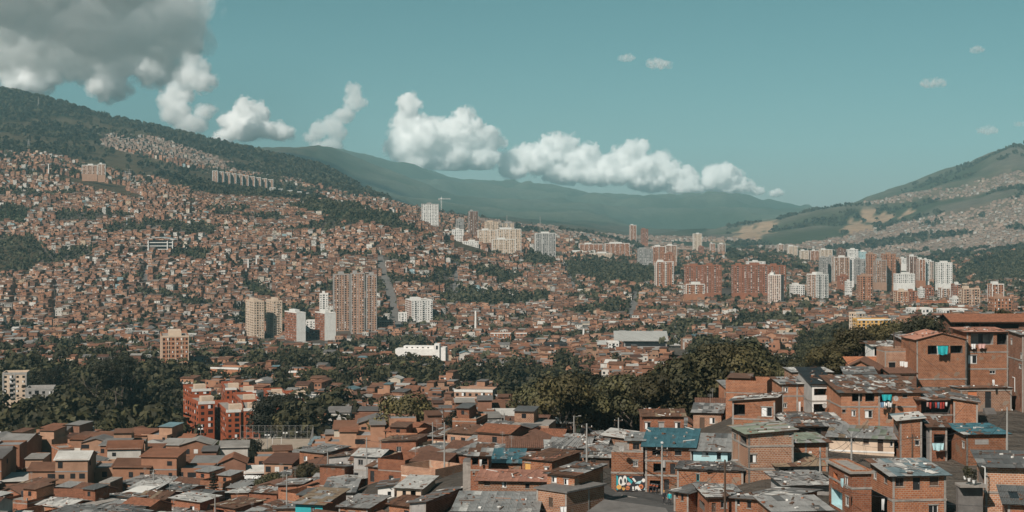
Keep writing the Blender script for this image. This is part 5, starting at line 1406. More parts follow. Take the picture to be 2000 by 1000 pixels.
def goal(x, y, rz, lab):
    r = empty('football_goal', (x, y, zz_), rz); tag(r, lab, 'goal', 'football goals')
    for s_ in (-1.5, 1.5):
        q_ = MB(); q_.tube((s_, 0, 0), (s_, 0, 2.1), .06, .06, 'frame_white', 6); q_.build('post', r)
    q_ = MB(); q_.tube((-1.56, 0, 2.1), (1.56, 0, 2.1), .06, .06, 'frame_white', 6); q_.build('crossbar', r)
    for s_ in (-1.5, 1.5):
        q_ = MB(); q_.tube((s_, 0, 2.1), (s_, 1.2, 0), .03, .03, 'frame_white', 5); q_.build('net_stay', r)
goal((483 - 1000) / F * 490, 490, .4, 'white football goal at the near end of the sandy pitch')
goal((541 - 1000) / F * 522, 522, .4, 'white football goal at the far end of the sandy pitch')
fr = empty('pitch_fence', (0, 0, 0)); tag(fr, 'tall wire mesh fence round the sandy pitch', 'fence')
for a, b_ in ((P4[3], P4[2]), (P4[2], P4[1])):
    n = 12
    for k_ in range(n + 1):
        p = a.lerp(b_, k_ / n)
        q_ = MB(); q_.tube(p, p + Vector((0, 0, 4.5)), .06, .05, 'metal_pole', 5); q_.build('post', fr)
    for z in (.3, 2.3, 4.4):
        q_ = MB(); q_.tube(a + Vector((0, 0, z)), b_ + Vector((0, 0, z)), .035, .035, 'metal_pole', 4); q_.build('rail', fr)
    mesh_ = MB(); L = (b_ - a).length; m_ = int(L / .5)
    for k_ in range(m_):
        p0 = a.lerp(b_, k_ / m_); p1 = a.lerp(b_, min(1, (k_ + 4) / m_))
        mesh_.tube(p0 + Vector((0, 0, .2)), p1 + Vector((0, 0, 4.3)), .012, .012, 'metal_pole', 3, False)
    o = mesh_.build('wire_mesh', fr); o['kind'] = 'stuff'

# ------------------------------------------------------------------ plan of all ordinary houses
def grid_points(y0, y1, sx_, sy_, seed):
    g = np.random.default_rng(seed)
    ys = np.arange(y0, y1, sy_)
    out = []
    for i, y in enumerate(ys):
        xa, xb = (-1060) / F * y, 1060 / F * y
        xs = np.arange(xa, xb, sx_) + g.uniform(0, sx_)
        out.append(np.stack([xs + g.normal(0, sx_ * .05, len(xs)), np.full(len(xs), y) + g.normal(0, sy_ * .09, len(xs)) + 2.5 * np.sin(xs / 37.0 + i * .35)], 1))
    return np.concatenate(out)
pts = np.concatenate([grid_points(190, 700, 6.9, 9.4, 1), grid_points(700, 1500, 8.2, 11.0, 2), grid_points(1500, 2950, 7.4, 10.8, 3), grid_points(2950, 4300, 10.5, 16.0, 4)])
x, y = pts[:, 0], pts[:, 1]
z = ground(x, y)
px, py = to_px(x, y, z)
wx = 6 * fbm(x / 30, y / 30, 2, 77)
wood = cover_any(WOODS, px + wx, py + wx * .5)
grass = cover_any(GRASS, px + wx, py + wx * .5) & (y > 1500)
far = (y > 3050)
urbf = cover_any(URBAN_FAR, px + wx, py + wx * .4)
lowmix = in_poly(px, py, [(1110, 715), (1345, 712), (1345, 792), (1110, 800)])
keep = (~wood | (lowmix & (rng.random(len(x)) < .55))) & ~grass & ~on_street(x, y) & (~far | urbf | ((px > 1100) & (y > 3050)))
keep &= free_of(x, y, 4.2)
u01 = rng.random(len(x))
tn = fbm(x / 100 + 3, y / 62 + 9, 3, 55)          # pockets of green between the houses
dens = np.where((px > 1120) & (y > 2000), 0.50, 0.95)
dens = np.where((px > 1400) & (y > 3000), 0.28, dens)
green = tn > np.where((px > 1120) & (y > 1500), 0.10, 0.22)
green &= (y > 620)
ishouse = keep & (u01 < dens) & ~green
hedge = in_poly(px, py, [(1380, 800), (1560, 760), (1800, 712), (1990, 690), (1990, 640), (1500, 690), (1300, 780)]) & (y < 700)
ishouse &= ~hedge
CLEAR = [[(765, 690), (885, 690), (885, 728), (765, 728)], [(1160, 682), (1350, 682), (1350, 702), (1160, 702)], [(875, 800), (985, 800), (985, 850), (870, 850)], [(552, 668), (660, 666), (660, 690), (552, 690)], [(474, 662), (555, 662), (555, 682), (474, 682)],
         [(345, 845), (520, 850), (520, 885), (345, 885)], [(298, 728), (374, 728), (374, 752), (298, 752)], [(640, 645), (740, 645), (740, 668), (640, 668)], [(1330, 565), (1540, 565), (1540, 585), (1330, 585)], [(784, 620), (850, 620), (850, 640), (784, 640)]]
clearz = cover_any(CLEAR, px, py) & (y > 400)
ishouse &= ~clearz
ishouse &= ~((px > 1085) & (px < 1345) & (y < 240))
ishouse &= ~((px >= 1345) & (y < 285))
ishouse &= ~((px > 385) & (px < 625) & (y > 418) & (y < 560))
ishouse &= ~((px > 1090) & (px < 1385) & (y > 300) & (py > 790))
ishouse &= ~((px > 1385) & (y > 305) & (y < 760))
ishouse &= ~((px > 400) & (px < 548) & (py > 345) & (py < 392) & (y > 3000))
hx, hy, hz_ = x[ishouse], y[ishouse], z[ishouse]
pool_m = keep & ~ishouse & ~clearz & (y > 330)
tree_pool = np.stack([x[pool_m], y[pool_m]], 1)

# nearest ones one by one
order = np.argsort(hy)
n_ind = 300 - len([o_ for o_ in col.objects if o_.name.startswith('house')])
ind = [i for i in order if hy[i] > 150 and -40 < (1000 + F * hx[i] / hy[i]) < 2040][:max(0, n_ind)]
LAND = [((at(520, 884, 505)), 'the sandy pitch'), (at(430, 830, 575), 'the red estate'), (at(715, 875, 480), 'the white hall'), (at(845, 945, 236), 'the brick courtyard'),
        (at(600, 990, 232), 'the turquoise house'), (at(120, 900, 420), 'the brick tower house'), (at(475, 960, 362), 'the white sheet roof'), (at(1140, 880, 250), 'the grey shacks'),
        (at(935, 810, 720), 'the framed brick block'), (at(1040, 850, 480), 'the tree clump'), (at(274, 975, 328), 'the white slab terrace'), (at(100, 1000, 318), 'the dark gabled house'),
        (at(1000, 950, 170), 'the pink roof'), (at(1300, 900, 165), 'the teal roof'), (at(1600, 900, 165), 'the cream house'), (at(1900, 800, 220), 'the black door'), (at(250, 900, 480), 'the dark wood')]
WALLS = [('brick_orange', 'orange brick', 5), ('brick_red', 'red brick', 3), ('brick_pale', 'pale brick', 3), ('brick_brown', 'brown brick', 2), ('plaster_white', 'white walled', 1.6), ('plaster_grey', 'grey rendered', 1.0), ('plaster_cream', 'cream', .7)]
ROOFS = [({'tin_grey': 3, 'tin_dark': 1}, 'grey sheet', 4), ({'tin_dark': 3, 'tin_grey': 1}, 'dark sheet', 4), ({'tin_light': 4, 'tin_grey': 1}, 'light sheet', 1.6), ({'tin_rust': 3, 'tin_tan': 1}, 'rusty sheet', 3.5), ('tile_clay', 'clay tile', 2.5), ('tile_dark', 'brown tile', 4),
         ({'tin_rust': 2, 'tin_light': 1, 'tin_grey': 2}, 'patched sheet', 3), ({'tin_bluegrey': 1}, 'bluish sheet', .5), (None, 'flat concrete', 3), ('bare', 'walled flat', 1.5)]
for n_, i in enumerate(ind):
    rr = random.Random(9000 + int(i))
    X, Y = float(hx[i]), float(hy[i])
    yaw = rad((-24 if X < 0 else -6) + rr.choice([0, 0, 10, -8]) + rr.uniform(-5, 5))
    w, d = rr.uniform(4.9, 7.6), rr.uniform(6.6, 9.6)
    fl = 1 if X > 30 else rr.choices([1, 2, 3], [5, 4, .7])[0] if Y > 320 else rr.choices([1, 2], [4, 1])[0]
    h = fl * 2.6 + rr.uniform(.1, .6)
    wl, wn_, _ = rr.choices(WALLS, [q_[2] * (1 if Y > 300 or q_[0].startswith('brick') else .3) for q_ in WALLS])[0]
    rf, rn_, _ = rr.choices(ROOFS, [q_[2] for q_ in ROOFS])[0]
    Zb = float(min(gz(X, Y), gz(X + w * math.cos(yaw), Y + w * math.sin(yaw))))
    nm = rr.random()
    ops = {'front': [], 'left': [], 'right': []}
    feat = ''
    for f in range(fl):
        nb_ = rr.choice([1, 2, 2, 3])
        for b_ in range(nb_):
            t_ = w * (b_ + .5) / nb_ + rr.uniform(-.4, .4)
            k_ = rr.random()
            if f == 0 and b_ == 0:
                ops['front'].append((t_ - .45, t_ + .45, .05, 2.1, 'door'))
            elif k_ < .18 and w / nb_ > 2.8:
                ops['front'].append((t_ - 1.1, t_ + 1.1, f * 2.6 + .9, f * 2.6 + 2.2, 'open')); feat = ', open balcony'
            elif k_ < .85:
                ops['front'].append((t_ - .5, t_ + .5, f * 2.6 + 1.0, f * 2.6 + 2.1, rr.choice(['win', 'curtain', 'win', 'shutter'])))
        for sd in ('left', 'right'):
            if rr.random() < .4:
                t_ = d * rr.uniform(.25, .75); ops[sd].append((t_ - .45, t_ + .45, f * 2.6 + 1.1, f * 2.6 + 2.0, 'win'))
    if rf is None:
        roof = dict(kind='flat', over=rr.choice([0, .3]), parapet=rr.choice([0, .5, .9]), rods=rr.random() < .5)
    elif rf == 'bare':
        roof = dict(kind='flat', over=-.05, mat='concrete', parapet=rr.uniform(1.2, 2.2))
    elif isinstance(rf, str):
        roof = dict(kind='gable', ridge=rr.choice(['x', 'x', 'y']), k=1, rise=rr.uniform(1.0, 1.6), over=.45, mats=rf)
    else:
        roof = dict(kind=rr.choice(['shed', 'shed', 'gable']), hi=rr.choice(['back', 'left', 'right', 'front']), ridge='x', k=1, rise=rr.uniform(.4, .95), over=.45, mats=rf, patch=.4 if 'patched' in rn_ else .18, mess=1.2)
    root = empty('house', (X - w / 2 * math.cos(yaw), Y - d / 2, Zb), yaw)
    build_house(root, w, d, h, 5.0, wl, ops, roof, [2.55 * f for f in range(1, fl)] if rr.random() < .7 else [], {}, 100 + n_, Y < 285)
    lm = min(LAND, key=lambda q_: (q_[0].x - X) ** 2 + (q_[0].y - Y) ** 2)
    side = 'beyond' if Y > lm[0].y + 25 else ('in front of' if Y < lm[0].y - 25 else 'beside')
    side = 'near' if side != 'beside' else 'beside'
    tag(root, f"{['single', 'two', 'three'][fl - 1]} storey {wn_} house{feat}, {rn_} roof, {side} {lm[1]}", 'house', 'ordinary houses of the lower quarter')
    if rf in (None, 'bare') and rr.random() < .7:
        um = MB(); a0 = rr.choice([0, w * .45]); zt = h + .225
        um.box(a0 + .02, a0 + w * .53, d * .35, d - .17, zt, zt + 2.3, rr.choice(['brick_orange', 'brick_red', 'brick_pale']), 'd'); uo = um.build('roof_room', root)
        um = MB(); um.obox((a0 - .2, d * .35 - .5, zt + 2.31), (w * .53 + .4, 0, 0), (0, d * .62 + .6, .35), (0, 0, .08), rr.choice(['tin_grey', 'tin_rust', 'tin_dark', 'tin_light'])); um.build('roof_sheet', uo)
        um = MB(); um.box(a0 + w * .2, a0 + w * .32, d * .35 - .04, d * .35, zt + .9, zt + 1.8, 'glass_dark'); um.build('window', uo)
    if rr.random() < .3:
        um = MB(); ax, ay = w * rr.uniform(.2, .8), d * rr.uniform(.4, .8); um.tube((ax, ay, h), (ax, ay, h + 3.2), .035, .025, 'metal_pole', 5)
        for q2 in range(3): um.tube((ax - .5, ay, h + 3.1 - .2 * q2), (ax + .5, ay, h + 3.1 - .2 * q2), .02, .02, 'metal_pole', 4)
        um.build('antenna', root)
    # roof clutter that belongs to daily life up here
    if rr.random() < .22 and rf is None:
        tk = empty('water_tank', (X, Y + 1, Zb + h + .22)); tag(tk, f"{'black' if n_ % 2 else 'blue'} water tank on a flat concrete roof {side} {lm[1]}", 'tank', 'roof water tanks')
        q_ = MB(); q_.tube((0, 0, 0), (0, 0, 1.1), .62, .7, 'cloth_dark' if n_ % 2 else 'plastic_blue', 12); q_.build('barrel', tk)
        q_ = MB(); q_.tube((0, 0, 1.1), (0, 0, 1.25), .72, .3, 'cloth_dark' if n_ % 2 else 'plastic_blue', 12); q_.build('lid', tk)
mask = np.ones(len(hx), bool); mask[ind] = False
hx, hy, hz_ = hx[mask], hy[mask], hz_[mask]

# the thousands beyond: one mass of small houses, each with walls, roof, windows, slabs
def house_mass(hx, hy, hz_, name, label, seed, windows=True, floors=(1, 2, 3, 4), fp=(.2, .35, .3, .15), scale=1.0):
    g = np.random.default_rng(seed)
    n = len(hx)
    fl = g.choice(floors, n, p=fp)
    w = g.uniform(6.2, 8.8, n) * scale; d = g.uniform(7.5, 10.5, n) * scale
    if windows:
        hill = (hy > 1750) & (hx / hy < .035)
        fl0 = fl
        fl = np.where(hill, g.choice([2, 3, 4, 5], n, p=[.3, .4, .22, .08]), fl)
        ppx = 1000 + F * hx / hy
        fl = np.where((ppx > 370) & (ppx < 620) & (hy > 2600), np.minimum(fl0, 2), fl)
    h = fl * 2.65 + g.uniform(.1, .7, n)
    blk = vnoise(hx / 130, hy / 130, 5) * 14 + vnoise(hx / 37, hy / 37, 6) * 8
    yaw = np.radians(blk - 6 + g.normal(0, 3, n))
    c, s = np.cos(yaw), np.sin(yaw)
    V, Q, C, M = [], [], [], []
    nv = [0]
    def L2W(sel, lx, ly, lz):
        return np.stack([hx[sel] + lx * c[sel] - ly * s[sel], hy[sel] + lx * s[sel] + ly * c[sel], hz_[sel] + lz], -1)
    def quads(sel, P, colr, mat=0):
        """P list of 4 (lx,ly,lz) arrays"""
        k_ = len(sel)
        if k_ == 0: return
        pts_ = np.stack([L2W(sel, *p) for p in P], 1).reshape(-1, 3)
        V.append(pts_); Q.append((np.arange(k_ * 4) + nv[0]).reshape(-1, 4)); nv[0] += k_ * 4
        C.append(np.repeat(colr, 4, axis=0)); M.append(np.full(k_, mat))
    al = np.arange(n)
    br = np.array([[.33, .165, .100], [.27, .132, .082], [.38, .220, .145], [.22, .112, .075], [.36, .190, .120]])
    wallc = br[g.integers(0, 5, n)] * g.uniform(.8, 1.2, (n, 1))
    paint = g.random(n)
    white = np.array([[.58, .54, .49], [.55, .47, .38], [.40, .37, .34], [.56, .42, .30], [.30, .42, .44], [.52, .28, .16]])
    front = wallc.copy()
    pr = (paint < np.where(hy > 1700, .18, .22))
    front[pr] = white[g.choice(6, pr.sum(), p=[.52, .16, .16, .09, .03, .04])] * g.uniform(.75, 1.1, (pr.sum(), 1))
    allp = paint < .09
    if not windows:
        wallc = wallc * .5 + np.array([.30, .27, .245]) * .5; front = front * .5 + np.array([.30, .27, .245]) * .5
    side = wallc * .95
    side[allp] = front[allp]
    X0, X1, Y0, Y1 = -w / 2, w / 2, -d / 2, d / 2
    E = -6.0 - 0 * h
    f4 = lambda a, b_, z0, z1, y_: [(a, y_, z0), (b_, y_, z0), (b_, y_, z1), (a, y_, z1)]
    s4 = lambda a, b_, z0, z1, x_: [(x_, a, z0), (x_, b_, z0), (x_, b_, z1), (x_, a, z1)]
    quads(al, f4(X0, X1, E, h, Y0), front); quads(al, f4(X1, X0, E, h, Y1), side)
    quads(al, s4(Y1, Y0, E, h, X0), side); quads(al, s4(Y0, Y1, E, h, X1), side)
    rc = np.array([[.20, .19, .18], [.13, .12, .115], [.15, .075, .048], [.20, .088, .052], [.45, .43, .40], [.26, .24, .22], [.10, .05, .035], [.12, .19, .21]])
    roofc = rc[g.choice(8, n, p=[.14, .12, .22, .26, .05, .10, .10, .01])] * g.uniform(.8, 1.2, (n, 1))
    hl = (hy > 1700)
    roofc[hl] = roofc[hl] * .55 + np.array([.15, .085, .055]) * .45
    kind = g.random(n)
    flat = np.where(kind < .38)[0]; shed = np.where((kind >= .38) & (kind < .68))[0]; gab = np.where(kind >= .68)[0]
    T = lambda sel, a, b_, y0, y1, z00, z10, z11, z01: [(a, y0, z00), (b_, y0, z10), (b_, y1, z11), (a, y1, z01)]
    cw = np.full((len(flat), 3), .25) * g.uniform(.7, 1.2, (len(flat), 1))
    hf = h[flat]; a, b_, y0, y1 = X0[flat], X1[flat], Y0[flat], Y1[flat]
    quads(flat, T(flat, a, b_, y0, y1, hf - .5, hf - .5, hf - .5, hf - .5), cw)
    # inner faces of the parapets
    quads(flat, [(b_, y0 + .2, hf - .5), (a, y0 + .2, hf - .5), (a, y0 + .2, hf), (b_, y0 + .2, hf)], side[flat]); quads(flat, [(a, y1 - .2, hf - .5), (b_, y1 - .2, hf - .5), (b_, y1 - .2, hf), (a, y1 - .2, hf)], side[flat])
    # upper rooms on part of the flat roofs
    up = flat[g.random(len(flat)) < .55]
    ua = X0[up] + w[up] * g.choice([0.0, .35, .5], len(up)); ub = np.minimum(X1[up], ua + w[up] * .55); uy0 = Y0[up] + d[up] * .3; uy1 = Y1[up]; z0, z1 = h[up] - .5, h[up] + 2.1
    quads(up, f4(ua, ub, z0, z1, uy0), wallc[up]); quads(up, s4(uy1, uy0, z0, z1, ua), side[up]); quads(up, s4(uy0, uy1, z0, z1, ub), side[up]); quads(up, f4(ub, ua, z0, z1, uy1), side[up])
    quads(up, T(up, ua - .3, ub + .3, uy0 - .5, uy1 + .2, z1 - .05, z1 - .05, z1 + .4, z1 + .4), roofc[up])
    o_ = .45
    a, b_, y0, y1, hs = X0[shed] - o_, X1[shed] + o_, Y0[shed] - o_, Y1[shed] + o_, h[shed]
    ri = g.uniform(.25, .9, len(shed))
    quads(shed, T(shed, a, b_, y0, y1, hs, hs, hs + ri, hs + ri), roofc[shed])
    quads(shed, [(a, y0, hs - .12), (b_, y0, hs - .12), (b_, y0, hs), (a, y0, hs)], roofc[shed] * 1.5)
    sl_ = [(X1[shed], Y0[shed], hs), (X1[shed], Y1[shed], hs), (X1[shed], Y1[shed], hs + ri), (X1[shed], Y0[shed], hs)]
    quads(shed, sl_, side[shed]); quads(shed, [(X0[shed], p[1], p[2]) for p in sl_], side[shed])
    ga = g.random(len(gab)) < .6
    gx, gy = gab[ga], gab[~ga]
    ri = g.uniform(.9, 1.7, len(gx)); a, b_, y0, y1, hs = X0[gx] - o_, X1[gx] + o_, Y0[gx] - o_, Y1[gx] + o_, h[gx]
    quads(gx, T(gx, a, b_, y0, 0 * a, hs - .2, hs - .2, hs + ri, hs + ri), roofc[gx]); quads(gx, T(gx, b_, a, y1, 0 * a, hs - .2, hs - .2, hs + ri, hs + ri), roofc[gx])
    for xe in (X0[gx], X1[gx]):
        quads(gx, [(xe, Y0[gx], hs), (xe, Y1[gx], hs), (xe, 0 * xe, hs + ri), (xe, 0 * xe, hs + ri)], side[gx])
    ri = g.uniform(.8, 1.4, len(gy)); a, b_, y0, y1, hs = X0[gy] - o_, X1[gy] + o_, Y0[gy] - o_, Y1[gy] + o_, h[gy]
    quads(gy, [(a, y0, hs - .2), (0 * a, y0, hs + ri), (0 * a, y1, hs + ri), (a, y1, hs - .2)], roofc[gy]); quads(gy, [(b_, y1, hs - .2), (0 * a, y1, hs + ri), (0 * a, y0, hs + ri), (b_, y0, hs - .2)], roofc[gy])
    quads(gy, [(X0[gy], Y0[gy], hs), (X1[gy], Y0[gy], hs), (0 * a, Y0[gy], hs + ri), (0 * a, Y0[gy], hs + ri)], front[gy])
    if windows:
        dark = np.array([.022, .022, .024])
        for f in range(int(fl.max())):
            has = np.where(fl > f)[0]
            nb_ = 3
            for b_i in range(nb_):
                sel = has[(g.random(len(has)) < .62) & (hy[has] < 3300)]
                cx = X0[sel] + w[sel] * (b_i + .5) / nb_ + g.normal(0, .25, len(sel))
                ww = np.where(g.random(len(sel)) < .2, g.uniform(.9, 1.2, len(sel)), g.uniform(.4, .65, len(sel)))
                z0 = f * 2.65 + np.where(f == 0, g.choice([0.1, 1.0], len(sel)), g.uniform(.7, 1.1, len(sel))); z1 = f * 2.65 + g.uniform(1.9, 2.2, len(sel))
                cl = np.where((g.random(len(sel)) < .16)[:, None], np.array([[.6, .58, .55]]), dark[None])
                quads(sel, f4(cx - ww, cx + ww, z0, z1, Y0[sel] - .06), cl)
            if f > 0:
                sel = has[g.random(len(has)) < .6]
                quads(sel, f4(X0[sel] - .05, X1[sel] + .05, f * 2.65 - .12, f * 2.65 + .14, Y0[sel] - .08), np.full((len(sel), 3), .25))
                # balconies with a parapet of their own colour
                sel = has[(g.random(len(has)) < .16) & (hy[has] < 2600)]
                bc = np.where((g.random(len(sel)) < .5)[:, None], np.array([[.45, .42, .39]]), wallc[sel])
                za, zb = f * 2.65, f * 2.65 + 1.0
                quads(sel, f4(X0[sel], X1[sel], za, zb, Y0[sel] - 1.0), bc); quads(sel, T(sel, X0[sel], X1[sel], Y0[sel] - 1.0, Y0[sel], za, za, za, za), bc * .6)
            for xe in (X0 - .06, X1 + .06):
                sel = has[(g.random(len(has)) < .35) & (hy[has] < 2600)]
                cy_ = g.uniform(-.3, .3, len(sel)) * d[sel]
                quads(sel, s4(cy_ - .55, cy_ + .55, f * 2.65 + 1.0, f * 2.65 + 2.1, xe[sel]), np.repeat(dark[None], len(sel), 0))
    V, Q, C, M = np.concatenate(V), np.concatenate(Q), np.concatenate(C), np.concatenate(M)
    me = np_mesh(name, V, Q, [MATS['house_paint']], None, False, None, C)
    o = link(bpy.data.objects.new(name, me))
    tag(o, label, 'houses', kind='stuff')
    return o
house_mass(hx, hy, hz_, 'hillside_housing', 'countless small brick houses covering the valley floor and the hillside', 31)

# far slopes: smaller still
g = np.random.default_rng(77)
nf_ = 26000
fx = g.uniform(-1050, 1050, nf_ * 6) / F; fyy = np.exp(g.uniform(math.log(4250), math.log(8300), nf_ * 6)); fxx = fx * fyy
fz = ground(fxx, fyy); fpx, fpy = to_px(fxx, fyy, fz)
wx = 8 * fbm(fxx / 120, fyy / 120, 3, 70)
m_ = cover_any(URBAN_FAR, fpx + wx, fpy + wx * .5) & (fbm(fxx / 190, fyy / 190, 3, 90) < .30)
m_ |= (fpx > 1050) & (fpx < 1500) & (fyy < 6000) & (fbm(fxx / 260, fyy / 260, 3, 91) < -.12)
sel = np.where(m_)[0][:15000]
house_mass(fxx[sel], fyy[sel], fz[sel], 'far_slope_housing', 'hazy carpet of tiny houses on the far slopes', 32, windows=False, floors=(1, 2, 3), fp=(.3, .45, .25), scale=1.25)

# streets laid over the slope
for k_, (pl, hw) in enumerate(street_lines):
    sm = MB(); pts_ = []
    for a, b_ in zip(pl[:-1], pl[1:]):
        m__ = max(2, int(np.hypot(*(b_ - a)) / 8))
        for j in range(m__): pts_.append(a + (b_ - a) * j / m__)
    pts_.append(pl[-1]); pts_ = np.array(pts_)
    tn_ = np.gradient(pts_, axis=0); tn_ /= np.linalg.norm(tn_, axis=1, keepdims=True) + 1e-9
    nr_ = np.stack([-tn_[:, 1], tn_[:, 0]], 1)
    A_, B_ = pts_ + nr_ * hw * .8, pts_ - nr_ * hw * .8
    zc_ = ground(pts_[:, 0], pts_[:, 1]) + .5
    for j in range(len(pts_) - 1):
        sm.poly([(A_[j][0], A_[j][1], zc_[j]), (B_[j][0], B_[j][1], zc_[j]), (B_[j + 1][0], B_[j + 1][1], zc_[j + 1]), (A_[j + 1][0], A_[j + 1][1], zc_[j + 1])], 'asphalt_pale')
    o = sm.build('street'); tag(o, 'steep asphalt street climbing between the houses', 'street', kind='structure')
# ------------------------------------------------------------------ trees
def leaf_cloud(rr, clumps, per, size, flat=.7):
    """quads of leaves round clump centres: (centre, radius)"""
    V, C = [], []
    for (cx, cy, cz, cr) in clumps:
        tint_ = rr.uniform(.7, 1.3)
        for k_ in range(per):
            d = Vector((rr.gauss(0, 1), rr.gauss(0, 1), rr.gauss(0, 1))).normalized()
            rdist = cr * (rr.random() ** .22)
            p = Vector((cx + d.x * rdist, cy + d.y * rdist, cz + d.z * rdist * flat))
            n = (d + Vector((rr.gauss(0, .3), rr.gauss(0, .3), rr.gauss(0, .3) + .2))).normalized()
            a = n.orthogonal().normalized(); b_ = n.cross(a)
            t_ = rr.uniform(0, 6.28); a, b_ = a * math.cos(t_) + b_ * math.sin(t_), b_ * math.cos(t_) - a * math.sin(t_)
            s1, s2 = size * rr.uniform(.6, 1.3), size * rr.uniform(.5, 1.0)
            V += [p - a * s1 - b_ * s2 * .6, p + a * s1 - b_ * s2, p + a * s1 * .7 + b_ * s2, p - a * s1 + b_ * s2 * .8]
            tt = tint_ * rr.uniform(.8, 1.2)
            C += [(tt, tt, tt * rr.uniform(.85, 1.1))] * 4
    return np.array([tuple(v) for v in V]), np.array(C)

def crown_mesh(name, V, C, mat):
    return np_mesh(name, V, np.arange(len(V)).reshape(-1, 4), [MATS[mat]], None, False, None, C)

def broad_clumps(rr, R_, H_, n, zb):
    out = []
    for k_ in range(n):
        a = rr.uniform(0, 6.28); e = rr.uniform(-.35, 1.35)
        rr_ = R_ * rr.uniform(.55, .95)
        out.append((math.cos(a) * math.cos(e) * rr_, math.sin(a) * math.cos(e) * rr_, zb + H_ * .4 + math.sin(e) * H_ * .55 * rr.uniform(.8, 1.1), R_ * rr.uniform(.30, .50)))
    return out

def trunk_mesh(rr, h, r, limbs, mat, lean=.3):
    mb = MB()
    p = Vector((0, 0, -1.0)); top = Vector((rr.uniform(-lean, lean), rr.uniform(-lean, lean), h))
    mid = p.lerp(top, .5) + Vector((rr.uniform(-lean, lean), rr.uniform(-lean, lean), 0))
    mb.tube(p, mid, r, r * .75, mat, 8); mb.tube(mid, top, r * .75, r * .45, mat, 8)
    for k_ in range(limbs):
        a = 6.28 * k_ / limbs + rr.uniform(-.4, .4); b0 = mid.lerp(top, rr.uniform(.2, 1.0))
        e = b0 + Vector((math.cos(a), math.sin(a), rr.uniform(.5, 1.1))) * h * rr.uniform(.35, .6)
        mb.tube(b0, e, r * .38, r * .12, mat, 6)
        for j in range(2):
            e2 = e + Vector((rr.uniform(-1, 1), rr.uniform(-1, 1), rr.uniform(.2, 1))) * h * .22
            mb.tube(b0.lerp(e, .6), e2, r * .16, r * .05, mat, 5)
    o = mb.build('trunk'); me = o.data; bpy.data.objects.remove(o)
    return me

PROTO = {}
for k_ in range(5):
    rr = random.Random(50 + k_)
    R_, H_ = rr.uniform(5.0, 6.2), rr.uniform(6.5, 8.5)
    V, C = leaf_cloud(rr, broad_clumps(rr, R_, H_, 24, 3.0), 170, .24)
    PROTO['broad%d' % k_] = (crown_mesh('crown', V, C, ['leaf_green', 'leaf_olive', 'leaf_green', 'leaf_dark', 'leaf_dark'][k_]), trunk_mesh(rr, 5.0, .32, 6, 'bark'), 10.5)
for k_ in range(2):
    rr = random.Random(70 + k_)
    cl = [(rr.gauss(0, 2.6), rr.gauss(0, 2.6), rr.uniform(14, 24), rr.uniform(1.2, 2.3)) for _ in range(26)]
    V, C = leaf_cloud(rr, cl, 110, .25)
    PROTO['eucalypt%d' % k_] = (crown_mesh('crown', V, C, 'leaf_dark'), trunk_mesh(rr, 16.0, .34, 3, 'bark', .8), 25)
rr = random.Random(80)
cl = []
for t_ in range(13):
    z_ = 2.5 + t_ * 1.15; R_ = 3.6 * (1 - t_ / 13.5)
    for a in range(7):
        for q_ in (.45, .8, 1.0):
            aa = 6.28 * a / 7 + t_ * .5
            cl.append((math.cos(aa) * R_ * q_, math.sin(aa) * R_ * q_, z_ + .35 * q_, .42))
V, C = leaf_cloud(rr, cl, 9, .26, .5)
mb = MB(); mb.tube((0, 0, -1), (0, 0, 17.8), .26, .05, 'bark', 8)
for t_ in range(13):
    R_ = 3.5 * (1 - t_ / 13.5)
    for a in range(7):
        aa = 6.28 * a / 7 + t_ * .5
        mb.tube((0, 0, 2.5 + t_ * 1.15), (math.cos(aa) * R_, math.sin(aa) * R_, 2.85 + t_ * 1.15), .06, .02, 'bark', 4)
o = mb.build('trunk'); tme = o.data; bpy.data.objects.remove(o)
PROTO['conifer'] = (crown_mesh('crown', V, C, 'leaf_dark'), tme, 18)
rr = random.Random(81)
V, C = leaf_cloud(rr, broad_clumps(rr, 4.2, 5, 16, 2.4), 26, .2)
PROTO['dry'] = (crown_mesh('crown', V, C, 'leaf_dry'), trunk_mesh(rr, 4.5, .26, 9, 'bark_pale'), 8)
rr = random.Random(82)
mbp = MB(); V, C = [], []
for a in range(16):
    aa = 6.28 * a / 16; dr = rr.uniform(.2, .9)
    for s_ in range(6):
        def fp(t_): return Vector((math.cos(aa) * 3.0 * t_, math.sin(aa) * 3.0 * t_, 9 + 1.6 * dr * t_ - 2.6 * t_ * t_))
        p0, p1 = fp(s_ / 6), fp((s_ + 1) / 6); sd = Vector((-math.sin(aa), math.cos(aa), 0)) * .38 * (1 - s_ / 7)
        V += [p0 - sd, p0 + sd, p1 + sd * .9, p1 - sd * .9]; C += [(rr.uniform(.8, 1.2),) * 3] * 4
mbp.tube((0, 0, -1), (.3, .1, 9.1), .24, .17, 'bark', 8)
o = mbp.build('trunk'); tme = o.data; bpy.data.objects.remove(o)
PROTO['palm'] = (crown_mesh('crown', np.array([tuple(v) for v in V]), np.array(C), 'leaf_dark'), tme, 9)

TREES = []
def tree(kind, x, y, z, hgt, label, group, rz=None, name='tree'):
    cr, tr, h0 = PROTO[kind]
    sc_ = hgt / h0
    r = empty(name, (x, y, z - .3), R.uniform(0, 6.28) if rz is None else rz)
    r.scale = (sc_ * R.uniform(.9, 1.15), sc_ * R.uniform(.9, 1.15), sc_)
    link(bpy.data.objects.new('trunk', tr), r); link(bpy.data.objects.new('crown', cr), r)
    tag(r, label, 'tree', group)
    TREES.append(r)
    return r
def tree_at(kind, px_, py_base, Y, hpx, label, group=None, name='tree'):
    p = at(px_, py_base, Y)
    Y = p.y; z_ = gz(p.x, Y)
    return tree(kind, p.x, Y, z_, hpx / F * Y, label, group, name=name)

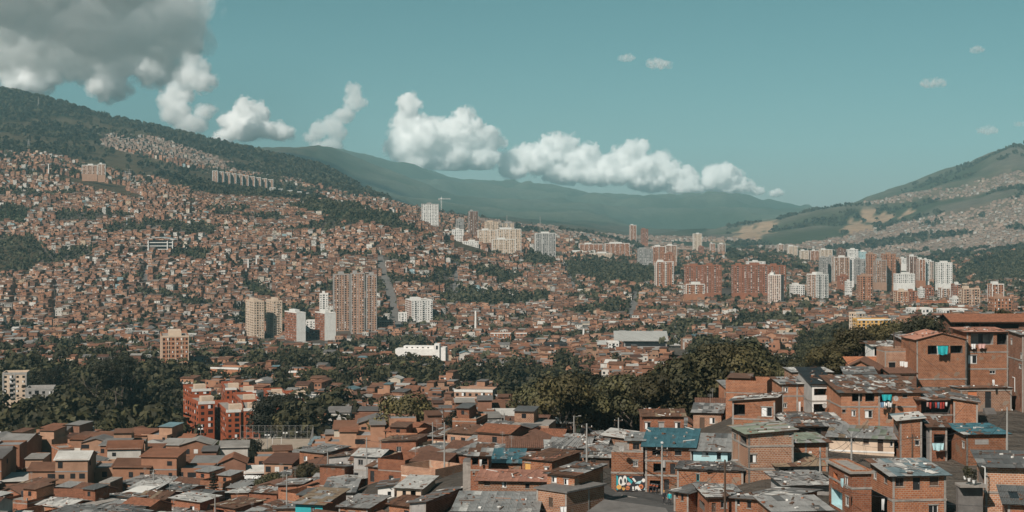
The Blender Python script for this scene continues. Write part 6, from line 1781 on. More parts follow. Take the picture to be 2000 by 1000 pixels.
tree_at('conifer', 1690, 712, 345, 84, 'tall tiered conifer at the edge of the park beside the white walled house', name='conifer_tree')
tree_at('conifer', 417, 985, 345, 85, 'dark conifer rising among roofs beside the white sheet roof', name='conifer_tree')
tree_at('conifer', 855, 880, 470, 52, 'slim conifer beside the round trees of the lower quarter', name='conifer_tree')
tree_at('conifer', 1542, 715, 620, 70, 'slim dark conifer standing in the park trees', name='conifer_tree')
tree_at('broad3', 1850, 672, 345, 40, 'dark round tree above the brick gable', None)
tree_at('broad3', 545, 868, 560, 90, 'large dark round tree beside the red flats and the pitch')
tree_at('broad4', 520, 862, 566, 66, 'dark tree touching the end of the red flats')
tree_at('broad1', 575, 866, 556, 62, 'lower dark tree at the corner of the pitch')
tree_at('broad0', 626, 838, 640, 64, 'round tree in the lane behind the pitch')
tree_at('broad1', 565, 965, 372, 50, 'spreading bush like tree among the lower roofs')
tree_at('broad2', 545, 968, 366, 42, 'smaller spreading tree among the lower roofs')
tree_at('broad0', 775, 890, 455, 44, 'round tree beside the white hall, nearest its dark end')
tree_at('broad1', 815, 888, 462, 40, 'round tree between the white hall and the slim conifer')
tree_at('broad2', 790, 866, 520, 34, 'round tree behind the white hall')
tree_at('broad0', 695, 770, 900, 32, 'round tree in front of the orange brown flats')
tree_at('broad1', 650, 772, 880, 30, 'broad tree between the orange brown flats and the red estate')
tree_at('broad2', 905, 825, 690, 24, 'small tree against the framed brick block')
for k_, (a, b_) in enumerate([(192, 700), (205, 690), (222, 660), (238, 668), (252, 690), (75, 735), (96, 745), (110, 740)]):
    tree_at('eucalypt%d' % (k_ % 2), a, 800, 690 + 12 * k_, 128 if k_ < 5 else 92, 'tall thin trunked tree with high sparse crown in the dark wood', 'tall thin trees of the dark wood')
tree_at('dry', 22, 885, 480, 40, 'pale blossoming tree at the edge of the dark wood')
tree_at('dry', 160, 885, 520, 30, 'smaller pale blossoming tree behind the brick tower house')
tree_at('dry', 225, 850, 590, 40, 'pale dry tree standing in the dark wood')
tree_at('dry', 136, 705, 1080, 36, 'bare whitish tree beyond the dark wood')
tree_at('dry', 1170, 810, 560, 46, 'bare greyish tree in the tree clump')
tree_at('palm', 27, 730, 1000, 34, 'palm tree behind the pale flats')
tree_at('palm', 498, 705, 1300, 26, 'palm tree among roofs below the cream towers')

# woods
g = np.random.default_rng(5)
wp = np.concatenate([grid_points(330, 1150, 11.0, 13.5, 60), grid_points(1150, 4200, 11.0, 15.0, 61)])
x, y = wp[:, 0] + g.normal(0, 2.0, len(wp)), wp[:, 1] + g.normal(0, 2.5, len(wp))
z = ground(x, y); px, py = to_px(x, y, z)
wx = 5 * fbm(x / 40, y / 40, 2, 78)
inw = cover_any(WOODS, px + wx, py + wx * .4) & free_of(x, y, 2.0)
inw &= ~in_poly(px, py, [(1180, 770), (1260, 790), (1300, 770), (1240, 752)]) | (g.random(len(x)) < .4)
inw &= ~(cover_any(CLEAR, px, py) & (y > 400))
inw &= ~in_poly(px, py, [(1110, 705), (1345, 705), (1345, 792), (1110, 800)]) | (g.random(len(x)) < .4)
clr = fbm(x / 55 + 31, y / 75 + 8, 3, 121)
inw &= ~((clr > .22) & (y > 380) & (y < 1200))
inw &= ~in_poly(px, py, [(1165, 688), (1350, 688), (1350, 735), (1165, 735)]) | (g.random(len(x)) < .12)
inw &= ~in_poly(px, py, [(380, 860), (615, 860), (615, 905), (380, 905)])
wx_, wy_ = x[inw], y[inw]
pool = tree_pool[(g.random(len(tree_pool)) < np.where(tree_pool[:, 1] > 1200, .6, .8))]
tx, ty = np.concatenate([wx_, pool[:, 0]]), np.concatenate([wy_, pool[:, 1]])
ok = free_of(tx, ty, 1.0); tx, ty = tx[ok], ty[ok]
tz = ground(tx, ty); tpx, tpy = to_px(tx, ty, tz)
vis = (tpx > -30) & (tpx < 2030) & (ty > 330)
tx, ty, tz, tpx, tpy = tx[vis], ty[vis], tz[vis], tpx[vis], tpy[vis]
od = np.argsort(ty)
n_t = 300 - len(TREES)
TLAND = LAND + [(at(1134, 770, 610), 'the lone gabled house'), (at(1266, 740, 720), 'the terracotta roof in the trees'), (at(1690, 712, 345), 'the tall tiered conifer'), (at(1450, 750, 480), 'the gabled townhouses'), (at(30, 760, 760), 'the pale flats'),
         (at(220, 780, 720), 'the tall thin trees'), (at(1250, 690, 1330), 'the sports hall'), (at(1700, 640, 1050), 'the yellow school'), (at(1540, 715, 620), 'the slim dark conifer'), (at(1170, 810, 560), 'the bare greyish tree')]
kinds = ['broad0', 'broad1', 'broad2', 'broad3', 'broad4']
for i in od[:n_t]:
    left = tpx[i] < 700
    k_ = kinds[int(g.choice(5, p=[.1, .1, .1, .35, .35]) if left else g.choice(5, p=[.28, .28, .22, .11, .11]))]
    hgt = g.uniform(8, 14.5) if left else g.uniform(9.5, 16.5)
    if left and tpy[i] > 855: hgt *= .55
    if tpx[i] > 1480: hgt *= g.uniform(.38, .68)
    if 1150 < tpx[i] < 1350 and ty[i] > 500: hgt *= .6
    tone = 'dark' if k_ in ('broad3', 'broad4') else 'green'
    size_ = 'low' if hgt < 7.5 else ('tall' if hgt > 11.5 else 'rounded')
    lm = min(TLAND, key=lambda q_: (q_[0].x - tx[i]) ** 2 + (q_[0].y - ty[i]) ** 2)
    gr = 'trees of the dark wood' if left else 'trees of the park'
    lab = f"{size_} {tone} leafy tree of the {'wood' if left else 'park'} near {lm[1]}"
    tree(k_, tx[i], ty[i], tz[i], float(hgt), lab, gr)
rest = od[n_t:]

def tree_mass(tx, ty, tz, name, label, ncl, per, size, hr, seed, mul=None):
    g = np.random.default_rng(seed)
    T = []
    for v_ in range(6):
        rr = random.Random(300 + seed + v_)
        cl = broad_clumps(rr, .5, .75, ncl, .12)
        V, C = leaf_cloud(rr, cl, per, size)
        T.append((V, C))
    nq = min(len(t_[0]) for t_ in T)
    T = [(t_[0][:nq], t_[1][:nq]) for t_ in T]
    n = len(tx); pickv = g.integers(0, 6, n)
    hh = g.uniform(hr[0], hr[1], n) * (1 if mul is None else mul); aa = g.uniform(0, 6.28, n); wd = hh * g.uniform(.9, 1.5, n)
    V = np.empty((n, nq, 3), np.float32); C = np.empty((n, nq, 3), np.float32)
    for v_ in range(6):
        s_ = np.where(pickv == v_)[0]
        t_ = T[v_][0][None]
        ca, sa = np.cos(aa[s_])[:, None], np.sin(aa[s_])[:, None]
        V[s_, :, 0] = (t_[..., 0] * ca - t_[..., 1] * sa) * wd[s_, None] + tx[s_, None]
        V[s_, :, 1] = (t_[..., 0] * sa + t_[..., 1] * ca) * wd[s_, None] + ty[s_, None]
        V[s_, :, 2] = t_[..., 2] * hh[s_, None] * 1.25 + tz[s_, None] - .05 * hh[s_, None]
        C[s_] = T[v_][1][None] * g.uniform(.7, 1.3, (len(s_), 1, 1))
    V = V.reshape(-1, 3); C = C.reshape(-1, 3)
    me = np_mesh(name, V, np.arange(len(V)).reshape(-1, 4), [MATS['leaf_green' if seed == 1 else 'leaf_mid']], None, False, None, C)
    o = link(bpy.data.objects.new(name, me)); tag(o, label, 'trees', kind='stuff')
    return o
near_ = rest[ty[rest] < 1150]; far_ = rest[ty[rest] >= 1150]
tree_mass(tx[near_], ty[near_], tz[near_], 'park_foliage', 'mass of leafy trees filling the park and the wood further back', 13, 12, .066, (8, 16), 1, np.where((tpx[near_] > 1150) & (tpx[near_] < 1350), .55, np.where(tpx[near_] > 1480, g.uniform(.35, .62, len(near_)), 1.0)))
tree_mass(tx[far_], ty[far_], tz[far_], 'valley_foliage', 'dark green trees scattered among the houses of the valley', 5, 4, .17, (5, 11), 2)
# wooded far hills
g = np.random.default_rng(6)
n_ = 60000
fy_ = np.exp(g.uniform(math.log(3150), math.log(8600), n_)); fx_ = g.uniform(-1080, 1080, n_) / F * fy_
fz_ = ground(fx_, fy_); fpx, fpy = to_px(fx_, fy_, fz_)
wx = 8 * fbm(fx_ / 150, fy_ / 150, 3, 33)
m_ = (fbm(fx_ / 260 + 4, fy_ / 260 + 2, 5, 21) > np.where(fpx < 760, .06, -.02)) & ((fpx < 760) | (fpx > 1420)) & ~cover_any(URBAN_FAR, fpx + wx, fpy + wx * .5) & ~cover_any(EARTH, fpx, fpy)
m_ |= cover_any(URBAN_FAR, fpx + wx, fpy + wx * .5) & (fbm(fx_ / 190, fy_ / 190, 3, 90) > .30) & (fy_ > 4000)
m_ |= cover_any([WOODS[13], WOODS[14]], fpx, fpy)
m_ |= (fpx < 620) & (g.random(n_) < .10) & (fy_ > 3000) & ~cover_any(URBAN_FAR[2:3], fpx + wx, fpy + wx * .5)
m_ &= ~((fy_ < 3300) & (fpx < 330) & (g.random(n_) < .7))
s_ = np.where(m_)[0][:11000]
tree_mass(fx_[s_], fy_[s_], fz_[s_], 'hill_forest', 'forest and scattered trees on the far hillsides', 4, 3, .30, (7, 16), 3)
# ------------------------------------------------------------------ poles, cables, mural, people and other small things
def utility_pole(px_, pbase, ptop, Y, label, arms=1, lamp=False, rz=0.0, mat='metal_pole'):
    b0 = at(px_, pbase, Y); h = (pbase - ptop) / F * b0.y
    r = empty('utility_pole', b0, rz); tag(r, label, 'pole', 'utility poles')
    q_ = MB(); q_.tube((0, 0, -3), (0, 0, h), .17, .11, mat, 8); q_.build('shaft', r)
    for k_ in range(arms):
        q_ = MB(); q_.box(-.8, .8, -.06, .06, h - .6 - .9 * k_, h - .48 - .9 * k_, 'wood_dark'); a_ = q_.build('crossarm', r)
        for s_ in (-.7, 0, .7):
            i_ = MB(); i_.tube((s_, 0, h - .48 - .9 * k_), (s_, 0, h - .28 - .9 * k_), .05, .04, 'plaster_white', 6); i_.build('insulator', a_)
    if lamp:
        q_ = MB(); q_.tube((0, 0, h - .3), (1.1, -.3, h), .04, .04, 'metal_pole', 5); q_.obox((.9, -.45, h - .05), (.6, 0, 0), (0, .3, 0), (0, 0, .14), 'plaster_grey'); q_.build('street_lamp_arm', r)
    if arms > 1:
        q_ = MB(); q_.tube((.3, -.1, h - 2.9), (.3, -.1, h - 2.0), .22, .22, 'plaster_grey', 10); q_.build('transformer', r)
    return b0 + Vector((0, 0, h))
T1 = utility_pole(1293, 945, 870, 158, 'grey utility pole in front of the teal roofed house', 2)
T2 = utility_pole(1416, 1015, 898, 132, 'dark utility pole beside the rubble strewn roof', 1, True, mat='wood_dark')
T3 = utility_pole(1146, 915, 827, 176, 'pale utility pole above the grey shacks', 1)
T4 = utility_pole(1967, 895, 795, 165, 'leaning grey pole beside the dark blue roof edge', 1)
T5 = utility_pole(1782, 900, 848, 172, 'black utility pole before the narrow brick house', 1, mat='wood_dark')
T6 = utility_pole(1663, 900, 848, 176, 'thin pole with crossarm before the cream house', 1)
T7 = utility_pole(1602, 935, 874, 146, 'bare thin pole beside the tan roof', 0)
T8 = utility_pole(1746, 700, 648, 300, 'dark street lamp pole among the upper houses', 0, True, mat='wood_dark')
T9 = utility_pole(1121, 850, 812, 330, 'pale lamp pole at the edge of the tree clump', 0, True)
T10 = utility_pole(1104, 850, 782, 360, 'tall brown pole in the tree clump', 0, mat='wood_dark')
T11 = utility_pole(1208, 862, 816, 290, 'pole with white box in front of the tree clump', 1)
def lamp_post(px_, pb, pt, Y, label):
    b0 = at(px_, pb, Y); b0.z = gz(b0.x, b0.y); h = max(5.0, (HZ - pt) / F * Y - b0.z)
    r = empty('floodlight_mast', b0); tag(r, label, 'lamp', 'floodlight masts')
    q_ = MB(); q_.tube((0, 0, -1), (0, 0, h), .14, .08, 'plaster_grey', 8); q_.build('mast', r)
    for s_ in (-.5, .5):
        q_ = MB(); q_.box(s_ - .28, s_ + .28, -.25, .15, h - .1, h + .28, 'frame_white'); q_.build('floodlight', r)
    q_ = MB(); q_.box(-.6, .6, -.05, .05, h - .2, h - .1, 'metal_pole'); q_.build('bracket', r)
lamp_post(335, 872, 852, 520, 'pale floodlight mast standing in the shrubs beside the pitch')
lamp_post(392, 884, 838, 500, 'tall pale floodlight mast at the corner of the pitch')
lamp_post(459, 880, 858, 512, 'floodlight mast behind the near goal')
lamp_post(522, 888, 850, 488, 'floodlight mast in the middle of the pitch edge')
lamp_post(557, 878, 846, 532, 'floodlight mast at the far fence of the pitch')
lamp_post(577, 875, 858, 540, 'short mast at the fenced corner of the pitch')

def cable(a, b_, sag, label, rad_=.025, n=10):
    q_ = MB(); pts_ = []
    for i in range(n + 1):
        t_ = i / n; p = Vector(a).lerp(Vector(b_), t_); p.z -= sag * 4 * t_ * (1 - t_); pts_.append(p)
    for p0, p1 in zip(pts_[:-1], pts_[1:]): q_.tube(p0, p1, rad_, rad_, 'cloth_dark', 4, False)
    o = q_.build('power_cable'); tag(o, label, 'cable', 'power cables')
V3 = Vector
LQ = []
for k_, (a, Yk, hh) in enumerate([(60, 372, 8), (178, 402, 8), (300, 350, 9), (330, 440, 8), (640, 330, 9), (716, 300, 9), (742, 420, 8), (845, 330, 8), (868, 270, 9), (985, 330, 8), (560, 300, 9), (420, 300, 8)]):
    xk = (a - 1000) / F * Yk; zk = gz(xk, Yk); pyk = HZ - F * zk / Yk
    lmk = min(LAND, key=lambda q_: (q_[0].x - xk) ** 2 + (q_[0].y - Yk) ** 2)
    b0 = Vector((xk, Yk, zk)); r = empty('utility_pole', b0); tag(r, f"{'tall' if hh > 8 else 'short'} concrete street pole rising between roofs near {lmk[1]}", 'pole', 'utility poles')
    q_ = MB(); q_.tube((0, 0, -1), (0, 0, hh), .16, .1, 'metal_pole', 8); q_.build('shaft', r)
    q_ = MB(); q_.box(-.7, .7, -.06, .06, hh - .6, hh - .48, 'wood_dark'); q_.build('crossarm', r)
    q_ = MB(); q_.tube((0, 0, hh - .3), (-1.2, -.4, hh - .1), .04, .04, 'metal_pole', 5); q_.build('street_lamp_arm', r)
    LQ.append((b0 + Vector((0, 0, hh - .5)), lmk[1]))
for dz in (-.4, -1.2):
    cable(T1 + V3((0, 0, dz)), T2 + V3((0, 0, dz)), .9, 'black cable from the grey pole to the dark pole')
    cable(T3 + V3((0, 0, dz)), T1 + V3((0, 0, dz)), 1.6, 'black cable sagging from the pale pole to the grey pole')
    cable(T5 + V3((0, 0, dz)), T6 + V3((0, 0, dz)), .7, 'cable along the front of the cream house')
    cable(T6 + V3((0, 0, dz)), T7 + V3((0, 0, dz)), .7, 'cable from the crossarm pole to the bare thin pole')
    cable(T7 + V3((0, 0, dz)), T2 + V3((0, 0, dz)), 1.2, 'cable from the bare thin pole to the dark pole')
    cable(T5 + V3((0, 0, dz)), T4 + V3((0, 0, dz)), 1.2, 'cable from the black pole to the leaning pole')
for (pa, la_), (pb, lb_) in ((LQ[0], LQ[1]), (LQ[1], LQ[3]), (LQ[2], LQ[3]), (LQ[2], LQ[11]), (LQ[11], LQ[10]), (LQ[10], LQ[4]), (LQ[4], LQ[5]), (LQ[5], LQ[8]), (LQ[8], LQ[7]), (LQ[7], LQ[9]), (LQ[4], LQ[6]), (LQ[9], (T3, 'x'))):
    cable(pa, pb, 1.5, f'black street cable sagging over the roofs near {la_}', .03)
for k_ in range(3):
    cable(T1 + V3((0, 0, -.6 - .3 * k_)), at(1200 + 14 * k_, 890 + 6 * k_, 167), .4, 'thin service cable from the grey pole to the stepped brick house', .02)
    cable(T3 + V3((0, 0, -.5)), at(1060 + 30 * k_, 905, 186), 1.2, 'thin service cable from the pale pole to a rusty roof', .02)

for k_, hr_ in enumerate(HERO):
    if not hr_['label'] or hr_.location.y > 312 or k_ % 4 == 3: continue
    w_, d_, h_ = hr_['size']
    e_ = hr_.location + V3((math.cos(hr_.rotation_euler.z), math.sin(hr_.rotation_euler.z), 0)) * (w_ * .5) + V3((0, -.1, h_ - .3))
    tp_ = min((T1, T2, T3, T4, T5, T6, T7, T8), key=lambda q_: (q_ - e_).length)
    if (tp_ - e_).length < 46:
        cable(tp_ + V3((0, 0, -.4)), e_, .5 + .02 * (tp_ - e_).length, 'thin service cable to the ' + ' '.join(hr_['label'].split()[:8]), .022)
for o_ in HERO: del o_['size']
# mural: flat paint shapes a few millimetres proud of the street wall
th = rad(-6); ex = V3((math.cos(th), math.sin(th), 0)); nrm = V3((math.sin(th), -math.cos(th), 0))
def wallpt(px_, py_, off):
    C0 = at(1256, 962, 168); u = (px_ - 1000) / F
    # point of the wall plane seen at that place
    k_ = (C0.dot(nrm)) / (u * nrm.x + nrm.y)
    return V3((u * k_, k_, (HZ - py_) / F * k_)) + nrm * off
mur = empty('mural', wallpt(1230, 958, .0)); tag(mur, 'bright street mural of round white, teal, black and orange shapes', 'mural')
def paint(shape, mat, off, name):
    q_ = MB(); q_.poly([wallpt(a, b_, off) - mur.location for a, b_ in shape], mat); q_.build(name, mur)
def oval(cx, cy, rx, ry, n=16): return [(cx + rx * math.cos(6.283 * k_ / n), cy + ry * math.sin(6.283 * k_ / n)) for k_ in range(n)]
paint([(1203, 958), (1263, 960), (1263, 930), (1203, 927)], 'cloth_dark', .07, 'painted_ground')
for k_, (sh, mt) in enumerate([
    ([(1204, 957), (1207, 957), (1207, 930), (1204, 928)], 'paint_teal'), ([(1222, 933), (1227, 932), (1236, 940), (1233, 945)], 'paint_teal'), ([(1240, 944), (1250, 945), (1254, 938), (1246, 940)], 'paint_blue'),
    (oval(1212, 940, 4.4, 9.5), 'plaster_white'), (oval(1220.5, 937, 4.0, 8.5), 'plaster_white'), (oval(1216, 945, 5.5, 3.0), 'plaster_white'),
    (oval(1209, 951, 5, 4.5), 'paint_yellow'), (oval(1226, 953, 4.5, 4), 'paint_orange'), (oval(1218, 954, 3.0, 3.6), 'paint_yellow'), (oval(1252, 950, 4.6, 4.6), 'paint_orange'), (oval(1228, 945, 4.4, 3), 'cloth_pink'),
    ([(1234, 934), (1238, 933), (1243, 940), (1240, 942)], 'plaster_white'), (oval(1257, 938, 3.4, 3.8), 'plaster_white'), ([(1235, 950), (1238, 950), (1239, 958), (1235, 958)], 'plaster_white'), ([(1240, 950), (1246, 948), (1253, 958), (1248, 959), (1244, 954), (1241, 958)], 'plaster_white'),
    ([(1229, 931), (1234, 930), (1237, 932), (1230, 934)], 'paint_red'), ([(1257, 956), (1261, 950), (1262, 957)], 'paint_blue')]):
    paint(sh, mt, .075 + .004 * k_, 'painted_shape')
for k_, (cx, cy, rx, ry) in enumerate([(1212.6, 940, 2.0, 5.2), (1220.8, 938, 1.8, 4.6), (1252, 950.5, 1.6, 1.4)]):
    paint(oval(cx, cy, rx, ry), 'cloth_dark', .16, 'painted_shape')

# street and ramp in front of the mural
def strip(name, pts_, mat, label, thick=.3):
    q_ = MB(); P_ = [at(*p) for p in pts_]
    q_.poly(P_, mat)
    n = len(P_)
    for i in range(n):
        a, b_ = P_[i], P_[(i + 1) % n]
        q_.poly([a - V3((0, 0, thick)), b_ - V3((0, 0, thick)), b_, a], mat)
    o = q_.build(name); tag(o, label, 'street', kind='structure'); return o
strip('street', [(1178, 992, 141), (1330, 1010, 136), (1312, 962, 160), (1270, 962, 163), (1203, 960, 166), (1176, 938, 178)], 'asphalt', 'asphalt lane rising past the mural', 4)
strip('street', [(1060, 1060, 120), (1340, 1060, 120), (1300, 992, 137), (1180, 975, 143)], 'asphalt_pale', 'paved turning place at the foot of the mural lane', 4)
rw = empty('retaining_wall', at(1215, 968, 157)); tag(rw, 'grey concrete retaining wall with pink scrawl and iron railing', 'wall')
w0, w1 = at(1214, 966, 157.5) - rw.location, at(1300, 985, 147) - rw.location
q_ = MB(); q_.obox(w0 - V3((0, 0, 3.2)), (w1 - w0) * V3((1, 1, 1)), V3((0, .3, 0)), V3((0, 0, 3.2)), 'concrete'); q_.build('wall_body', rw)
q_ = MB()
def rwp(t_, dz, off=-.03): return w0.lerp(w1, t_) + V3((0, off, dz))
for (ct, cz, rt, rz_) in ((.30, -1.0, .04, .55), (.36, -1.2, .045, .6), (.42, -1.4, .035, .5)):
    q_.poly([rwp(ct + rt * math.cos(a * .524), cz + rz_ * math.sin(a * .524)) for a in range(12)], 'cloth_pink')
q_.build('painted_scrawl', rw)
q_ = MB(); q_.poly([rwp(.56, -2.9), rwp(.86, -2.9), rwp(.86, -.7), rwp(.56, -.4)], 'paint_yellow'); q_.build('painted_panel', rw)
for k_ in range(40):
    q_ = MB(); p = rwp(k_ / 39 * .98 + .01, 0, .15); q_.tube(p, p + V3((0, 0, 1.0)), .018, .018, 'metal_dark', 4); q_.build('baluster', rw)
q_ = MB(); q_.tube(rwp(0, 1.0, .15), rwp(1, 1.0, .15), .03, .03, 'metal_dark', 5); q_.build('handrail', rw)

# people by the railing
def person(x, y, z_, face, top, legs, hair, label, pose=0):
    r = empty('person', (x, y, z_), face); tag(r, label, 'person')
    J = [(0, 0, .92), (0, 0, 1.12), (0, .01, 1.36), (0, .0, 1.50), (0, -.01, 1.58), (0, -.015, 1.70),
         (.19, 0, 1.40), (.24, -.02, 1.13), (.22, -.14 - .1 * pose, .92), (.225, -.20 - .1 * pose, .84), (-.19, 0, 1.40), (-.25, -.02, 1.13), (-.22, -.12, .90), (-.225, -.16, .82),
         (.10, 0, .88), (.11, -.03, .50), (.11, .02, .09), (.11, -.15, .04), (-.10, 0, .88), (-.12, .02, .50), (-.13, .06, .09), (-.14, -.10, .04)]
    E = [(0, 1), (1, 2), (2, 3), (3, 4), (4, 5), (2, 6), (6, 7), (7, 8), (8, 9), (2, 10), (10, 11), (11, 12), (12, 13), (0, 14), (14, 15), (15, 16), (16, 17), (0, 18), (18, 19), (19, 20), (20, 21)]
    RD = [.15, .14, .15, .06, .085, .085, .075, .055, .042, .035, .075, .055, .042, .035, .10, .07, .05, .04, .10, .07, .05, .04]
    me = bpy.data.meshes.new('body'); me.from_pydata(J, E, [])
    o = bpy.data.objects.new('body', me); link(o, r)
    sk = o.modifiers.new('skin', 'SKIN')
    for v_, rad_ in zip(me.skin_vertices[0].data, RD): v_.radius = (rad_, rad_ * .85)
    me.skin_vertices[0].data[0].use_root = True
    o.modifiers.new('sub', 'SUBSURF').levels = 1
    o.modifiers['sub'].render_levels = 1
    dg = bpy.context.evaluated_depsgraph_get()
    m2 = bpy.data.meshes.new_from_object(o.evaluated_get(dg)); o.modifiers.clear()
    o.data = m2
    for mm in ('skin', top, legs, 'cloth_dark'): m2.materials.append(MATS[mm])
    for p in m2.polygons:
        c_ = p.center
        p.material_index = 0 if (c_.z > 1.47 or (abs(c_.x) > .17 and c_.z < .93 and c_.z > .76)) else (1 if c_.z > .9 else (2 if c_.z > .1 else 3))
        p.use_smooth = True
    for sx_ in (1, -1):      # fingers of each hand
        for f in range(5):
            q_ = MB(); bx = sx_ * (.225 + (f - 2) * .016); by = (-.20 - .1 * pose) if sx_ > 0 else -.16
            q_.tube((bx, by, .85), (bx, by - .03, .775 if f else .80), .011, .008, 'skin', 5); q_.build('finger', o)
    q_ = MB()
    for i in range(6):
        for j in range(8):
            def hp(a, b_): return V3((.105 * math.cos(a) * math.cos(b_), .015 + .115 * math.sin(a) * math.cos(b_), 1.67 + .115 * math.sin(b_)))
            a0, a1, b0, b1 = 6.283 * j / 8, 6.283 * (j + 1) / 8, -.1 + 1.67 * i / 6, -.1 + 1.67 * (i + 1) / 6
            q_.poly([hp(a0, b0), hp(a1, b0), hp(a1, b1), hp(a0, b1)], hair)
    q_.build('hair', r, True)
    q_ = MB()
    for s_ in (-.035, .035): q_.box(s_ - .012, s_ + .012, -.112, -.10, 1.655, 1.67, 'cloth_dark')
    q_.build('eyes_line', r)
    q_ = MB(); q_.obox((-.012, -.13, 1.61), (.024, 0, 0), (0, .04, 0), (0, 0, .04), 'skin'); q_.build('nose', r)
    return r
p1 = at(1297, 985, 147.5); p2 = at(1308, 987, 146.5)
person(p1.x, p1.y, p1.z, .5, 'cloth_dark', 'cloth_dark', 'paint_yellow', 'person in black with light hair standing at the railing', 1)
person(p2.x, p2.y, p2.z, -.4, 'cloth_teal', 'cloth_dark', 'cloth_dark', 'person in a teal top and dark trousers at the railing', 0)
q_ = MB(); q_.obox(at(1290, 985, 148.3) - V3((1, .5, .3)), V3((4, -1.6, 0)), V3((0, 2.5, 0)), V3((0, 0, .3)), 'concrete'); o = q_.build('landing'); tag(o, 'small concrete landing at the end of the railing', 'landing', kind='structure')

# motorcycles under the teal roofed house
def motorcycle(x, y, z_, rz, label):
    r = empty('motorcycle', (x, y, z_), rz); tag(r, label, 'motorcycle', 'parked motorcycles')
    for wx_ in (-.65, .65):
        q_ = MB(); n = 16
        for k_ in range(n):
            a0, a1 = 6.283 * k_ / n, 6.283 * (k_ + 1) / n
            for (r0, r1, yy) in ((.30, .22, .05), (.30, .22, -.05)):
                q_.poly([(wx_ + r0 * math.cos(a0), yy, .3 + r0 * math.sin(a0)), (wx_ + r0 * math.cos(a1), yy, .3 + r0 * math.sin(a1)), (wx_ + r1 * math.cos(a1), yy, .3 + r1 * math.sin(a1)), (wx_ + r1 * math.cos(a0), yy, .3 + r1 * math.sin(a0))], 'cloth_dark')
            q_.poly([(wx_ + .3 * math.cos(a0), -.05, .3 + .3 * math.sin(a0)), (wx_ + .3 * math.cos(a1), -.05, .3 + .3 * math.sin(a1)), (wx_ + .3 * math.cos(a1), .05, .3 + .3 * math.sin(a1)), (wx_ + .3 * math.cos(a0), .05, .3 + .3 * math.sin(a0))], 'cloth_dark')
        w_ = q_.build('wheel', r)
        q_ = MB()
        for k_ in range(6): q_.tube((wx_, 0, .3), (wx_ + .22 * math.cos(k_ * 1.05), 0, .3 + .22 * math.sin(k_ * 1.05)), .015, .015, 'metal_pole', 4)
        q_.build('rim', w_)
    q_ = MB(); q_.obox((-.25, -.14, .3), (.5, 0, 0), (0, .28, 0), (0, 0, .32), 'metal_dark'); q_.build('engine', r)
    q_ = MB(); q_.obox((-.05, -.15, .66), (.5, 0, .05), (0, .3, 0), (0, 0, .2), 'paint_red'); q_.build('fuel_tank', r)
    q_ = MB(); q_.obox((-.7, -.13, .70), (.65, 0, -.02), (0, .26, 0), (0, 0, .1), 'cloth_dark'); q_.build('seat', r)
    q_ = MB(); q_.tube((.65, 0, .3), (.42, 0, 1.0), .035, .03, 'metal_pole', 6); q_.build('fork', r)
    q_ = MB(); q_.tube((.40, -.36, 1.03), (.40, .36, 1.03), .02, .02, 'metal_dark', 5); q_.build('handlebar', r)
    q_ = MB(); q_.tube((.50, 0, .88), (.60, 0, .88), .09, .1, 'frame_white', 10); q_.build('headlight', r)
for k_, (a, b_, Y) in enumerate([(1271, 960, 161.5), (1277, 961, 161), (1283, 962, 160.5)]):
    p = at(a, b_, Y); motorcycle(p.x, p.y, p.z, 1.2 + .1 * k_, 'dark motorcycle parked in the shade under the teal roofed house')

# laundry
def cloth(px_, py_, Y, w, h, mat, label, seed=0, yaw=0.0):
    rr = random.Random(seed + int(px_)); p = at(px_, py_, Y)
    q_ = MB(); n = 6
    for i in range(n):
        for j in range(3):
            def cp(i_, j_): return V3((w * (i_ / n - .5) * (1 - .06 * j_), .05 * math.sin(i_ * 2.1 + seed) * (j_ + .5), -h * j_ / 3 - .03 * math.sin(i_ * 1.3 + seed) * j_))
            q_.poly([cp(i, j), cp(i, j + 1), cp(i + 1, j + 1), cp(i + 1, j)], mat)
    q_.poly([V3((-w / 2, -.02, 0)), V3((w / 2, -.02, 0)), V3((w / 2, -.02, .04)), V3((-w / 2, -.02, .04))], mat)
    o = q_.build('hanging_cloth'); o.location = p; o.rotation_euler = (0, 0, yaw); tag(o, label, 'laundry', 'laundry on the hillside')
L_ = [(1732, 771, 216, 1.6, .9, 'cloth_teal', 'teal cloth hung in an opening of the patchwork roof house'), (1730, 785, 216.5, .7, .6, 'cloth_white', 'white shirt under the teal cloth'), (1739, 785, 216.5, .7, .8, 'cloth_white', 'second white garment beside the satellite dish'), (1723, 786, 216.5, .6, .8, 'cloth_blue', 'blue jeans under the teal cloth'),
      (1841, 676, 284.5, 2.0, 1.6, 'cloth_teal', 'large teal banner on the terrace below the brick gable'), (1831, 676, 284.6, .3, 1.6, 'cloth_white', 'white strip beside the teal banner'), (1901, 672, 289, .9, .9, 'cloth_white', 'white towel over the porch wall'), (1918, 672, 289, 1.4, .8, 'cloth_pink', 'pink towel over the porch wall'),
      (1775, 707, 293, 1.9, 1.0, 'cloth_white', 'white sheet hung below the brick terrace'), (1762, 706, 293, .9, .9, 'cloth_white', 'smaller white sheet hung below the brick terrace'),
      (1832, 866, 178, 1.7, 1.0, 'paint_blue', 'pale blue sheet hung from the rust roofed balcony'), (1940, 742, 236, .4, .9, 'cloth_white', 'white cloth by the black door'),
      (1100, 990, 136, .8, 1.0, 'cloth_white', 'white sheet hung by the corner house door'), (939, 898, 183, .35, .9, 'cloth_white', 'white shirt in the dark porch'), (1562, 785, 239, .35, 1.6, 'cloth_white', 'long white banner on the brick wall with pipes'),
      (1725, 975, 122, .35, 1.2, 'cloth_white', 'white cloth beside the grey top storey house'), (1645, 935, 121.5, .35, .9, 'paint_blue', 'pale blue cloth in the slab house window')]
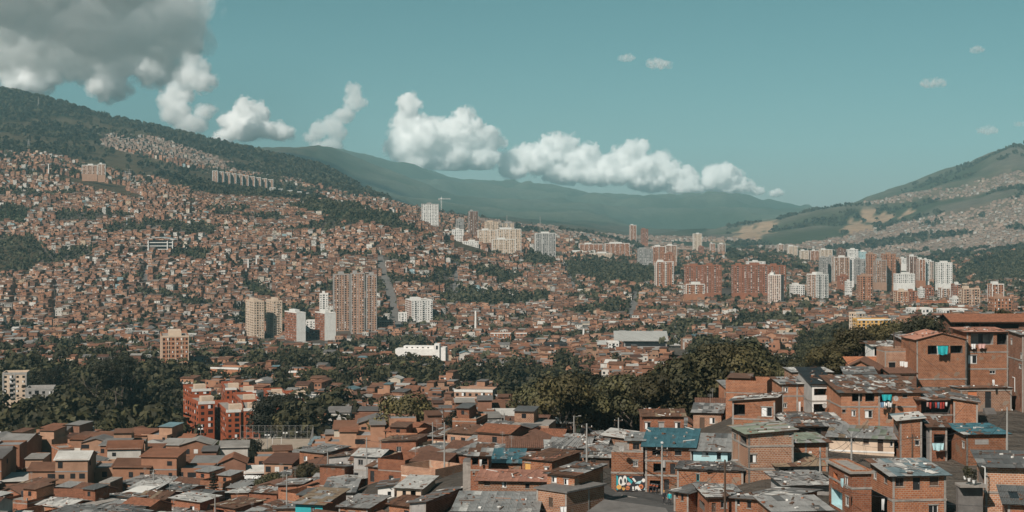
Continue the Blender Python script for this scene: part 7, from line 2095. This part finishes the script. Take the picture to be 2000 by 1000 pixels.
for k_, a in enumerate(L_): cloth(*a, seed=k_)
for k_ in range(8):
    cloth(1812 + 5.2 * k_, 786, 214.6, .32, R.uniform(.5, 1.0), R.choice(['cloth_white', 'cloth_blue', 'cloth_dark', 'cloth_red', 'cloth_pink']), 'garment on the crowded line of the laundry balcony', seed=40 + k_)

def dish(px_, py_, Y, label):
    r = empty('satellite_dish', at(px_, py_, Y), -.5); tag(r, label, 'dish', 'satellite dishes')
    q_ = MB(); n = 14
    for i in range(3):
        for k_ in range(n):
            a0, a1 = 6.283 * k_ / n, 6.283 * (k_ + 1) / n; r0, r1 = .42 * i / 3, .42 * (i + 1) / 3
            f_ = lambda rr_, a: V3((rr_ * math.cos(a), -.35 - .25 * (.42 ** 2 - rr_ ** 2) * -1.5, .35 + rr_ * math.sin(a)))
            q_.poly([f_(r0, a0), f_(r0, a1), f_(r1, a1), f_(r1, a0)], 'plaster_grey')
    q_.build('reflector', r)
    q_ = MB(); q_.tube((0, .1, 0), (0, -.33, .35), .03, .03, 'metal_dark', 5); q_.build('bracket', r)
    q_ = MB(); q_.tube((0, -.35, .05), (0, -.8, .35), .015, .015, 'metal_dark', 4); q_.build('feed_arm', r)
dish(1751, 782, 216.2, 'grey satellite dish beside the teal cloth'); dish(1612, 796, 231, 'grey satellite dish in the dark lower balcony'); dish(1216, 880, 166, 'grey satellite dish on the stepped brick wall')
for k_, (a, b_, Y, m_) in enumerate([(1885, 936, 124, 'leaf_green'), (1893, 940, 123.5, 'leaf_green'), (1902, 944, 123, 'leaf_dark')]):
    r = empty('potted_plant', at(a, b_, Y)); tag(r, ['leafy potted plant at the end of the plant balcony', 'leafy potted plant in the middle of the plant balcony', 'dark potted plant against the downpipe house'][k_], 'plant', 'potted plants')
    q_ = MB(); q_.tube((0, 0, 0), (0, 0, .35), .14, .2, 'frame_white', 10); q_.build('pot', r)
    rr = random.Random(k_); V, C = leaf_cloud(rr, [(rr.uniform(-.2, .2), rr.uniform(-.2, .2), .6 + .25 * q2, .3) for q2 in range(4)], 30, .09); link(bpy.data.objects.new('foliage', crown_mesh('foliage', V, C, m_)), r)
bl = empty('plant_balcony', at(1880, 946, 124)); tag(bl, 'sagging concrete balcony ledge carrying potted plants', 'balcony')
q_ = MB(); q_.box(-.5, 2.6, -.8, 1.4, -.25, 0, 'concrete'); q_.build('ledge', bl)
q_ = MB(); q_.box(-.4, 2.4, .3, 1.2, -5, -.26, 'concrete_dark'); q_.build('support_wall', bl)

# steps to the black door
st = empty('door_steps', at(1930, 800, 236)); tag(st, 'worn concrete steps below the black door', 'steps')
for k_ in range(8):
    q_ = MB(); q_.box(-.9, .9, -.35 * (k_ + 1), -.35 * k_, -3.0, -.18 * k_ + .3, 'concrete_dark'); q_.build('step', st)
# white pipes
for k_, (a, y0, y1, Y, lab) in enumerate([(1578, 764, 806, 239, 'white drain pipe on the brick house behind the corner balcony'), (1924, 913, 962, 124.6, 'white downpipe on the corner of the dark roofed house'), (1982, 738, 765, 233, 'white vent pipe on the tall shaded brick building')]):
    q_ = MB(); p = at(a, y1, Y); hh = (y1 - y0) / F * p.y; q_.tube((0, 0, 0), (0, 0, hh), .06, .06, 'frame_white', 8); q_.tube((0, 0, hh), (-.4, 0, hh + .15), .06, .06, 'frame_white', 8)
    o = q_.build('drain_pipe'); o.location = p; tag(o, lab, 'pipe', 'white pipes')

# cable car line: pylons and gondolas
def pylon(px_, pb, pt, Y, label):
    p = at(px_, pb, Y); p.z = min(p.z, gz(p.x, Y)); h = (HZ - pt) / F * Y - p.z
    r = empty('cable_car_pylon', p); tag(r, label, 'pylon', 'cable car pylons')
    q_ = MB(); q_.tube((0, 0, -2), (0, 0, h), 1.5, .9, 'plaster_white', 12); q_.build('mast', r)
    q_ = MB(); q_.box(-5, 5, -.4, .4, h - .6, h + .4, 'plaster_grey'); q_.build('crosshead', r)
    for s_ in (-4.6, 4.6):
        q_ = MB(); q_.box(s_ - .3, s_ + .3, -2.5, 2.5, h - 1.2, h - .65, 'metal_pole'); q_.build('sheave_train', r)
    return p + V3((0, 0, h))
PY = [pylon(1140, 680, 642, 1500, 'white cable car pylon beside the sports hall'), pylon(929, 655, 607, 1650, 'white cable car pylon above the brick blocks'), pylon(501, 530, 505, 2200, 'white cable car pylon at the green gully, uphill one'), pylon(485, 530, 506, 2180, 'white cable car pylon at the green gully, downhill one'),
      pylon(248, 448, 425, 2550, 'leaning white cable car pylon below the white hall roof'), pylon(188, 410, 385, 2750, 'white cable car pylon among the hillside houses'), pylon(95, 352, 320, 3000, 'white cable car pylon on the grassy spur')]
def gondola(p, label):
    r = empty('gondola', p); tag(r, label, 'gondola', 'cable car gondolas')
    q_ = MB(); q_.box(-1.1, 1.1, -1.0, 1.0, -4.4, -3.3, 'plaster_white'); q_.box(-1.15, 1.15, -1.05, 1.05, -2.3, -2.0, 'plaster_white'); q_.build('cabin', r)
    q_ = MB(); q_.box(-1.05, 1.05, -.95, .95, -3.3, -2.3, 'glass_dark'); q_.build('window_band', r)
    q_ = MB(); q_.tube((0, 0, -2), (0, 0, 0), .1, .08, 'metal_dark', 5); q_.build('hanger', r)
gondola(at(1118, 640, 1520), 'white gondola on the near side of the sports hall pylon'); gondola(at(1148, 643, 1495), 'white gondola just past the sports hall pylon')

# tower cranes
def crane(px_, pb, pt, Y, jibl, jibr, mat, label):
    p = at(px_, pb, Y); h = (pb - pt) / F * Y
    r = empty('tower_crane', p); tag(r, label, 'crane')
    k_ = Y / F
    q_ = MB()
    for sx_ in (-.8, .8):
        for sy_ in (-.8, .8): q_.tube((sx_, sy_, -8), (sx_, sy_, h), .2, .2, mat, 4)
    n = int(h / 3)
    for i in range(n): q_.tube((-.8, -.8, h * i / n), (.8, -.8, h * (i + 1) / n), .12, .12, mat, 3)
    q_.build('mast', r)
    for nm_, x0, x1 in (('jib', 0, jibr * k_), ('counter_jib', -jibl * k_, 0)):
        q_ = MB(); q_.tube((x0, -.6, h), (x1, -.6, h), .22, .22, mat, 4); q_.tube((x0, .6, h), (x1, .6, h), .22, .22, mat, 4); q_.tube((x0, 0, h + 1.4), (x1, 0, h + 1.4), .2, .2, mat, 4)
        n = max(3, int(abs(x1 - x0) / 2.5))
        for i in range(n): q_.tube((x0 + (x1 - x0) * i / n, -.6, h), (x0 + (x1 - x0) * (i + .5) / n, 0, h + 1.4), .1, .1, mat, 3)
        q_.build(nm_, r)
    q_ = MB(); q_.box(-1.2, 1.2, -1.2, 1.2, h + .3, h + 2.5, mat); q_.build('cab', r)
    q_ = MB(); q_.box(-jibl * k_, -jibl * k_ + 3, -1, 1, h - 2.2, h - .1, 'concrete'); q_.build('counterweight', r)
    q_ = MB(); q_.tube((0, 0, h + 2.5), (0, 0, h + 6), .3, .1, mat, 4); q_.build('apex', r)
crane(862, 445, 389, 2980, 6, 18, 'plaster_white', 'pale tower crane beside the striped tower on the hill shoulder')
crane(1793, 625, 591, 1330, 4, 66, 'paint_orange', 'orange tower crane before the white industrial block')

# radio and power masts
def mast(px_, pb, pt, Y, label, wd=4.0):
    p = at(px_, pb, Y); p.z = gz(p.x, Y); h = max(20, (HZ - pt) / F * Y - p.z)
    r = empty('lattice_pylon', p); tag(r, label, 'pylon', 'lattice pylons')
    q_ = MB()
    for sx_ in (-1, 1):
        for sy_ in (-1, 1): q_.tube((sx_ * wd, sy_ * wd, 0), (sx_ * .3, sy_ * .3, h), .35, .2, 'plaster_grey', 4)
    for i in range(8):
        t0, t1 = i / 8, (i + 1) / 8
        q_.tube((-wd * (1 - t0), -wd * (1 - t0), h * t0), (wd * (1 - t1), -wd * (1 - t1), h * t1), .18, .18, 'plaster_grey', 3); q_.tube((wd * (1 - t0), -wd * (1 - t0), h * t0), (-wd * (1 - t1), -wd * (1 - t1), h * t1), .18, .18, 'plaster_grey', 3)
    q_.build('lattice', r)
    for zf in (.7, .82, .94):
        q_ = MB(); q_.box(-wd * 1.1, wd * 1.1, -.2, .2, h * zf, h * zf + .5, 'plaster_grey'); q_.build('crossarm', r)
mast(253, 358, 330, 3300, 'lattice power pylon on the slope below the forest, taller one'); mast(245, 358, 334, 3320, 'lattice power pylon on the slope below the forest, shorter one'); mast(56, 300, 272, 3900, 'lattice pylon on the grassy left hillside')
mast(75, 215, 190, 5200, 'radio mast on the forested ridge', 2.0); mast(1055, 450, 422, 4200, 'radio mast on the crest of the housing slope', 2.0); mast(990, 440, 420, 4300, 'radio mast above the row of pale slabs', 2.0)

# parked bus by the pitch
bp = at(541, 908, 455); r = empty('bus', (bp.x, bp.y, bp.z), rad(-8)); tag(r, 'teal bus parked between roofs below the pitch', 'bus')
q_ = MB(); q_.box(-4.2, 4.2, -1.2, 1.2, .5, 1.5, 'paint_teal'); q_.box(-4.2, 4.2, -1.2, 1.2, 2.4, 2.9, 'paint_teal'); q_.box(-4.15, 4.15, -1.15, 1.15, 1.5, 2.4, 'glass_dark'); q_.build('body', r)
for sx_ in (-2.8, 2.6):
    for sy_ in (-1.15, 1.0):
        q_ = MB(); q_.tube((sx_, sy_, .5), (sx_, sy_ + .2, .5), .5, .5, 'cloth_dark', 12); q_.build('wheel', r)
for k_ in range(6):
    q_ = MB(); q_.box(-3.9 + 1.3 * k_, -3.8 + 1.3 * k_, -1.22, -1.14, 1.5, 2.4, 'paint_teal'); q_.build('window_post', r)
# ------------------------------------------------------------------ haze and clouds
zmin, zmax = float(ZG.min()), float(ZG.max())
def box_mesh(name, x0, x1, y0, y1, z0, z1):
    v = [(x, y, z) for z in (z0, z1) for y in (y0, y1) for x in (x0, x1)]
    f = [(0, 2, 3, 1), (4, 5, 7, 6), (0, 1, 5, 4), (2, 6, 7, 3), (0, 4, 6, 2), (1, 3, 7, 5)]
    me = bpy.data.meshes.new(name)
    me.from_pydata(v, [], f)
    return me
m = bpy.data.materials.new('haze'); m.use_nodes = True
t = m.node_tree
t.nodes.remove(t.nodes['Principled BSDF'])
pv = N(t, 'ShaderNodeVolumePrincipled')
pv.inputs['Color'].default_value = (0.52, 0.91, 1.0, 1)
pv.inputs['Density'].default_value = 4.5e-5
pv.inputs['Anisotropy'].default_value = 0.0
t.links.new(pv.outputs['Volume'], t.nodes['Material Output'].inputs['Volume'])
me = box_mesh('haze', XX.min() - 50, XX.max() + 50, -300, 15700, zmin - 16, max(zmax, 0) + 40)
me.materials.append(m)
hz = link(bpy.data.objects.new('haze', me))
tag(hz, 'pale teal haze filling the valley air', 'haze', kind='stuff')

m = bpy.data.materials.new('cloud'); m.use_nodes = True
t = m.node_tree
t.nodes.remove(t.nodes['Principled BSDF'])
pv = N(t, 'ShaderNodeVolumePrincipled')
pv.inputs['Color'].default_value = (0.9998, 0.9998, 0.9998, 1)
pv.inputs['Density'].default_value = 0.03
pv.inputs['Anisotropy'].default_value = 0.0
t.links.new(pv.outputs['Volume'], t.nodes['Material Output'].inputs['Volume'])
MATS['cloud'] = m

def cube_sphere(n=5):
    g = np.linspace(-1, 1, n + 1); g = np.tan(g * math.pi / 4)
    V, Q = [], []
    for ax in range(3):
        for sg in (-1, 1):
            A, B = np.meshgrid(g, g, indexing='ij')
            P = np.empty((n + 1, n + 1, 3)); P[..., ax] = sg; P[..., (ax + 1) % 3] = A * sg; P[..., (ax + 2) % 3] = B
            P /= np.linalg.norm(P, axis=-1, keepdims=True)
            o_ = sum(len(v) for v in V)
            i = np.arange((n + 1) ** 2).reshape(n + 1, n + 1) + o_
            V.append(P.reshape(-1, 3)); Q.append(np.stack([i[:-1, :-1], i[1:, :-1], i[1:, 1:], i[:-1, 1:]], -1).reshape(-1, 4))
    return np.concatenate(V), np.concatenate(Q)
SPH_V, SPH_Q = cube_sphere()

def noise3(p, seed=0):
    i = np.floor(p).astype(np.int64); f = p - i
    u = f * f * f * (f * (f * 6 - 15) + 10)
    def h(a, b, c):
        n = (a * 374761393 + b * 668265263 + c * 2147483647 + seed * 974634777) & 0x7fffffff
        n = ((n ^ (n >> 13)) * 1274126177) & 0x7fffffff
        n = ((n ^ (n >> 15)) * 668265263) & 0x7fffffff
        return ((n >> 8) & 0xffff) / 32767.5 - 1.0
    r = 0
    for a in (0, 1):
        for b_ in (0, 1):
            for c in (0, 1):
                w = (u[:, 0] if a else 1 - u[:, 0]) * (u[:, 1] if b_ else 1 - u[:, 1]) * (u[:, 2] if c else 1 - u[:, 2])
                r = r + w * h(i[:, 0] + a, i[:, 1] + b_, i[:, 2] + c)
    return r

def cloud(name, label, Y, blobs, seed, dens=0.032, group=None, vox=None, rough=1.25, veil=0.0032, base=None):
    """blobs: (px, py, radius px[, squash]) -> one closed lumpy surface filled with scattering air"""
    rr = random.Random(seed)
    if Y > 15000: Y = 17200 + (Y - 20000) * .3
    tot = []
    for bl in blobs:
        px, py, r = bl[:3]
        sq = bl[3] if len(bl) > 3 else 0.85
        Yb = bl[4] if len(bl) > 4 else Y
        c = at(px, py, Yb)
        rw = r / F * Yb
        tot.append((c + Vector((0, rr.uniform(-.6, .6) * rw, 0)), rw, sq))
        for k_ in range(9):
            a = rr.uniform(0, 6.283); e = rr.uniform(-0.35, 1.3)
            d = Vector((math.cos(a) * math.cos(e), math.sin(a) * math.cos(e), math.sin(e) * sq))
            c2, r2 = c + d * rw * rr.uniform(.6, .98), rw * rr.uniform(.26, .5)
            tot.append((c2, r2, sq))
            for j_ in range(5):
                a = rr.uniform(0, 6.283); e = rr.uniform(-0.3, 1.4)
                d = Vector((math.cos(a) * math.cos(e), math.sin(a) * math.cos(e), math.sin(e)))
                tot.append((c2 + d * r2 * rr.uniform(.7, 1.0), r2 * rr.uniform(.25, .5), 0.9))
    vs_, qs_ = [], []
    for i, (c, rw, sq) in enumerate(tot):
        vs_.append(SPH_V * np.array([rw, rw, rw * sq]) + np.array(c))
        qs_.append(SPH_Q + i * len(SPH_V))
    me = np_mesh(name, np.concatenate(vs_), np.concatenate(qs_), [])
    o = bpy.data.objects.new(name, me)
    col.objects.link(o)
    mean = 2.6 * sum(x[1] for x in tot) / len(tot)
    md = o.modifiers.new('r', 'REMESH'); md.mode = 'VOXEL'; md.voxel_size = vox or max(mean * 0.055, 19.0)
    dg = bpy.context.evaluated_depsgraph_get()
    me2 = bpy.data.meshes.new_from_object(o.evaluated_get(dg))
    o.modifiers.clear()
    nv = len(me2.vertices)
    co = np.empty(nv * 3, np.float32); me2.vertices.foreach_get('co', co); co = co.reshape(-1, 3)
    no = np.empty(nv * 3, np.float32); me2.vertices.foreach_get('normal', no); no = no.reshape(-1, 3)
    p = co / mean
    d = (0.34 * noise3(p * 1.4, seed) + 0.34 * (0.5 - np.abs(noise3(p * 2.6, seed + 1))) + 0.28 * (0.5 - np.abs(noise3(p * 5.3, seed + 2)))
         + 0.18 * (0.5 - np.abs(noise3(p * 10.9, seed + 3))) + 0.07 * noise3(p * 22.0, seed + 4) - 0.2)
    base_ = co
    co = co + no * (d * mean * rough)[:, None]
    def floor_(a):
        if base is not None:                    # cumulus sits on a level base
            zb = (HZ - base) / F * Y
            lw = a[:, 2] < zb
            a[lw, 2] = zb - (zb - a[lw, 2]) * .22
        return a
    co = floor_(co)
    me2.vertices.foreach_set('co', co.astype(np.float32).ravel())
    me2.update()
    old = o.data; o.data = me2; bpy.data.meshes.remove(old)
    def vol(dn, torn=False):
        mt = MATS['cloud'].copy()
        tt = mt.node_tree; v_ = tt.nodes['Principled Volume']
        v_.inputs['Density'].default_value = dn
        if torn:                                # ragged, torn edge: the thin outer air is uneven
            geo = N(tt, 'ShaderNodeNewGeometry')
            f_ = noise_fac(tt, 1.0 / (mean * 1.1), 6, 0.62, vec=geo.outputs['Position'])
            mr = N(tt, 'ShaderNodeMapRange'); mr.inputs['From Min'].default_value = .46; mr.inputs['From Max'].default_value = .70
            mr.inputs['To Min'].default_value = 0.0; mr.inputs['To Max'].default_value = dn * 6
            tt.links.new(f_, mr.inputs['Value']); tt.links.new(mr.outputs[0], v_.inputs['Density'])
        return mt
    o.data.materials.clear(); o.data.materials.append(vol(dens))
    if veil:
        mv = me2.copy()
        d2 = 0.42 + 0.45 * noise3(p * 1.9 + 5, seed + 8) + 0.30 * noise3(p * 4.1, seed + 9) + 0.2 * noise3(p * 9.1, seed + 10)
        cv = base_ + no * (np.maximum(d2, -0.2) * mean * 0.8)[:, None]
        cv = floor_(cv)
        mv.vertices.foreach_set('co', cv.astype(np.float32).ravel()); mv.update()
        mv.materials.clear(); mv.materials.append(vol(veil, True))
        link(bpy.data.objects.new('cloud_veil', mv), o)
    tag(o, label, 'cloud', group)
    return o

cloud('cloud', 'tallest white cumulus cloud with a curled tower, over the far mountains', 26000,
      [(800,205,20),(795,240,28),(840,270,42),(900,260,40),(945,275,32),(790,290,34),(880,310,44,.6),(820,318,36,.5),(940,310,36,.6)], 1, base=332)
cloud('cloud', 'long low bank of white cumulus cloud above the far blue ridge', 27000,
      [(995,315,22),(1050,315,34,.8),(1105,300,32),(1130,320,30,.6),(1180,325,26,.7),(1230,305,28),(1260,325,28,.7),(1300,335,32,.7),(1335,350,30,.6),(1200,345,40,.35),(1100,345,40,.3),(1270,360,40,.35),(1340,370,36,.3),(1020,300,20),(1150,300,22),(1075,285,20),(1290,318,22),(1250,290,16),(1000,335,26,.5),(1160,345,40,.4)], 2, base=378)
cloud('cloud', 'small white cumulus cloud at the end of the bank, above the valley mouth', 27500,
      [(1400,345,24,.8),(1430,348,26,.8),(1380,360,20,.6),(1455,365,22,.5),(1420,372,34,.3)], 3, base=380)
cloud('cloud', 'smallest round puff of cloud beside the end of the cloud bank', 27500,
      [(1480,374,12,.7),(1515,379,14,.4)], 4)
cloud('cloud', 'white cumulus cloud rising behind the dark green shoulder of the hill', 24000,
      [(480,215,24),(500,225,24),(455,240,26),(480,255,32,.7),(520,255,26,.6),(550,262,24,.5),(440,270,22,.6)], 5, base=282)
cloud('cloud', 'narrow curling column of cloud leaning to the right', 24000,
      [(690,178,15),(695,200,17),(675,225,18),(650,245,20),(625,255,18),(610,270,16,.6),(660,262,20,.6),(640,285,30,.3)], 6, dens=0.008)
cloud('cloud', 'ragged cloud pillar hanging from the edge of the dark cloud mass', 20400,
      [(375,88,20),(372,118,22),(366,150,28),(392,160,26),(350,185,26,.7),(345,222,30,.7),(378,245,28,.6),(392,130,18),(330,200,22),(400,220,16)], 7, dens=0.01)
cloud('cloud', 'bright white cumulus tops showing through gaps in the grey mass', 22500,
      [(20,70,60),(110,40,62),(190,20,58),(150,100,60),(230,110,50),(60,150,52,.7),(270,60,48),(300,140,40,.7),(210,168,40,.6),(-20,10,60),(320,90,30)], 12, vox=46, dens=.02)
big = []
for Yb, zc, rm in ((6800, 1500, 620), (7900, 1480, 640), (9000, 1470, 640), (10200, 1450, 620), (11400, 1420, 560), (12600, 1400, 480)):
    rp = rm / Yb * F
    edge = {6800: 250, 7900: 330, 9000: 350, 10200: 320, 11400: 350, 12600: 300}[Yb]
    xx = edge - rp * .8
    while xx > -1200:
        if Yb < 8500 or R.random() < .72: big.append((xx, HZ - F * (zc + R.uniform(-60, 60)) / Yb, rp * R.uniform(.8, 1.05), .5, Yb + R.uniform(-200, 200)))
        xx -= rp * R.uniform(1.05, 1.5)
cloud('cloud', 'huge grey cloud mass towering over the wooded hilltop', 10000, big, 8, dens=0.006, vox=68, veil=0.0012, rough=1.0)
for k_, (px, py, r, s) in enumerate([(1222,114,14,.35),(1283,127,22,.25),(1908,97,12,.5),(1820,164,20,.2),(1990,243,10,.4),(1925,257,18,.2)]):
    cloud('cloud_wisp', ['thin cloud wisp high in the open sky, the shorter of a pair', 'thin cloud wisp high in the open sky, the longer of a pair',
          'small round wisp of cloud high above the right hill', 'flat faint wisp of cloud above the right hill',
          'small wisp of cloud close above the right hilltop', 'low flat streak of cloud just above the right hilltop'][k_], 26000,
          [(px, py, r, s), (px + r * .7, py + 1, r * .6, s)], 20 + k_, dens=0.0012)
